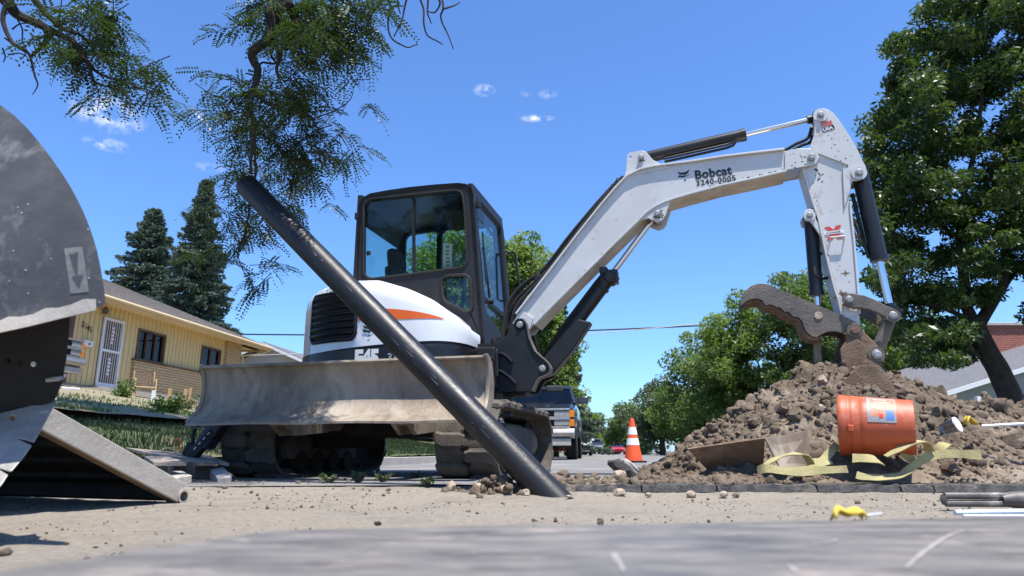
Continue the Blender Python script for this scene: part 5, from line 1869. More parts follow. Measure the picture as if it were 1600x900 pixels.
mb = MB(); mb.tube([(6.5, 2.4, 3.6), (6.5, 2.4, 5.6)], .02, 6); mb.build('mast', 'meter', wh)

# ------------------------------------------------------------------ brick house on the right
b0 = at(1490, 640, 24)
RB = math.atan2(1, .13)
bh = thing('house', 'red brick house with grey roof and brick chimney behind the leaning tree trunk', 'house', (b0.x, 24, .45), (0, 0, 0))
mb = MB(); mb.box((5.3, 3.2, .55), (9.6, 6, 1.9)); mb.build('wall', 'redbrick', bh)
mb = MB(); mb.box((1.3, .17, 1.2), (.9, .06, .9)); wn = mb.build('window', 'whitetrim', bh); mb = MB(); mb.box((1.3, .15, 1.2), (.74, .05, .74)); mb.build('pane', 'cargl', wn)
def slope(name, x0, x1, y0, y1, z0, z1, m, th=.08, z0b=None):
    mb = MB()
    mb.add([(x0, y0, z0), (x1, y0, z0 if z0b is None else z0b), (x1, y1, z1 if z0b is None else z1 + z0b - z0), (x0, y1, z1)] + [(x0, y0, z0 - th), (x1, y0, (z0 if z0b is None else z0b) - th), (x1, y1, (z1 if z0b is None else z1 + z0b - z0) - th), (x0, y1, z1 - th)],
           [(0, 1, 2, 3), (7, 6, 5, 4), (0, 4, 5, 1), (1, 5, 6, 2), (2, 6, 7, 3), (3, 7, 4, 0)])
    return mb.build(name, m, bh)


# front gable end rising to the right: rake boards seen from the street
slope('roof', -.6, 11, -.3, 3.0, 1.75, 2.75, 'shinglegrey', z0b=5.2)
slope('rake_board', -.62, 11, -.36, -.305, 1.74, 1.74, 'whitetrim', .16, z0b=5.19)
slope('roof', 2.2, 11, -1.5, -.4, 1.55, 1.7, 'shinglegrey', z0b=3.4)
slope('rake_board', 2.18, 11, -1.56, -1.505, 1.54, 1.54, 'whitetrim', .15, z0b=3.39)
mb = MB(); mb.plate([(.1, 1.5), (10, 1.5), (10, 4.6), (.1, 1.9)], lambda u, v, d: Vector((u, d, v)), .0, .15); mb.build('gable_wall', 'concrete', bh)
for xx in (.3, 2.6, 3.3):
    mb = MB(); mb.box((xx, -.9, .6), (.16, .16, 2.0)); mb.build('porch_post', 'whitetrim', bh)
mb = MB(); mb.box((4.5, 2.2, 3.2), (3.6, 1.1, 2.6)); ch = mb.build('chimney', 'redbrick', bh)
mb = MB(); mb.box((4.5, 2.2, 4.53), (3.8, 1.3, .12)); mb.build('chimney_cap', 'concrete', ch, bev=.02)

# ------------------------------------------------------------------ vehicles
def wheel(parent, x, y, r, w_, side):
    mb = MB(); h = w_ / 2
    mb.lathe([(r * .62, -h), (r * .9, -h), (r, -h * .7), (r, h * .7), (r * .9, h), (r * .62, h)], (x, y, r), 'y', 28)
    t_ = mb.build('wheel', 'rubber', parent, smooth=True, ang=40)
    mb = MB(); mb.lathe([(.001, h * .5), (r * .2, h * .55), (r * .3, h * .2), (r * .58, h * .25), (r * .64, h * .95), (r * .64, -h * .9), (.001, -h * .9)], (x, y, r), 'y', 24)
    if side < 0: mb.v = [(v[0], 2 * y - v[1], v[2]) for v in mb.v]
    mb.build('rim', 'lens', t_, smooth=True)
    # tread blocks
    mb = MB()
    for k in range(30):
        a = 2 * PI * k / 30
        mb.box((x + (r + .002) * math.cos(a), y, r + (r + .002) * math.sin(a)), (.02, w_ * .86, .045), (0, -a, 0))
    mb.build('tread', 'rubber', t_)
    return t_


def pickup(label, loc, ang, paint, lift=.0, group=None):
    t = thing('pickup_truck', label, 'pickup truck', loc, (0, 0, ang), group=group)
    W = .97; gr_ = .38 + lift
    # x forward
    def sec(x, w_, z0, z1, r=.07):
        return [Vector((x, p[0], p[1])) for p in rrect(-w_, z0, w_, z1, r, 3)]
    mb = MB(); mb.loft([sec(2.62, W - .07, gr_ + .16, gr_ + .70), sec(2.58, W - .03, gr_ + .14, gr_ + .72), sec(1.9, W, gr_ + .12, gr_ + .78), sec(1.1, W, gr_ + .1, gr_ + .90), sec(.9, W, gr_ + .1, gr_ + .92), sec(-.6, W, gr_ + .1, gr_ + .92), sec(-2.7, W, gr_ + .14, gr_ + .80)])
    body = mb.build('body', paint, t, smooth=True, ang=35)
    mb = MB()
    mb.loft([sec(2.55, W - .10, gr_ + .70, gr_ + .735, .015), sec(1.9, W - .08, gr_ + .76, gr_ + .85, .03), sec(1.06, W - .06, gr_ + .80, gr_ + .93, .03)])
    mb.build('bonnet', paint, t, smooth=True, ang=35)
    mb = MB(); mb.loft([sec(2.45, .3, gr_ + .72, gr_ + .765, .02), sec(1.9, .34, gr_ + .78, gr_ + .875, .02), sec(1.1, .4, gr_ + .83, gr_ + .95, .02)]); mb.build('bonnet_bulge', paint, t, smooth=True, ang=35)
    zb, zt2 = gr_ + .92, gr_ + 1.42
    # greenhouse pillars and roof
    lo = [(1.08, W - .05), (-.58, W - .05)]; hi = [(.36, W - .20), (-.46, W - .20)]
    for sg in (-1, 1):
        for a_, b_, w_ in (((1.08, sg * (W - .05), zb), (.36, sg * (W - .2), zt2), .07), ((.20, sg * (W - .045), zb), (.1, sg * (W - .2), zt2), .06), ((-.56, sg * (W - .05), zb), (-.46, sg * (W - .2), zt2), .12)):
            mb = MB(); mb.bar(a_, b_, w_, .06); mb.build('cab_pillar', paint, t)
    mb = MB(); mb.loft([sec(.42, W - .22, zt2 - .05, zt2 + .005, .02), sec(.30, W - .16, zt2 - .05, zt2 + .045, .03), sec(-.3, W - .16, zt2 - .05, zt2 + .055, .03), sec(-.50, W - .18, zt2 - .05, zt2 + .02, .03)]); mb.build('roof', paint, t, smooth=True, ang=40)
    mb = MB(); mb.add([(1.07, -W + .09, zb), (1.07, W - .09, zb), (.37, W - .24, zt2 - .03), (.37, -W + .24, zt2 - .03)], [(0, 1, 2, 3)]); mb.build('windscreen', 'cargl', t)
    mb = MB(); mb.box((-.52, 0, (zb + zt2) / 2), (.02, 1.5, zt2 - zb - .1)); mb.build('rear_window', 'cargl', t)
    for sg in (-1, 1):
        mb = MB(); mb.add([(1.0, sg * (W - .055), zb + .01), (-.5, sg * (W - .055), zb + .01), (-.44, sg * (W - .2), zt2 - .03), (.36, sg * (W - .2), zt2 - .03)], [(0, 1, 2, 3)]); mb.build('side_window', 'cargl', t)
        mb = MB(); mb.box((.95, sg * (W + .17), zb + .10), (.10, .27, .19)); mb.bar((.95, sg * (W - .04), zb + .04), (.95, sg * (W + .1), zb + .08), .05); mb.build('door_mirror', paint, t, bev=.03, smooth=True)
        mb = MB(); mb.box((2.64, sg * .66, gr_ + .575), (.03, .36, .13)); mb.build('headlight', 'lens', t, bev=.01)
        mb = MB(); mb.box((2.64, sg * .66, gr_ + .36), (.03, .36, .13)); mb.build('lower_lamp', 'lens', t, bev=.01)
        for zz in (.575, .36):
            mb = MB(); mb.box((2.585, sg * (W - .07), gr_ + zz), (.13, .12, .16)); mb.build('turn_signal', 'amber', t, bev=.01)
        mb = MB(); mb.box((.4, sg * .35, zb + .25), (.14, .46, .6)); mb.build('seat', 'seat', t, bev=.04)
    mb = MB(); mb.box((2.60, 0, gr_ + .47), (.05, 1.7, .40)); gl = mb.build('grille', 'dark', t)
    mb = MB()
    for zz in (.255, .47, .68): mb.box((2.645, 0, gr_ + zz), (.05, 1.72, .045 if zz != .47 else .075))
    mb.build('grille_trim', 'bumpersteel', gl, bev=.008)
    for k in range(9):
        mb = MB(); mb.box((2.63, -.42 + k * .105, gr_ + .47), (.03, .012, .36)); mb.build('grille_bar', 'dark', gl)
    mb = MB(); mb.loft([[Vector((x, y, z)) for x, z in ((2.66, gr_ + .0), (2.74, gr_ + .05), (2.76, gr_ + .13), (2.72, gr_ + .22), (2.62, gr_ + .22), (2.6, gr_ + .0))] for y in np.linspace(-W, W, 9)]); mb.build('bumper', 'bumpersteel', t, bev=.01, smooth=True)
    mb = MB(); mb.box((2.66, 0, gr_ - .09), (.1, 1.75, .17)); mb.build('valance', 'concrete', t, bev=.02)
    mb = MB(); mb.box((-2.78, 0, gr_ + .1), (.12, 1.9, .2)); mb.build('rear_bumper', 'chrome', t)
    for sg in (-1, 1):
        mb = MB(); mb.bar((1.12, sg * .25 - .15, zb + .02), (.98, sg * .25 + .35, zb + .07), .014); mb.build('wiper', 'dark', t)
    mb = MB(); mb.box((0, 0, gr_), (4.6, 1.2, .2)); mb.box((1.65, 0, .42), (.14, 1.5, .14)); mb.box((-1.7, 0, .42), (.14, 1.5, .14)); mb.build('chassis', 'dark', t)
    for x_ in (1.65, -1.7):
        for sg in (-1, 1):
            wheel(t, x_, sg * (W - .12), .40, .27, sg)
            mb = MB(); mb.lathe([(.001, 0), (.5, 0), (.5, .03), (.001, .03)], (x_, sg * (W + .004) - (0.0 if sg < 0 else .03), .44 + lift * .5), 'y', 24); mb.build('wheel_arch', 'dark', t)
            mb = MB()
            ring = [(x_ + .52 * math.cos(a), .46 + lift * .5 + .52 * math.sin(a)) for a in np.linspace(0.05, PI - .05, 14)]
            mb.tube([(p[0], sg * (W + .005), p[1]) for p in ring], .03, 6); mb.build('arch_lip', paint, t, smooth=True)
    return t


def hatch(label, loc, ang, paint, group=None, H=1.5, name='parked_car', cat='car'):
    t = thing(name, label, cat, loc, (0, 0, ang), group=group)
    W = .88
    def sec(x, w_, z0, z1, r=.1): return [Vector((x, p[0], p[1])) for p in rrect(-w_, z0, w_, z1, r, 3)]
    mb = MB(); mb.loft([sec(2.2, W - .2, .35, .68), sec(2.05, W - .06, .27, .78), sec(1.1, W, .25, .92), sec(-1.5, W, .25, .98), sec(-2.1, W - .05, .3, .95), sec(-2.2, W - .12, .38, .85)]); mb.build('body', paint, t, smooth=True, ang=40)
    mb = MB(); mb.loft([sec(1.05, W - .08, .86, .95, .03), sec(.35, W - .18, .9, H - .06, .1), sec(-.2, W - .2, .9, H, .1), sec(-1.3, W - .2, .9, H - .03, .1), sec(-2.0, W - .12, .9, 1.0, .04)]); mb.build('greenhouse', 'carblack', t, smooth=True, ang=40)
    mb = MB(); mb.loft([sec(.3, W - .22, H - .07, H - .03, .015), sec(-.2, W - .22, H - .02, H + .015, .015), sec(-1.3, W - .22, H - .05, H - .01, .015)]); mb.build('roof', paint, t, smooth=True)
    mb = MB(); mb.add([(1.02, -.62, .955), (1.02, .62, .955), (.40, .58, H - .075), (.40, -.58, H - .075)], [(0, 1, 2, 3)]); mb.build('windscreen', 'cargl', t)
    for sg in (-1, 1):
        mb = MB(); mb.box((2.12, sg * .58, .68), (.1, .3, .14)); mb.build('headlight', 'lens', t, bev=.02)
        mb = MB(); mb.box((-2.16, sg * .66, .8), (.08, .2, .2)); mb.build('tail_light', 'redlens', t, bev=.02)
        mb = MB(); mb.box((.85, sg * (W + .08), 1.0), (.1, .18, .12)); mb.build('door_mirror', paint, t, bev=.02)
        for x_ in (1.35, -1.35): wheel(t, x_, sg * (W - .1), .32, .2, sg)
    mb = MB(); mb.box((2.19, 0, .55), (.05, .8, .12)); mb.box((2.2, 0, .36), (.05, 1.1, .08)); mb.build('grille', 'dark', t)
    return t


AST = math.atan2(-1, -.13)
VG = 'vehicles parked along the street'
p = at(822, 720, 20)
pickup('dark pickup truck with chrome bumper facing the camera at the kerb behind the right track', (.88, 19.4, .035), AST, 'carblack', lift=.13, group=VG)
hatch('red car parked directly behind the dark pickup truck, mostly hidden', (1.85, 29, .035), AST, 'carred', group=VG)
p = at(920, 716, 40)
hatch('small white car far along the street beside the pickup wheels', (p.x, 46, .035), AST, 'carwhite', group=VG, H=1.62)
p = at(930, 712, 60)
hatch('farthest pale car on the street, seen past the white car', (p.x + .6, 66, .035), AST, 'carsilver', group=VG)
p = at(1000, 708, 90)
hatch('distant dark red car on the right of the road near the vanishing point', (at(966, 708, 90).x, 90, .035), AST, 'carred', group=VG)
pickup('red pickup truck parked in the driveway left of the yellow house door, partly hidden', (-13.85, 16.9, 1.95), R(-4), 'carred')

# ------------------------------------------------------------------ front yard works
gy = lambda x, y: .13 + .163 * min(sof(x, y), 12)


def stake(px, py0, py1, Y, w_, label, m='wood', name='timber_stake', cat='stake', group='timber stakes of the porch forms'):
    a = at(px, py1, Y); b = at(px, py0, Y)
    z0 = min(gy(a.x, Y), a.z) - .03
    mb = MB(); mb.box((0, 0, (b.z - z0) / 2), (w_, .04, b.z - z0))
    return tag(mb.build(name, m, loc=(a.x, Y, z0), bev=.003), label, cat, group)


stake(263, 607, 634, 18.6, .09, 'timber stake left of the paired stakes, in front of the brick wainscot')
stake(288, 608, 634, 18.3, .10, 'left stake of the pair nearest the blade end')
stake(295, 606, 636, 18.2, .06, 'thin right stake of the pair nearest the blade end')
stake(207, 604, 632, 18.4, .08, 'timber stake right of the green shrub, under the garden chair')
stake(113, 603, 622, 17.0, .06, 'short timber stake beside the grey box near the red truck')
stake(237, 610, 640, 17.6, .09, 'white plastic pipe standing upright in the yard', 'whitetrim', 'standpipe', 'pipe', None)


def board(p, q, Y0, Y1, h, label):
    a = at(*p, Y0); b = at(*q, Y1)
    mb = MB(); mb.bar((0, 0, 0), b - a, .045, h)
    return tag(mb.build('form_board', 'wood', loc=a, bev=.003), label, 'board', 'boards of the porch forms')


board((110, 622), (157, 618), 17, 17.4, .13, 'form board between the grey box and the door step')
board((200, 633), (232, 632), 18.2, 18.5, .16, 'dark-topped form board left of the white standpipe')
board((238, 632), (285, 624), 18.3, 19.2, .13, 'form board rising right from the white standpipe')
board((288, 625), (306, 630), 19.0, 18.3, .12, 'short form board beside the paired stakes at the blade end')
board((150, 632), (158, 619), 16.8, 17.3, .10, 'short cross board below the door step')
# garden chair
gc = at(222, 630, 18.9)
t = thing('garden_chair', 'tan metal garden chair with arms standing in front of the brick wall', 'chair', (gc.x, 18.9, gc.z), (0, 0, R(35)))
mb = MB(); mb.box((0, 0, .42), (.5, .46, .025)); mb.build('seat', 'tan', t, bev=.008)
mb = MB(); mb.tube([(-.24, .24, .45), (-.24, .31, .8), (-.16, .33, .9), (.16, .33, .9), (.24, .31, .8), (.24, .24, .45)], .014, 6)
for k in range(5): mb.box((-.16 + k * .08, .285, .67), (.035, .012, .42), (-.18, 0, 0))
mb.build('backrest', 'winframe', t)
for sx in (-1, 1):
    for yy in (-.24, .24):
        mb = MB(); mb.tube([(sx * .25, yy, .64 if yy < 0 else .9), (sx * .26, yy * 1.1, .3), (sx * .3, yy * 1.4, 0)], .016, 6); mb.build('leg', 'tan', t, smooth=True)
    mb = MB(); mb.tube([(sx * .25, -.25, .64), (sx * .27, 0, .66), (sx * .25, .25, .64)], .018, 6); mb.build('armrest', 'tan', t, smooth=True)
# utility box
ub = at(94, 640, 16)
t = thing('utility_box', 'grey box with white lid standing by the red truck wheel', 'box', (ub.x, 16, ub.z), (0, 0, R(-20)))
mb = MB(); mb.box((0, 0, .22), (.52, .4, .44)); mb.build('body', 'meter', t, bev=.02)
mb = MB(); mb.box((.1, -.02, .47), (.4, .42, .06)); mb.build('lid', 'whitetrim', t, bev=.015)
mb = MB(); mb.box((.0, -.205, .24), (.46, .012, .05)); mb.build('rib', 'dark', t)
WG = 'weeds in the front yard'
p = at(188, 640, 17.0); shrub(p.x, 17, p.z - .05, .42, .75, 650, 'weed', 'feathery green shrub left of the white standpipe below the door step', .085, group=WG)
p = at(262, 650, 12.6); shrub(p.x, 12.6, p.z - .05, .34, .40, 700, 'weed', 'leafy weed clump by the sidewalk left of the blade', .07, group=WG, name='weed_clump', cat='weed')
p = at(238, 655, 11.6); shrub(p.x, 11.6, p.z - .08, .24, .26, 350, 'weed', 'small dark weed left of the clump beside the sidewalk', .06, group=WG, name='weed_clump', cat='weed')
p = at(275, 640, 14.5); shrub(p.x, 14.5, p.z - .08, .5, .34, 700, 'leafgrey', 'low grey-green weed clump below the paired stakes', .06, group=WG, name='weed_clump', cat='weed')

# ------------------------------------------------------------------ power line and street lamp
def sag(a, b, s_, n=24): return [a.lerp(b, i / n) - Vector((0, 0, s_ * 4 * (i / n) * (1 - i / n))) for i in range(n + 1)]


Yc = 31
a = at(352, 521, Yc + .5); b = at(1215, 506, Yc)
a2 = a + (a - b) * .25
mb = MB(); mb.tube(sag(Vector((a2.x, a2.y, a2.z + .25)), b + Vector((6, 0, .55)), .55, 40), .035, 6)
tag(mb.build('power_line', 'cable', smooth=True), 'thick black overhead cable crossing the street behind the boom', 'cable')
a = at(840, 524, Yc); b = at(1230, 497, Yc)
mb = MB(); mb.tube(sag(a + (a - b) * 1.2, b + Vector((6, 0, .9)), .35, 40), .018, 5)
tag(mb.build('power_line', 'meter', smooth=True), 'thin pale overhead cable just above the thick black one', 'cable')
sp = at(1070, 581, 40)
t = thing('street_lamp', 'grey street lamp head on an arm poking out of the trees at the right', 'street lamp', (sp.x + 1.6, 40, .1))
mb = MB(); mb.tube([(0, 0, 0), (0, 0, sp.z + .1)], [.09, .06], 8); mb.build('pole', 'meter', t, smooth=True)
mb = MB(); mb.tube([(0, 0, sp.z + .1), (-.5, 0, sp.z + .28), (-1.2, 0, sp.z + .1)], .035, 6); mb.build('arm', 'meter', t, smooth=True)
mb = MB(); mb.loft([[Vector((x, w_ * c, sp.z - .2 + h * s_)) for c, s_ in ((-1, 0), (-.7, 1), (.7, 1), (1, 0))] for x, w_, h in ((-1.1, .08, .14), (-1.4, .16, .2), (-1.8, .12, .14))]); mb.build('lamp_head', 'meter', t)

# ------------------------------------------------------------------ dirt heap
RX = [.2, .7, 1.0, 1.13, 1.24, 1.37, 1.52, 1.68, 1.80, 1.95, 2.10, 2.28, 2.53, 2.66, 2.80, 3.0, 3.35, 4.5, 6.0, 7.5]
RZ = [.03, .05, .12, .23, .30, .41, .54, .62, .69, .76, .79, .76, .70, .66, .58, .52, .54, .50, .3, .0]


def pile_base(x, y):
    zr = float(np.interp(x, RX, RZ))
    yr = 4.55 + .12 * math.sin(x * 2.1)
    if y < yr:
        t = (y - 3.42) / (yr - 3.42)
        k = max(0, min(1, t)) ** 1.05
    else:
        k = max(0, 1 - ((y - yr) / 2.0) ** 1.3)
    z = zr * k
    # hollow where the bucket lies
    d = math.hypot((x - 1.85) / .36, (y - 3.56) / .26)
    if d < 1: z = min(z, .15 + .25 * d * d)
    # apron in front of the half-buried plate
    if .9 < x < 1.62 and y < 3.95: z = min(z, .05 + .10 * max(0, (y - 3.42) / .53))
    if y < 3.43: z -= (3.43 - y) * .9
    return z


def pile_z(x, y):
    b = pile_base(x, y)
    a = min(1, max(.0, b * 3.2 + .12))
    n = noise.fractal(Vector((x * 3.1, y * 3.1, 0)), .9, 2.1, 6)
    rdg = 1 - abs(noise.noise(Vector((x * 8, y * 8, 2)))) * 2
    n2 = noise.noise(Vector((x * 21, y * 21, 5)))
    wx = x + .03 * n2; wy = y + .03 * noise.noise(Vector((x * 17, y * 17, 9)))
    v1 = noise.voronoi(Vector((wx * 6.5, wy * 6.5, b * 6)))[0]
    v2 = noise.voronoi(Vector((wx * 17, wy * 17, b * 15)))[0]
    lump = .125 * min(.55, v1[1] - v1[0]) * (.4 + noise.cell(Vector((wx * 2.2, wy * 2.2, 0))))
    lump2 = .042 * min(.5, v2[1] - v2[0])
    return b + a * (.045 * n + .018 * rdg - .052 + .016 * n2 + lump + lump2)


xs = np.linspace(.15, 7.6, 420); xs = np.sort(np.concatenate([np.linspace(.15, 3.9, 400), np.linspace(3.92, 7.6, 80)]))
ys = np.concatenate([np.linspace(3.40, 4.9, 170), np.linspace(4.93, 6.7, 40)])
V = np.array([(x, y, pile_z(x, y)) for y in ys for x in xs])
nx = len(xs)
F = np.array([(j * nx + i, j * nx + i + 1, (j + 1) * nx + i + 1, (j + 1) * nx + i) for j in range(len(ys) - 1) for i in range(nx - 1)])
kind(fastmesh('dirt_heap', V, F, 'dirt', smooth=True), 'stuff')

ICO = []
for sub in (1, 2):
    bm = bmesh.new(); bmesh.ops.create_icosphere(bm, subdivisions=sub, radius=1)
    bm.verts.ensure_lookup_table()
    ICO.append((np.array([v.co[:] for v in bm.verts]), np.array([[v.index for v in f.verts] for f in bm.faces])))
    bm.free()


def clods(name, P, S, m, seed, sub=0, flat=.75):
    r_ = np.random.default_rng(seed)
    base, fc = ICO[sub]
    n = len(P); nv = len(base)
    jit = r_.uniform(.5, 1.3, (n, nv, 1))
    sc = np.stack([r_.uniform(.7, 1.35, n), r_.uniform(.7, 1.2, n), r_.uniform(.5, 1, n) * flat / .75], 1)[:, None, :]
    v = base[None] * jit * sc * np.asarray(S)[:, None, None]
    q = r_.normal(0, 1, (n, 4)); q /= np.linalg.norm(q, axis=1)[:, None]
    w_, x, y, z = q.T
    Rm = np.stack([np.stack([1 - 2 * (y * y + z * z), 2 * (x * y - z * w_), 2 * (x * z + y * w_)], -1), np.stack([2 * (x * y + z * w_), 1 - 2 * (x * x + z * z), 2 * (y * z - x * w_)], -1), np.stack([2 * (x * z - y * w_), 2 * (y * z + x * w_), 1 - 2 * (x * x + y * y)], -1)], 1)
    v = np.einsum('nij,nkj->nki', Rm, v) + np.asarray(P)[:, None, :]
    F = (fc[None] + (np.arange(n) * nv)[:, None, None]).reshape(-1, 3)
    return kind(fastmesh(name, v.reshape(-1, 3), F, m), 'stuff')


r5 = np.random.default_rng(51)
P, S = [], []
while len(P) < 15000:
    x = r5.uniform(.75, 4.2) if r5.random() < .9 else r5.uniform(4.2, 7); y = r5.uniform(3.44, 5.2)
    b = pile_base(x, y)
    if b < .03 and r5.random() < .6: continue
    if math.hypot((x - 1.85) / .24, (y - 3.56) / .17) < 1: continue
    if noise.noise(Vector((x * 2.6, y * 2.6, 7))) < -.25 and r5.random() < .7: continue
    s = min(.042, .004 + r5.exponential(.0052))
    P.append((x, y, pile_z(x, y) - s * .15)); S.append(s)
for _ in range(330):
    x = r5.uniform(1.05, 4.4); y = r5.uniform(3.6, 4.7)
    if pile_base(x, y) < .12 or math.hypot((x - 1.85) / .36, (y - 3.56) / .25) < 1: continue
    s = r5.uniform(.022, .055); P.append((x, y, pile_z(x, y) - s * .2)); S.append(s)
P = np.array(P); S = np.array(S)
big = S > .016
clods('dirt_clods', P[big], S[big], 'clod', 52, 1)
clods('dirt_crumbs', P[~big], S[~big], 'dirt', 53, 0)
# loose rubble along the cut edge, right of the pipe
P, S = [], []
for _ in range(2600):
    x = r5.uniform(.16, 1.45); y = 3.46 + r5.exponential(.22)
    if y > 4.4: continue
    if noise.noise(Vector((x * 3.2, y * 3.2, 11))) < r5.uniform(-.35, .3): continue
    s = min(.045, .003 + r5.exponential(.0065)); P.append((x, y, .055 + s * .3 - s * .3 + .05 * max(0, noise.noise(Vector((x * 3.2, y * 3.2, 11)))))); S.append(s)
for _ in range(420):     # low mound left of the pipe
    x = r5.normal(-.10, .085); y = r5.normal(3.42, .05)
    h = .085 * math.exp(-((x + .07) / .1) ** 2) * r5.random()
    s = .006 + r5.exponential(.0075); P.append((x, y, h + s * .3)); S.append(min(s, .032))
for _ in range(160):     # crumbs of the low heap left of the cone foot
    x = r5.normal(1.18, .16); y = r5.normal(4.5, .2); s = .008 + r5.exponential(.009)
    P.append((x, y, pile_z(x, y) + s * .3)); S.append(min(s, .04))
clods('rubble', P, S, 'clod', 54, 1)
# crumbs on the dusty ground
P, S = [], []
for _ in range(6500):
    x = r5.uniform(-2.4, 2.6); y = r5.uniform(1.0, 3.5); s = .0010 + r5.exponential(.0013)
    if noise.noise(Vector((x * 1.6, y * 2.4, 4))) < r5.uniform(-.3, .35): continue
    P.append((x, y, near_z(x, y) + s * .4)); S.append(min(s, .014))
clods('grit', P, S, 'dirt', 55, 0)
P, S = [], []
for _ in range(500):
    x = r5.uniform(-2.2, .3); y = r5.uniform(3.3, 6.0); s = .003 + r5.exponential(.004)
    P.append((x, y, near_z(x, y) + s * .4)); S.append(min(s, .025))
clods('grit', P, S, 'clod', 56, 0)
# mound base left of the pipe
mb = MB(); rows = []
for i in range(16):
    row = []
    for j in range(22):
        x = -.36 + .5 * j / 21; y = 3.28 + .3 * i / 15
        z = .075 * math.exp(-((x + .08) / .11) ** 2 - ((y - 3.43) / .07) ** 2)
        row.append(Vector((x, y, near_z(x, y) - .012 + z * (1 + .5 * noise.noise(Vector((x * 20, y * 20, 0)))))))
    rows.append(row)
mb.grid(rows); kind(mb.build('dirt_mound', 'dirt', smooth=True), 'stuff')


def stone(px, py, Y, r, seed, label, m='rock', sq=(1, .8, .65), grp='loose stones on the ground', rough=.18, rot=None):
    p = at(px, py, Y)
    base, fc = ICO[1]
    rr = random.Random(seed)
    vs = []
    for b in base:
        k = 1 + rough * noise.noise(Vector(b) * 1.7 + Vector((seed, 0, 0))) * 2 + rough * .5 * noise.noise(Vector(b) * 4 + Vector((0, seed, 0)))
        vs.append(Vector((b[0] * sq[0], b[1] * sq[1], b[2] * sq[2])) * r * k)
    mb = MB(); mb.add(vs, [tuple(int(i) for i in f) for f in fc])
    o = mb.build('stone', m, smooth=True, ang=28, loc=p)
    o.rotation_euler = rot or (rr.uniform(-.3, .3), rr.uniform(-.3, .3), rr.uniform(0, 6))
    return tag(o, label, 'stone', grp)


stone(705, 761, 3.45, .027, 1, 'brown stone standing alone left of the pipe foot, by the track', sq=(1, .8, 1.1))
stone(810, 741, 3.55, .055, 2, 'flat dark clod on top of the small mound left of the pipe', 'clod', (1.3, .7, .3), rot=(0, .25, .2))
stone(748, 762, 3.4, .034, 3, 'pale brown lump at the left end of the mound by the pipe')
stone(790, 765, 3.35, .036, 4, 'pale lump in the middle of the mound left of the pipe')
stone(822, 771, 3.3, .03, 5, 'pale lump touching the pipe foot on its left', sq=(1, .8, .8))
stone(768, 755, 3.45, .04, 24, 'brown lump on the upper side of the mound left of the pipe', 'clod')
stone(968, 770, 3.3, .030, 6, 'tan pebble just right of the pipe foot in front of the cut edge')
stone(890, 776, 3.2, .016, 7, 'small flat pebble beside the pipe foot on the right', sq=(1.3, .8, .4))
stone(1080, 773, 3.25, .026, 8, 'smooth rounded tan pebble in front of the dark cut edge', sq=(1.1, .8, .7), rough=.06)
stone(1131, 772, 3.25, .023, 9, 'pale pebble right of the smooth rounded one')
stone(1150, 774, 3.25, .017, 10, 'small dark pebble at the right of the row before the cut edge', 'clod')
stone(1013, 773, 3.25, .016, 11, 'small pebble midway along the row before the cut edge')
stone(938, 815, 1.85, .012, 12, 'dark lump on the dusty ground right above the grey sheet', 'clod', (1, .8, .8))
stone(607, 765, 3.4, .013, 13, 'dark pebble on the ground below the dozer blade', 'clod')
stone(434, 773, 3.2, .010, 14, 'small grey pebble on the ground below the left end of the blade')
stone(590, 818, 1.8, .011, 15, 'flat brown crumb on the ground left of centre', 'clod', (1.5, .8, .4))
stone(973, 733, 4.0, .075, 16, 'dark slab of broken asphalt leaning in the rubble right of the pipe', 'asphalt_cut', (1.2, .5, .55), rot=(.3, .5, .2))
stone(987, 729, 3.9, .055, 17, 'pale-edged broken concrete piece leaning on the dark asphalt slab', 'concrete', (1.1, .35, .35), rot=(.1, .75, .1))
stone(968, 742, 3.8, .042, 18, 'tan lump under the leaning asphalt slab')
stone(880, 742, 3.8, .04, 19, 'brown lump in the rubble just right of the pipe', 'clod')
stone(905, 745, 3.75, .032, 20, 'rounded brown lump second from the pipe in the rubble', 'clod')
for i, (px, py, r_, lb) in enumerate([(1222, 640, .07, 'large brown clod high on the left slope of the heap'), (1205, 660, .06, 'dark clod above the half-buried steel plate'), (1285, 595, .05, 'pale stone near the top of the heap under the bucket'), (1283, 640, .05, 'tan stone left of the orange bucket'), (1155, 640, .055, 'clod on the left shoulder of the heap'), (1180, 660, .06, 'long brown clod on the slope above the steel plate'), (1115, 668, .055, 'clod at the upper left edge of the heap'),
                                      (1245, 650, .065, 'big dark clod left of the orange bucket'), (1405, 610, .06, 'clod on the slope above the orange bucket'), (1455, 640, .06, 'brown clod on the slope right of the orange bucket'), (1560, 632, .075, 'large clod on the skyline below the leaning trunk'), (1585, 690, .08, 'large shaded clod at the right edge of the heap'), (1560, 700, .05, 'clod right of the end of the yellow strap'), (1490, 735, .05, 'dark clod below the tail of the yellow strap'), (1530, 640, .05, 'pale clod on the skyline left of the leaning trunk')]):
    d = ray(px, py); best = None
    for k in range(60):
        Y = 3.45 + k * .025
        q = at(px, py, Y)
        if q.z < pile_z(q.x, Y) + r_ * .3: break
    stone(px, py, Y, r_ * .8, 100 + i, lb, 'clod' if 'stone' not in lb else 'rock', (1.1, .8, .75), 'big clods in the heap', .3)

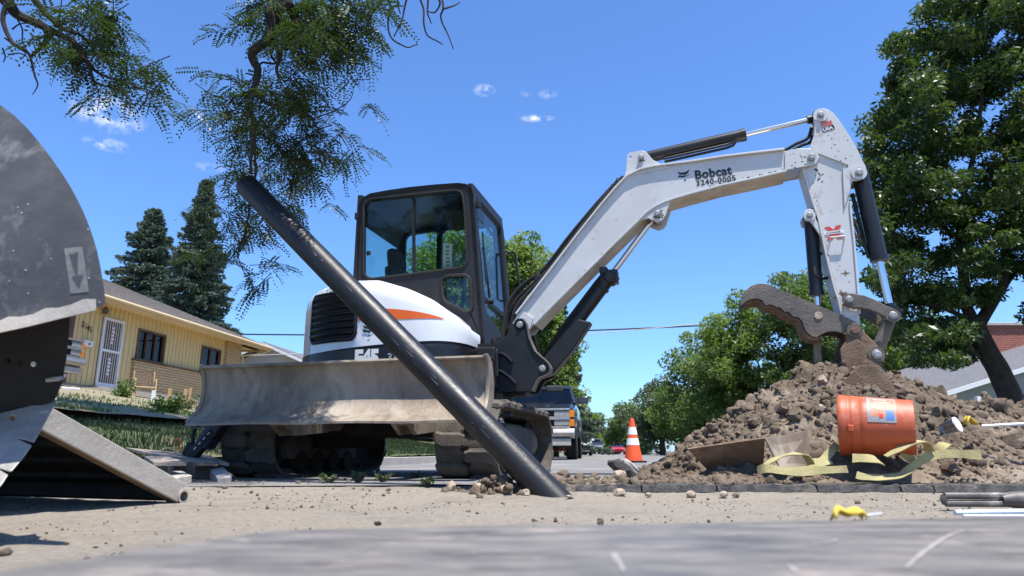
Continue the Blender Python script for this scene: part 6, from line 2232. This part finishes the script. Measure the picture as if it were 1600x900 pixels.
# ------------------------------------------------------------------ cut asphalt edge
ae = thing('asphalt_edge', 'dark broken-edged strip of cut asphalt along the front of the dirt heap', 'asphalt edge', (0, 3.40, 0))
segs = [(.17, .62), (.62, .98), (.98, 1.46), (1.46, 1.86), (1.86, 2.02), (2.02, 2.52), (2.52, 3.1), (3.1, 3.9), (3.9, 4.8)]
for i, (a, b) in enumerate(segs):
    mb = MB(); rings = []
    n = max(6, int((b - a) / .014))
    for k in range(n + 1):
        x = a + .004 + (b - a - .008) * k / n
        e1 = .012 * noise.noise(Vector((x * 14, 1, i))) + .006 * noise.noise(Vector((x * 45, 1, i))); e2 = .009 * noise.noise(Vector((x * 18, 5, i))) + .006 * noise.noise(Vector((x * 50, 2, i)))
        rings.append([Vector((x, .0 + e1, -.03)), Vector((x, -.006 + e2, .02)), Vector((x, .004 + e1, .050 + e2)), Vector((x, .10, .056)), Vector((x, .10, -.03))])
    mb.loft(rings)
    mb.build('asphalt_piece', 'asphalt_cut', ae)
# dirt shoulder in front of the edge and between edge and heap
mb = MB(); rows = []
for y in np.linspace(3.44, 4.3, 24):
    rows.append([Vector((x, y, .050 + .05 * max(0, noise.noise(Vector((x * 3.2, y * 3.2, 11)))) * min(1, max(0, (y - 3.44) / .12)) + .012 * noise.noise(Vector((x * 7, y * 7, 1))) + .006 * noise.noise(Vector((x * 25, y * 25, 1))))) for x in np.linspace(.14, 3.2, 150)])
mb.grid(rows); kind(mb.build('soil', 'dust', smooth=True), 'structure')

# ------------------------------------------------------------------ black pipe
pt = at(385, 289, 4.1); pb = at(858, 772, 3.32)
d = (pb - pt).normalized()
pb2 = pb + d * .14
n_ = 40; rings = []
u = d.orthogonal().normalized(); v = d.cross(u)
R0 = .0715
L = (pb2 - pt).length
prof = [(0.004, R0 - .012), (0.0, R0 - .008), (.0, R0 - .003), (.004, R0)] + [(t, R0) for t in np.linspace(.02, L, 30)] + [(L, R0 - .012)] + [(L * .5, R0 - .012), (.004, R0 - .012)]
pp = thing('plastic_pipe', 'long black plastic pipe slanting from the ground up across the excavator', 'pipe', pb)
mb = MB()
mb.loft([[pt + d * h + (u * math.cos(2 * PI * k / n_) + v * math.sin(2 * PI * k / n_)) * r - pb for k in range(n_)] for h, r in prof], caps=False)
mb.build('barrel', 'hdpe', pp, smooth=True, ang=40)
# faint print line and scuffs
def on_pipe(s, a, off=.0006):
    q = pt + d * s - pb
    return q + (u * math.cos(a) + v * math.sin(a)) * (R0 + off)


best = min(range(360), key=lambda a: ((u * math.cos(R(a)) + v * math.sin(R(a))) - Vector((.25, -.9, .35)).normalized()).length)
aP = R(best)
sgn = 1 if (on_pipe(1, aP + .1) - on_pipe(1, aP)).dot(Vector((1, 0, 1))) > 0 else -1
mb = MB()
rs = random.Random(3)
for k in range(26):
    s0_ = rs.uniform(.2, L - .3); a0 = aP + rs.gauss(.25, .35); l_ = rs.uniform(.01, .07)
    mb.add([on_pipe(s0_, a0), on_pipe(s0_ + l_, a0 + rs.gauss(0, .02)), on_pipe(s0_ + l_, a0 + .012), on_pipe(s0_, a0 + .010)], [(0, 1, 2, 3)])
kind(mb.build('scuff_marks', 'inkgrey', pp), 'stuff')
s_ = 1.35
while s_ < L - .35:
    for txt, w_ in (('6 IN', .20), ('DR 11', .22)):
        pass
    mb = MB()
    l_ = rs.uniform(.02, .05)
    mb.add([on_pipe(s_, aP + .30 * sgn), on_pipe(s_ + l_, aP + .30 * sgn), on_pipe(s_ + l_, aP + .33 * sgn), on_pipe(s_, aP + .33 * sgn)], [(0, 1, 2, 3)])
    mb.build('print_dash', 'inkgrey', pp)
    s_ += l_ + rs.uniform(.03, .06)

# ------------------------------------------------------------------ traffic cone
cp = at(990, 722, 11.6)
t = thing('traffic_cone', 'orange traffic cone with two white reflective bands standing on the road', 'traffic cone', (cp.x, 11.6, .05))
H = .70
def cr(z): return .155 - (.155 - .035) * z / H
def band(z0, z1, m, nm, off=0, par=None):
    mb = MB(); mb.lathe([(cr(z0) + off - .004, z0), (cr(z0) + off, z0), (cr(z1) + off, z1), (cr(z1) + off - .004, z1)], n=28); return mb.build(nm, m, par or t, smooth=True, ang=40)
cb = band(.02, H, 'conered', 'cone_body')
mb = MB(); mb.lathe([(.035, H - .001), (.03, H + .012), (.02, H + .014), (.02, H - .05)], n=20); mb.build('tip', 'conered', cb, smooth=True)
band(.28, .39, 'conewhite', 'white_band', .003); band(.45, .57, 'conewhite', 'white_band', .003)
mb = MB(); mb.plate(rrect(-.19, -.19, .19, .19, .04), lambda a, b, c: Vector((a, b, c)), 0, .03); mb.build('base', 'rubber', t, bev=.006)

# ------------------------------------------------------------------ orange bucket
b0_ = at(1311, 664, 3.67); b1_ = at(1429, 668, 3.51)
ax_ = (b1_ - b0_).normalized()
bk_ = thing('plastic_bucket', 'dirty orange plastic bucket lying on its side on the heap', 'bucket', b0_)
q = ax_.to_track_quat('X', 'Z')
bk_.rotation_mode = 'QUATERNION'; bk_.rotation_quaternion = q
Lb = (b1_ - b0_).length
pr = [(.142, .002), (.152, 0), (.157, .006), (.156, .03), (.1535, .034), (.1535, .042), (.154, .05), (.153, .054), (.1505, .055), (.1505, .062), (.153, .064), (.152, .098), (.1495, .10), (.1495, .106), (.151, .108), (.1495, .13), (.1485, .135), (.1365, Lb - .012), (.134, Lb - .002), (.128, Lb), (.120, Lb - .006), (.001, Lb - .008)]
inn = [(.001, Lb - .014), (.125, Lb - .014), (.138, .10), (.142, .002)]
mb = MB(); mb.lathe(pr + inn, (0, 0, 0), 'x', 48, closed=True); mb.build('shell', 'bucketor', bk_, smooth=True, ang=50)


def on_bk(x, a, off=.0012):
    r_ = float(np.interp(x, [.13, Lb - .012], [.1495, .1365])) + off
    return Vector((x, -r_ * math.cos(a), r_ * math.sin(a)))


def bk_patch(poly, m, nm, off=.0012, par=None):
    """flat print on the bucket wall; poly in (x, angle)"""
    mb = MB(); P_ = [Vector((p[0], p[1], 0)) for p in poly]
    # fine strips so the print follows the wall
    x0 = min(p[0] for p in poly); x1 = max(p[0] for p in poly)
    mb.add([on_bk(p[0], p[1], off) for p in poly], [tuple(range(len(poly)))])
    return mb.build(nm, m, par or bk_)


rows = [[on_bk(x, a) for x in np.linspace(.136, .265, 8)] for a in np.linspace(.10, 1.25, 14)]
mb = MB(); mb.grid(rows); lb_ = mb.build('printed_label', 'inkgrey', bk_, smooth=True)
rows = [[on_bk(x, a, .0016) for x in np.linspace(.15, .262, 8)] for a in np.linspace(.30, 1.15, 12)]
mb = MB(); mb.grid(rows); mb.build('label_field', 'pinkink', lb_, smooth=True)
for (x, a, dx, da) in [(.165, 1.02, .06, .09), (.168, .86, .075, .07), (.16, .62, .02, .1), (.178, .56, .02, .1), (.166, .74, .03, .06)]:
    mb = MB(); mb.grid([[on_bk(xx, aa, .0022) for xx in np.linspace(x, x + dx, 4)] for aa in np.linspace(a, a + da, 4)]); mb.build('print_block', 'fadedink', lb_)
mb = MB(); mb.grid([[on_bk(.215 + .035 * t_ + .006 * math.sin(5 * aa), aa, .0022) for t_ in np.linspace(0, 1, 5)] for aa in np.linspace(.2, .56, 6)]); mb.build('print_block', 'skyblueink', lb_)
mb = MB(); mb.grid([[on_bk(.19 + .018 * t_, aa, .0022) for t_ in np.linspace(0, 1, 5)] for aa in np.linspace(.24, .40, 6)]); mb.build('print_block', 'inkr', lb_)
mb = MB(); mb.box((.06, -.155, -.02), (.03, .02, .035)); mb.build('handle_ear', 'bucketor', bk_, bev=.006)

# ------------------------------------------------------------------ straps
def ribbon(pix, w_, label=None, m='strap', name='strap', n=5):
    """webbing through (px, py, Y, nx, nz): width direction per point"""
    C = [at(p[0], p[1], p[2]) for p in pix]
    Wd = [Vector((p[3], p[4], p[5])) for p in pix]
    C2 = crspline(C, n); W2 = crspline(Wd, n)
    rings = []
    for i in range(len(C2)):
        tn = (C2[min(i + 1, len(C2) - 1)] - C2[max(i - 1, 0)]).normalized()
        wv = W2[i] - tn * W2[i].dot(tn); wv = wv.normalized() * w_ * .36 * (1 + .08 * noise.noise(C2[i] * 23)) + Vector((0, .006, .006)) * noise.noise(C2[i] * 14)
        nv = tn.cross(wv).normalized() * .0025
        rings.append([C2[i] + wv + nv, C2[i] - wv + nv, C2[i] - wv - nv, C2[i] + wv - nv])
    mb = MB(); mb.loft(rings)
    return mb


st1 = thing('tow_strap', 'flat yellow webbing strap looped on the dirt left of the orange bucket', 'strap', at(1240, 738, 3.5), group='yellow straps on the heap')
def padd(parent, mb, nm='webbing'):
    o = parent.location
    mb.v = [(v[0] - o.x, v[1] - o.y, v[2] - o.z) for v in mb.v]
    return mb.build(nm, 'strap', parent, smooth=True, ang=50)


U_ = (0, .55, .8)
padd(st1, ribbon([(1184, 735, 3.56, 0, .5, .8), (1200, 732, 3.50, 0, .4, .9), (1235, 737, 3.48, 0, .4, .9), (1275, 735, 3.48, 0, .3, .95), (1324, 733, 3.5, .1, .3, .95)], .056))
padd(st1, ribbon([(1186, 736, 3.56, .3, .7, .5), (1202, 722, 3.56, .3, .8, .4), (1222, 713, 3.56, .1, .9, .3), (1245, 709, 3.56, 0, .9, .2), (1260, 713, 3.57, -.3, .8, -.1), (1268, 726, 3.58, -.5, .6, .3)], .062))
padd(st1, ribbon([(1268, 722, 3.62, 0, .5, .8), (1284, 720, 3.62, 0, .6, .7), (1296, 708, 3.64, -.5, .3, .8), (1308, 694, 3.66, -.6, .3, .7)], .055))
padd(st1, ribbon([(1262, 728, 3.60, 0, .5, .8), (1276, 727, 3.60, 0, .6, .7), (1300, 722, 3.6, 0, .7, .5)], .04))
st2 = thing('tow_strap', 'twisted yellow webbing strap lying under the right end of the orange bucket', 'strap', at(1420, 735, 3.45), group='yellow straps on the heap')
padd(st2, ribbon([(1338, 742, 3.47, -.1, .5, .8), (1350, 745, 3.46, 0, .5, .8), (1380, 746, 3.45, 0, .7, .5), (1408, 742, 3.45, .2, .7, .4), (1425, 730, 3.46, -.4, .5, .6), (1448, 715, 3.47, -.4, .3, .8), (1480, 709, 3.48, -.1, .2, .9), (1533, 711, 3.5, 0, .1, 1)], .06))
padd(st2, ribbon([(1384, 713, 3.44, .3, .8, .4), (1405, 702, 3.43, .3, .8, .4), (1428, 691, 3.43, .2, .9, .3), (1446, 691, 3.45, -.2, .9, .1), (1453, 705, 3.48, -.5, .7, 0)], .066))
padd(st2, ribbon([(1408, 706, 3.5, .5, .2, .8), (1425, 718, 3.5, .5, .2, .8), (1438, 728, 3.49, .5, .3, .7)], .06))
padd(st2, ribbon([(1332, 716, 3.5, 0, .6, .7), (1350, 716, 3.47, 0, .6, .75), (1368, 718, 3.46, 0, .7, .6), (1378, 724, 3.47, 0, .9, .3)], .07))
padd(st2, ribbon([(1462, 710, 3.55, -.3, .4, .8), (1468, 700, 3.54, -.6, .4, .6), (1480, 694, 3.54, -.2, .9, .2), (1493, 698, 3.55, .2, .9, .2), (1505, 705, 3.56, .3, .8, .3)], .05))

# ------------------------------------------------------------------ half-buried steel plate, cup, marker pole
def wq(pts): return [at(x, y, Y) for x, y, Y in pts]


t = thing('steel_tray', 'dirty folded steel plate half buried at the foot of the heap', 'steel plate', at(1190, 720, 3.8))
o = t.location
def slab(name, pts, th, m, parent, n=None):
    P_ = [p - parent.location for p in pts]
    nn = (P_[1] - P_[0]).cross(P_[2] - P_[0]).normalized() * th
    k = len(P_)
    mb = MB(); mb.add(P_ + [p + nn for p in P_], [tuple(range(k)), tuple(range(2 * k - 1, k - 1, -1))] + [(i, (i + 1) % k, k + (i + 1) % k, k + i) for i in range(k)])
    return mb.build(name, m, parent, bev=.002)


slab('left_wall', wq([(1074, 702, 3.98), (1195, 685, 3.72), (1192, 745, 3.92), (1120, 750, 4.1)]), .012, 'rustdirt', t)
slab('right_wall', wq([(1196, 684.5, 3.72), (1268, 672, 3.90), (1273, 735, 3.80), (1222, 735, 3.62)]), .012, 'bladesteel', t)
cpn = at(1471, 672, 3.75)
t = thing('plastic_cup', 'crumpled clear plastic cup lying on the heap right of the bucket', 'cup', cpn, (R(70), R(20), R(30)))
mb = MB(); mb.lathe([(.001, 0), (.028, 0), (.034, .05), (.038, .085), (.036, .085), (.032, .05), (.026, .004), (.001, .004)], n=20, closed=True); mb.build('wall', 'jar', t, smooth=True, ang=40)
mb = MB(); mb.lathe([(.036, .082), (.041, .083), (.041, .089), (.036, .089)], n=20); mb.build('rim', 'inkw', t, smooth=True)
a = at(1534, 666, 3.75); b = at(1640, 660, 3.62)
mb = MB(); mb.tube([(0, 0, 0), b - a], .0085, 8); tag(mb.build('marker_pole', 'whitetrim', smooth=True, loc=a), 'thin white pole lying across the heap at the right edge', 'pole')
a = at(1515, 660, 3.74)
mb = MB(); mb.v = []
mb.loft([[a * 0 + Vector((x, y_ + .01 * math.sin(x * 60), z + .012 * math.cos(x * 50 + z * 40))) for x, z in ((-.035, -.005), (-.01, .022), (.02, .01), (.04, -.008))] for y_ in (-.02, 0.0, .02)], caps=False, closed=False)
g_ = mb.build('glove', 'yelrag', smooth=True, loc=a); tag(g_, 'yellow scrap of cloth on the heap left of the white pole', 'rag')
so_ = g_.modifiers.new('t', 'SOLIDIFY'); so_.thickness = .006

# ------------------------------------------------------------------ foreground sheet
SZ = .12
def onz(px, py, z=SZ):
    r_ = ray(px, py); k = (z - CAM_H) / r_.z
    return Vector((r_.x * k, r_.y * k, z))


t = thing('metal_sheet', 'scratched grey metal sheet filling the blurred foreground', 'metal sheet', (0, .3, SZ))
edge = [onz(425, 829), onz(700, 823), onz(1000, 819), onz(1300, 813), onz(1620, 807)]
ol = [(e.x, e.y - .3) for e in edge] + [(1.6, .65), (1.6, -.9), (-.5, -.9), (-.46, .1)] + [(e.x, e.y - .3) for e in (onz(0, 893), onz(200, 862))]
mb = MB(); mb.plate(ol, lambda a, b, c: Vector((a, b, c)), -.008, 0); mb.build('sheet', 'sheet', t, bev=.002)
def scratch(pix, w_, m='wornsteel'):
    P_ = crspline([onz(x, y, SZ + .0008) - t.location for x, y in pix], 5)
    rings = []
    for i, p in enumerate(P_):
        tn = (P_[min(i + 1, len(P_) - 1)] - P_[max(i - 1, 0)]).normalized(); sd = Vector((-tn.y, tn.x, 0)) * w_ * (.3 + .7 * math.sin(PI * (i + .5) / len(P_)))
        rings.append([p + sd, p - sd])
    mb = MB(); mb.grid(rings); mb.build('scratch', m, t)


M['scratchpale'] = mat('pale_scratch', (.40, .365, .325), (.22, .205, .185), 90, .6)
scratch([(1415, 888), (1440, 865), (1480, 838), (1515, 826)], .0022, 'scratchpale')
scratch([(960, 862), (968, 878), (975, 893)], .0016, 'scratchpale'); scratch([(955, 862), (962, 880)], .001, 'scratchpale')
scratch([(390, 840), (520, 838), (620, 842), (830, 846)], .0016, 'scratchpale'); scratch([(440, 878), (540, 876), (640, 880)], .002, 'scratchpale')
scratch([(1230, 882), (1240, 888), (1246, 896)], .002, 'scratchpale'); scratch([(1250, 850), (1290, 848), (1310, 842)], .0022, 'scratchpale')
scratch([(1340, 842), (1370, 840)], .0015, 'scratchpale'); scratch([(1080, 838), (1140, 836), (1180, 832)], .0013, 'scratchpale')
scratch([(1480, 852), (1540, 858), (1590, 864)], .0014, 'scratchpale'); scratch([(700, 868), (760, 862), (840, 866)], .0012, 'scratchpale'); scratch([(560, 860), (600, 850), (660, 848)], .001, 'scratchpale')
for bx_ in (-.3, .9):
    mb = MB(); mb.box((bx_, .0, -.063), (.09, .75, .105)); mb.build('bearer', 'greywood', t)
# yellow rag on its far edge
a = onz(1325, 812, SZ)
mb = MB(); rings = []
for i in range(15):
    u_ = i / 14; x = -.021 + .042 * u_
    h = .010 * math.sin(PI * u_) + .004 * math.sin(9 * u_)
    rings.append([Vector((x, -.008 + .004 * math.sin(7 * u_), h)), Vector((x, .0, h + .005 + .002 * math.sin(13 * u_))), Vector((x, .009, h - .003))])
mb.grid(rings); g_ = mb.build('rag', 'yelrag', smooth=True, loc=a + Vector((0, -.004, .002)))
so_ = g_.modifiers.new('t', 'SOLIDIFY'); so_.thickness = .003
tag(g_, 'crumpled yellow rag on the far edge of the grey sheet', 'rag')
a = onz(1346, 806, SZ + .004); b = onz(1378, 802, SZ + .004)
mb = MB(); mb.tube([(0, 0, 0), b - a], .0011, 6); tag(mb.build('stick', 'whitetrim', loc=a), 'short white stick beside the yellow rag', 'stick')
# tool handle and pale rods at the right
a = at(1474, 781, 2.55)
t = thing('digging_tool', 'grey steel tool handle with a slotted end lying at the right edge', 'tool', a, (0, 0, R(-3)))
for dz in (-.012, .014):
    mb = MB(); mb.tube([(.012, 0, dz), (.0, 0, dz * .6 + .001), (.015, 0, dz)] if False else [(.006, 0, dz), (.10, 0, dz), (.26, 0, dz)], [.012, .0125, .0125], 10); mb.build('prong', 'toolgrey', t, smooth=True)
mb = MB(); mb.tube([(.006, 0, -.012), (.0, 0, 0), (.006, 0, .014)], .012, 10); mb.build('bow', 'toolgrey', t, smooth=True)
mb = MB(); mb.tube([(.20, 0, .001), (.24, 0, .001), (.6, 0, -.004), (1.0, 0, -.008)], [.018, .029, .03, .03], 14); mb.build('shaft', 'toolgrey', t, smooth=True)
for k, (p_, q_, Y0, Y1) in enumerate((((1492, 801), (1640, 799), 2.0, 2.0), ((1505, 806), (1640, 806), 1.93, 1.93))):
    a = at(*p_, Y0); b = at(*q_, Y1)
    mb = MB(); mb.tube([(0, 0, 0), b - a], .0075 if k == 0 else .004, 8); tag(mb.build('rod', 'bluewhite' if k == 0 else 'whitetrim', smooth=True, loc=a), ['pale blue plastic rod lying below the grey tool handle', 'thin white rod lying nearest the grey sheet at the right'][k], 'rod', 'rods at the right edge')

# ------------------------------------------------------------------ left foreground: loader bucket and ramp
lb = thing('loader_bucket', 'dark scuffed steel bucket with a rounded back standing at the left edge', 'loader bucket', (-1.2, 1.55, 0))
o = lb.location
shp = crspline([Vector(p) for p in [(-420, 120), (-200, 95), (-80, 120), (0, 164), (45, 203), (95, 268), (128, 326), (149, 382), (159, 428), (164, 462)]], 8) + [Vector(p) for p in [(165, 473), (158, 479), (140, 484), (100, 493), (40, 508), (-40, 525), (-200, 560), (-420, 600)]]
def shell_pt(px, py, off=0.0):
    # face leans back towards its top and bows out a little
    f_ = (py - 165) / 330
    Y = 1.66 - .14 * f_ - .05 * math.sin(PI * min(max(f_, 0), 1)) + off
    q = at(px, py, Y)
    return q - o


outl = [(p.x, p.y) for p in shp]
# interior grid of the face: rows between the top outline and bottom edge
front, back = [], []
for i in range(26):
    row = []
    yb = 600 - (i and 0)
    row = None
cols = []
for px in list(np.linspace(-420, 100, 28)) + [110, 120, 130, 138, 146, 152, 157, 161, 164]:
    top = float(np.interp(px, [p[0] for p in outl[:73]], [p[1] for p in outl[:73]]))
    bot = float(np.interp(px, [-420, -200, -40, 40, 100, 140, 158, 166], [600, 560, 525, 508, 493, 484, 479, 474]))
    cols.append([(px, top + (bot - top) * k / 16) for k in range(17)])
mb = MB()
mb.grid([[shell_pt(*p) for p in c] for c in cols])
mb.grid([[shell_pt(p[0], p[1], .03) for p in c] for c in cols])
for line in ([c[0] for c in cols], [c[-1] for c in cols], cols[-1]):
    mb.grid([[shell_pt(*p), shell_pt(p[0], p[1], .03)] for p in line])
bm_ = mb.build('back_shell', 'guard', lb, smooth=True, ang=50)
bdir = Vector((-.86, .5, 0))
for nm_, line in (('bucket_back', [c[0] for c in cols]),):
    mb = MB(); mb.grid([[shell_pt(p[0], p[1], .032) for p in line], [shell_pt(p[0], p[1], .032) + bdir * 1.5 for p in line]]); mb.build(nm_, 'guard', lb, smooth=True)
mb = MB()
low = [(px, float(np.interp(px, [-420, -200, -40, 40, 100, 140, 158, 166], [600, 560, 525, 508, 493, 484, 479, 474]))) for px in np.linspace(-420, 150, 30)]
mb.loft([[shell_pt(x, y - 16 - 3 * math.sin(x * .11), -.002), shell_pt(x, y + 3, -.004), shell_pt(x, y + 4, .034), shell_pt(x, y - 4, .034)] for x, y in low]); mb.build('wear_edge', 'rampsteel', lb, smooth=True, ang=40)
# label patch with a worn arrow
pa = [(100, 388), (129, 385), (138, 454), (110, 460)]
mb = MB(); mb.grid([[shell_pt(100 + 29 * a + 10 * b, 388 - 3 * a + 71 * b, -.0012) for a in np.linspace(0, 1, 5)] for b in np.linspace(0, 1, 9)]); ps = mb.build('sticker', 'scratchpale' if False else 'guardpatch' if 'guardpatch' in M else 'wornsteel', lb, smooth=True)
arr = [(108, 394), (112, 398), (122, 393), (121, 430), (130, 428), (124, 450), (112, 432), (119, 431), (112, 410)]
mb = MB(); mb.add([shell_pt(x, y, -.0022) for x, y in arr], [tuple(range(len(arr)))]); mb.build('arrow', 'guard', ps)
rs = random.Random(9)
for (x, y, r_) in [(28, 324, 1.6), (34, 332, 2.2), (44, 319, 1.8), (21, 392, 2), (80, 404, 1.5), (139, 434, 2.2), (138, 358, 2), (155, 472, 2.4), (16, 500, 3), (40, 422, 2.6), (44, 458, 1.6), (15, 439, 2)]:
    mb = MB(); pts_ = [(x + r_ * rs.uniform(.5, 1.2) * math.cos(a), y + r_ * rs.uniform(.5, 1.1) * math.sin(a)) for a in np.linspace(0, 2 * PI, 8, endpoint=False)]
    mb.add([shell_pt(u_, v_, -.0009) for u_, v_ in pts_], [tuple(range(8))]); mb.build('chip_mark', 'wornsteel', lb)
# side panel with three bolt holes, near-black and leaned back to look shaded
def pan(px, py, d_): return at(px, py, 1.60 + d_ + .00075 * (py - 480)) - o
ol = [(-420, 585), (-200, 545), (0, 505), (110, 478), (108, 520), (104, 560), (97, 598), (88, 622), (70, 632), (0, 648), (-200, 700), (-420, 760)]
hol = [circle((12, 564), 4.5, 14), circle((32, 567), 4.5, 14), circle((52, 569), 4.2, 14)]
mb = MB(); mb.plate(ol, pan, 0, .022, hol); sp_ = mb.build('side_panel', 'panelshade', lb, bev=.002)
mb = MB(); mb.tube([pan(74, 594, -.01), pan(92, 592, -.02), pan(100, 588, .02)], .006, 6); mb.build('cotter_pin', 'steel', lb)
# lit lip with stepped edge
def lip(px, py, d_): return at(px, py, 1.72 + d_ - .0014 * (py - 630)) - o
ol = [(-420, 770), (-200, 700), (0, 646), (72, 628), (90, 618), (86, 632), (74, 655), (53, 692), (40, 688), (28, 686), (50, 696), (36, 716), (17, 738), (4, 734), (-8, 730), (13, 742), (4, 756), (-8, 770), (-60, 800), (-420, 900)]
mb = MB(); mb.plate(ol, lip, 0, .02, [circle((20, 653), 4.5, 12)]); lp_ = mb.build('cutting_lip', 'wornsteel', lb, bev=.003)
mb = MB(); mb.add([lip(62, 642, -.002), lip(78, 640, -.002), lip(77, 646, -.002), lip(60, 648, -.002)], [(0, 1, 2, 3)]); mb.build('chip_mark', 'rampsteel', lp_)

# ramp
r0 = at(284, 772, 2.95); r1 = at(72, 656, 2.35)
dv = (r1 - r0); Lr = dv.length; dv.normalize()
nv = Vector((-dv.y, dv.x, 0)); nv = (nv if nv.x < 0 else -nv).normalized()     # across the ramp, away from the camera
uv = dv.cross(nv); uv = uv if uv.z > 0 else -uv
rp = thing('loading_ramp', 'pale steel loading ramp sloping down to the ground at the left', 'ramp', r0)
def rb(a, b, c0, c1, h0, h1, name, m, par=rp):
    mb = MB(); P_ = []
    for s in (a, b):
        for c, h in ((c0, h0), (c1, h0), (c1, h1), (c0, h1)): P_.append(dv * s + nv * c + uv * h)
    mb.loft([P_[:4], P_[4:]]); return mb.build(name, m, par, bev=.004)
Le = Lr + .35
rb(0, Le, 0, .012, -.035, .045, 'side_rail', 'rampsteel')
rb(0, Le, .0125, .055, -.035, -.025, 'rail_flange', 'rustdirt')
rb(.0, Le, .0125, 1.40, .033, .043, 'deck_plate', 'undershade')
rb(-.004, .03, .07, 1.40, -.03, .032, 'foot_bar', 'undershade')
rb(0, Le, 1.40, 1.412, -.035, .045, 'side_rail', 'undershade')
for k in range(4): rb(.12 + k * .16, .15 + k * .16, .056, 1.398, .01, .032, 'cross_rib', 'undershade')
mb = MB(); mb.lathe([(.020, -.004), (.029, -.004), (.029, .068), (.020, .068)], n=20, closed=True)
mb.v = [tuple(dv * -.012 + nv * z + dv * x + uv * (y - .005)) for x, y, z in mb.v]
mb.add([tuple(dv * -.012 + nv * 0)], [])
mb.f.append(()) if False else None
mb.build('rolled_end', 'rampsteel', rp, smooth=True, ang=40)

# shadowing trailer tail the ramp hangs from (mostly behind the bucket)
# stacked sheets by the kerb
def sheet_q(name, pts, th, m, label, cat, grp=None):
    P_ = wq(pts); c = sum(P_, Vector()) / len(P_)
    e = bpy.data.objects.new('tmp', None); e.location = c
    P2_ = [p - c for p in P_]
    k = len(P_); nn = Vector((0, 0, -th))
    mb = MB(); mb.add(P2_ + [p + nn for p in P2_], [tuple(range(k)), tuple(range(2 * k - 1, k - 1, -1))] + [(i, (i + 1) % k, k + (i + 1) % k, k + i) for i in range(k)])
    bpy.data.objects.remove(e)
    return tag(mb.build(name, m, loc=c, bev=.002), label, cat, grp)


SG2 = 'boards and sheets stacked by the ramp'
sheet_q('weathered_board', [(196, 699, 5.0), (330, 712, 5.2), (346, 722, 4.55), (262, 714, 4.4)], .018, 'greywood', 'topmost weathered grey board of the stack behind the ramp', 'board', SG2)
sheet_q('weathered_board', [(225, 712, 4.5), (262, 713, 4.4), (292, 722, 4.1), (240, 722, 4.0)], .022, 'greywood', 'lower weathered board of the stack, poking out beside the ramp', 'board', SG2)
sheet_q('weathered_board', [(330, 715, 4.9), (352, 719, 4.9), (358, 724, 4.4), (345, 722, 4.4)], .018, 'greywood', 'end of a grey board lying beside the left track', 'board', SG2)
sheet_q('concrete_slab', [(262, 736, 4.3), (284, 735, 4.4), (300, 743, 4.0), (270, 748, 3.9)], .04, 'concrete', 'pale broken slab under the board stack', 'slab', SG2)
sheet_q('concrete_slab', [(328, 733, 4.6), (346, 724, 4.7), (362, 745, 4.1), (340, 748, 4.1)], .05, 'concrete', 'pale broken slab leaning at the left track foot', 'slab', SG2)
for k, (x, y, Y) in enumerate(((250, 722, 4.4), (325, 722, 4.9))):
    a = at(x, y + 6, Y)
    mb = MB(); mb.box((0, 0, 0), (.12, .12, max(.05, a.z * 1.0))); tag(mb.build('support_block', 'greywood', loc=(a.x, Y, max(.03, a.z / 2))), ['timber block under the left of the board stack', 'timber block under the right of the board stack'][k], 'block', SG2)
mb = MB(); mb.tube(crspline([at(x, y, 5.0) - at(252, 708, 5.0) for x, y in ((252, 708), (256, 702), (263, 700.5), (270, 703), (278, 710))], 5), .008, 6)
tag(mb.build('hose', 'strap', smooth=True, loc=at(252, 708, 5.0)), 'pale yellow hose arching over the board stack', 'hose')
mb = MB(); mb.tube(crspline([at(x, y, 5.3) - at(270, 690, 5.3) for x, y in ((270, 690), (275, 686), (283, 690), (280, 698), (290, 705), (300, 708))], 5), .006, 6)
tag(mb.build('cord', 'orange', smooth=True, loc=at(270, 690, 5.3)), 'orange cord coiled on the shaded grass by the dark power tool', 'cord')
# dark power tool leaning by the left track
a = at(326, 690, 4.75)
t = thing('power_tool', 'dark navy power tool lying by the left track under the blade end', 'power tool', a, (0, 0, R(-10)))
M['navy'] = mat('navy_plastic', (.018, .02, .05), (.03, .03, .06), 8, .45)
mb = MB(); mb.box((.03, 0, .06), (.10, .12, .22), (0, .55, 0)); mb.build('motor_housing', 'navy', t, bev=.015, smooth=True)
mb = MB(); mb.box((-.02, -.03, -.02), (.07, .06, .26), (0, .75, 0)); gb_ = mb.build('guide_bar', 'black', t, bev=.01)
mb = MB()
for k in range(4): mb.box((-.055 + k * .03, -.063, -.045 + k * .032), (.022, .004, .007), (0, -.8, 0))
kind(mb.build('white_marks', 'inkw', gb_), 'stuff')
mb = MB(); mb.tube(crspline([Vector(p) for p in ((-.10, 0, .10), (-.06, 0, .14), (.0, 0, .10), (-.03, 0, .0), (-.11, 0, -.02), (-.12, 0, .06))], 4, True), .014, 8); mb.build('handle', 'black', t, smooth=True)
mb = MB(); mb.box((-.12, .02, -.06), (.1, .1, .1), (0, .4, 0)); mb.build('fuel_tank', 'black', t, bev=.02, smooth=True)
# small weeds at the near gutter
for i, (px, py, Y, lb_) in enumerate([(515, 752, 3.9, 'small weed in the gutter below the blade, left one'), (560, 752, 3.95, 'small weed in the gutter below the blade, middle one'), (598, 752, 4.0, 'small weed in the gutter below the blade, right one'), (668, 757, 3.6, 'sprawling weed left of the brown stone')]):
    p = at(px, py + 3, Y)
    shrub(p.x, Y, near_z(p.x, Y), .06, .06, 60, 'weed', lb_, .02, name='weed', cat='weed', group='weeds in the gutter')
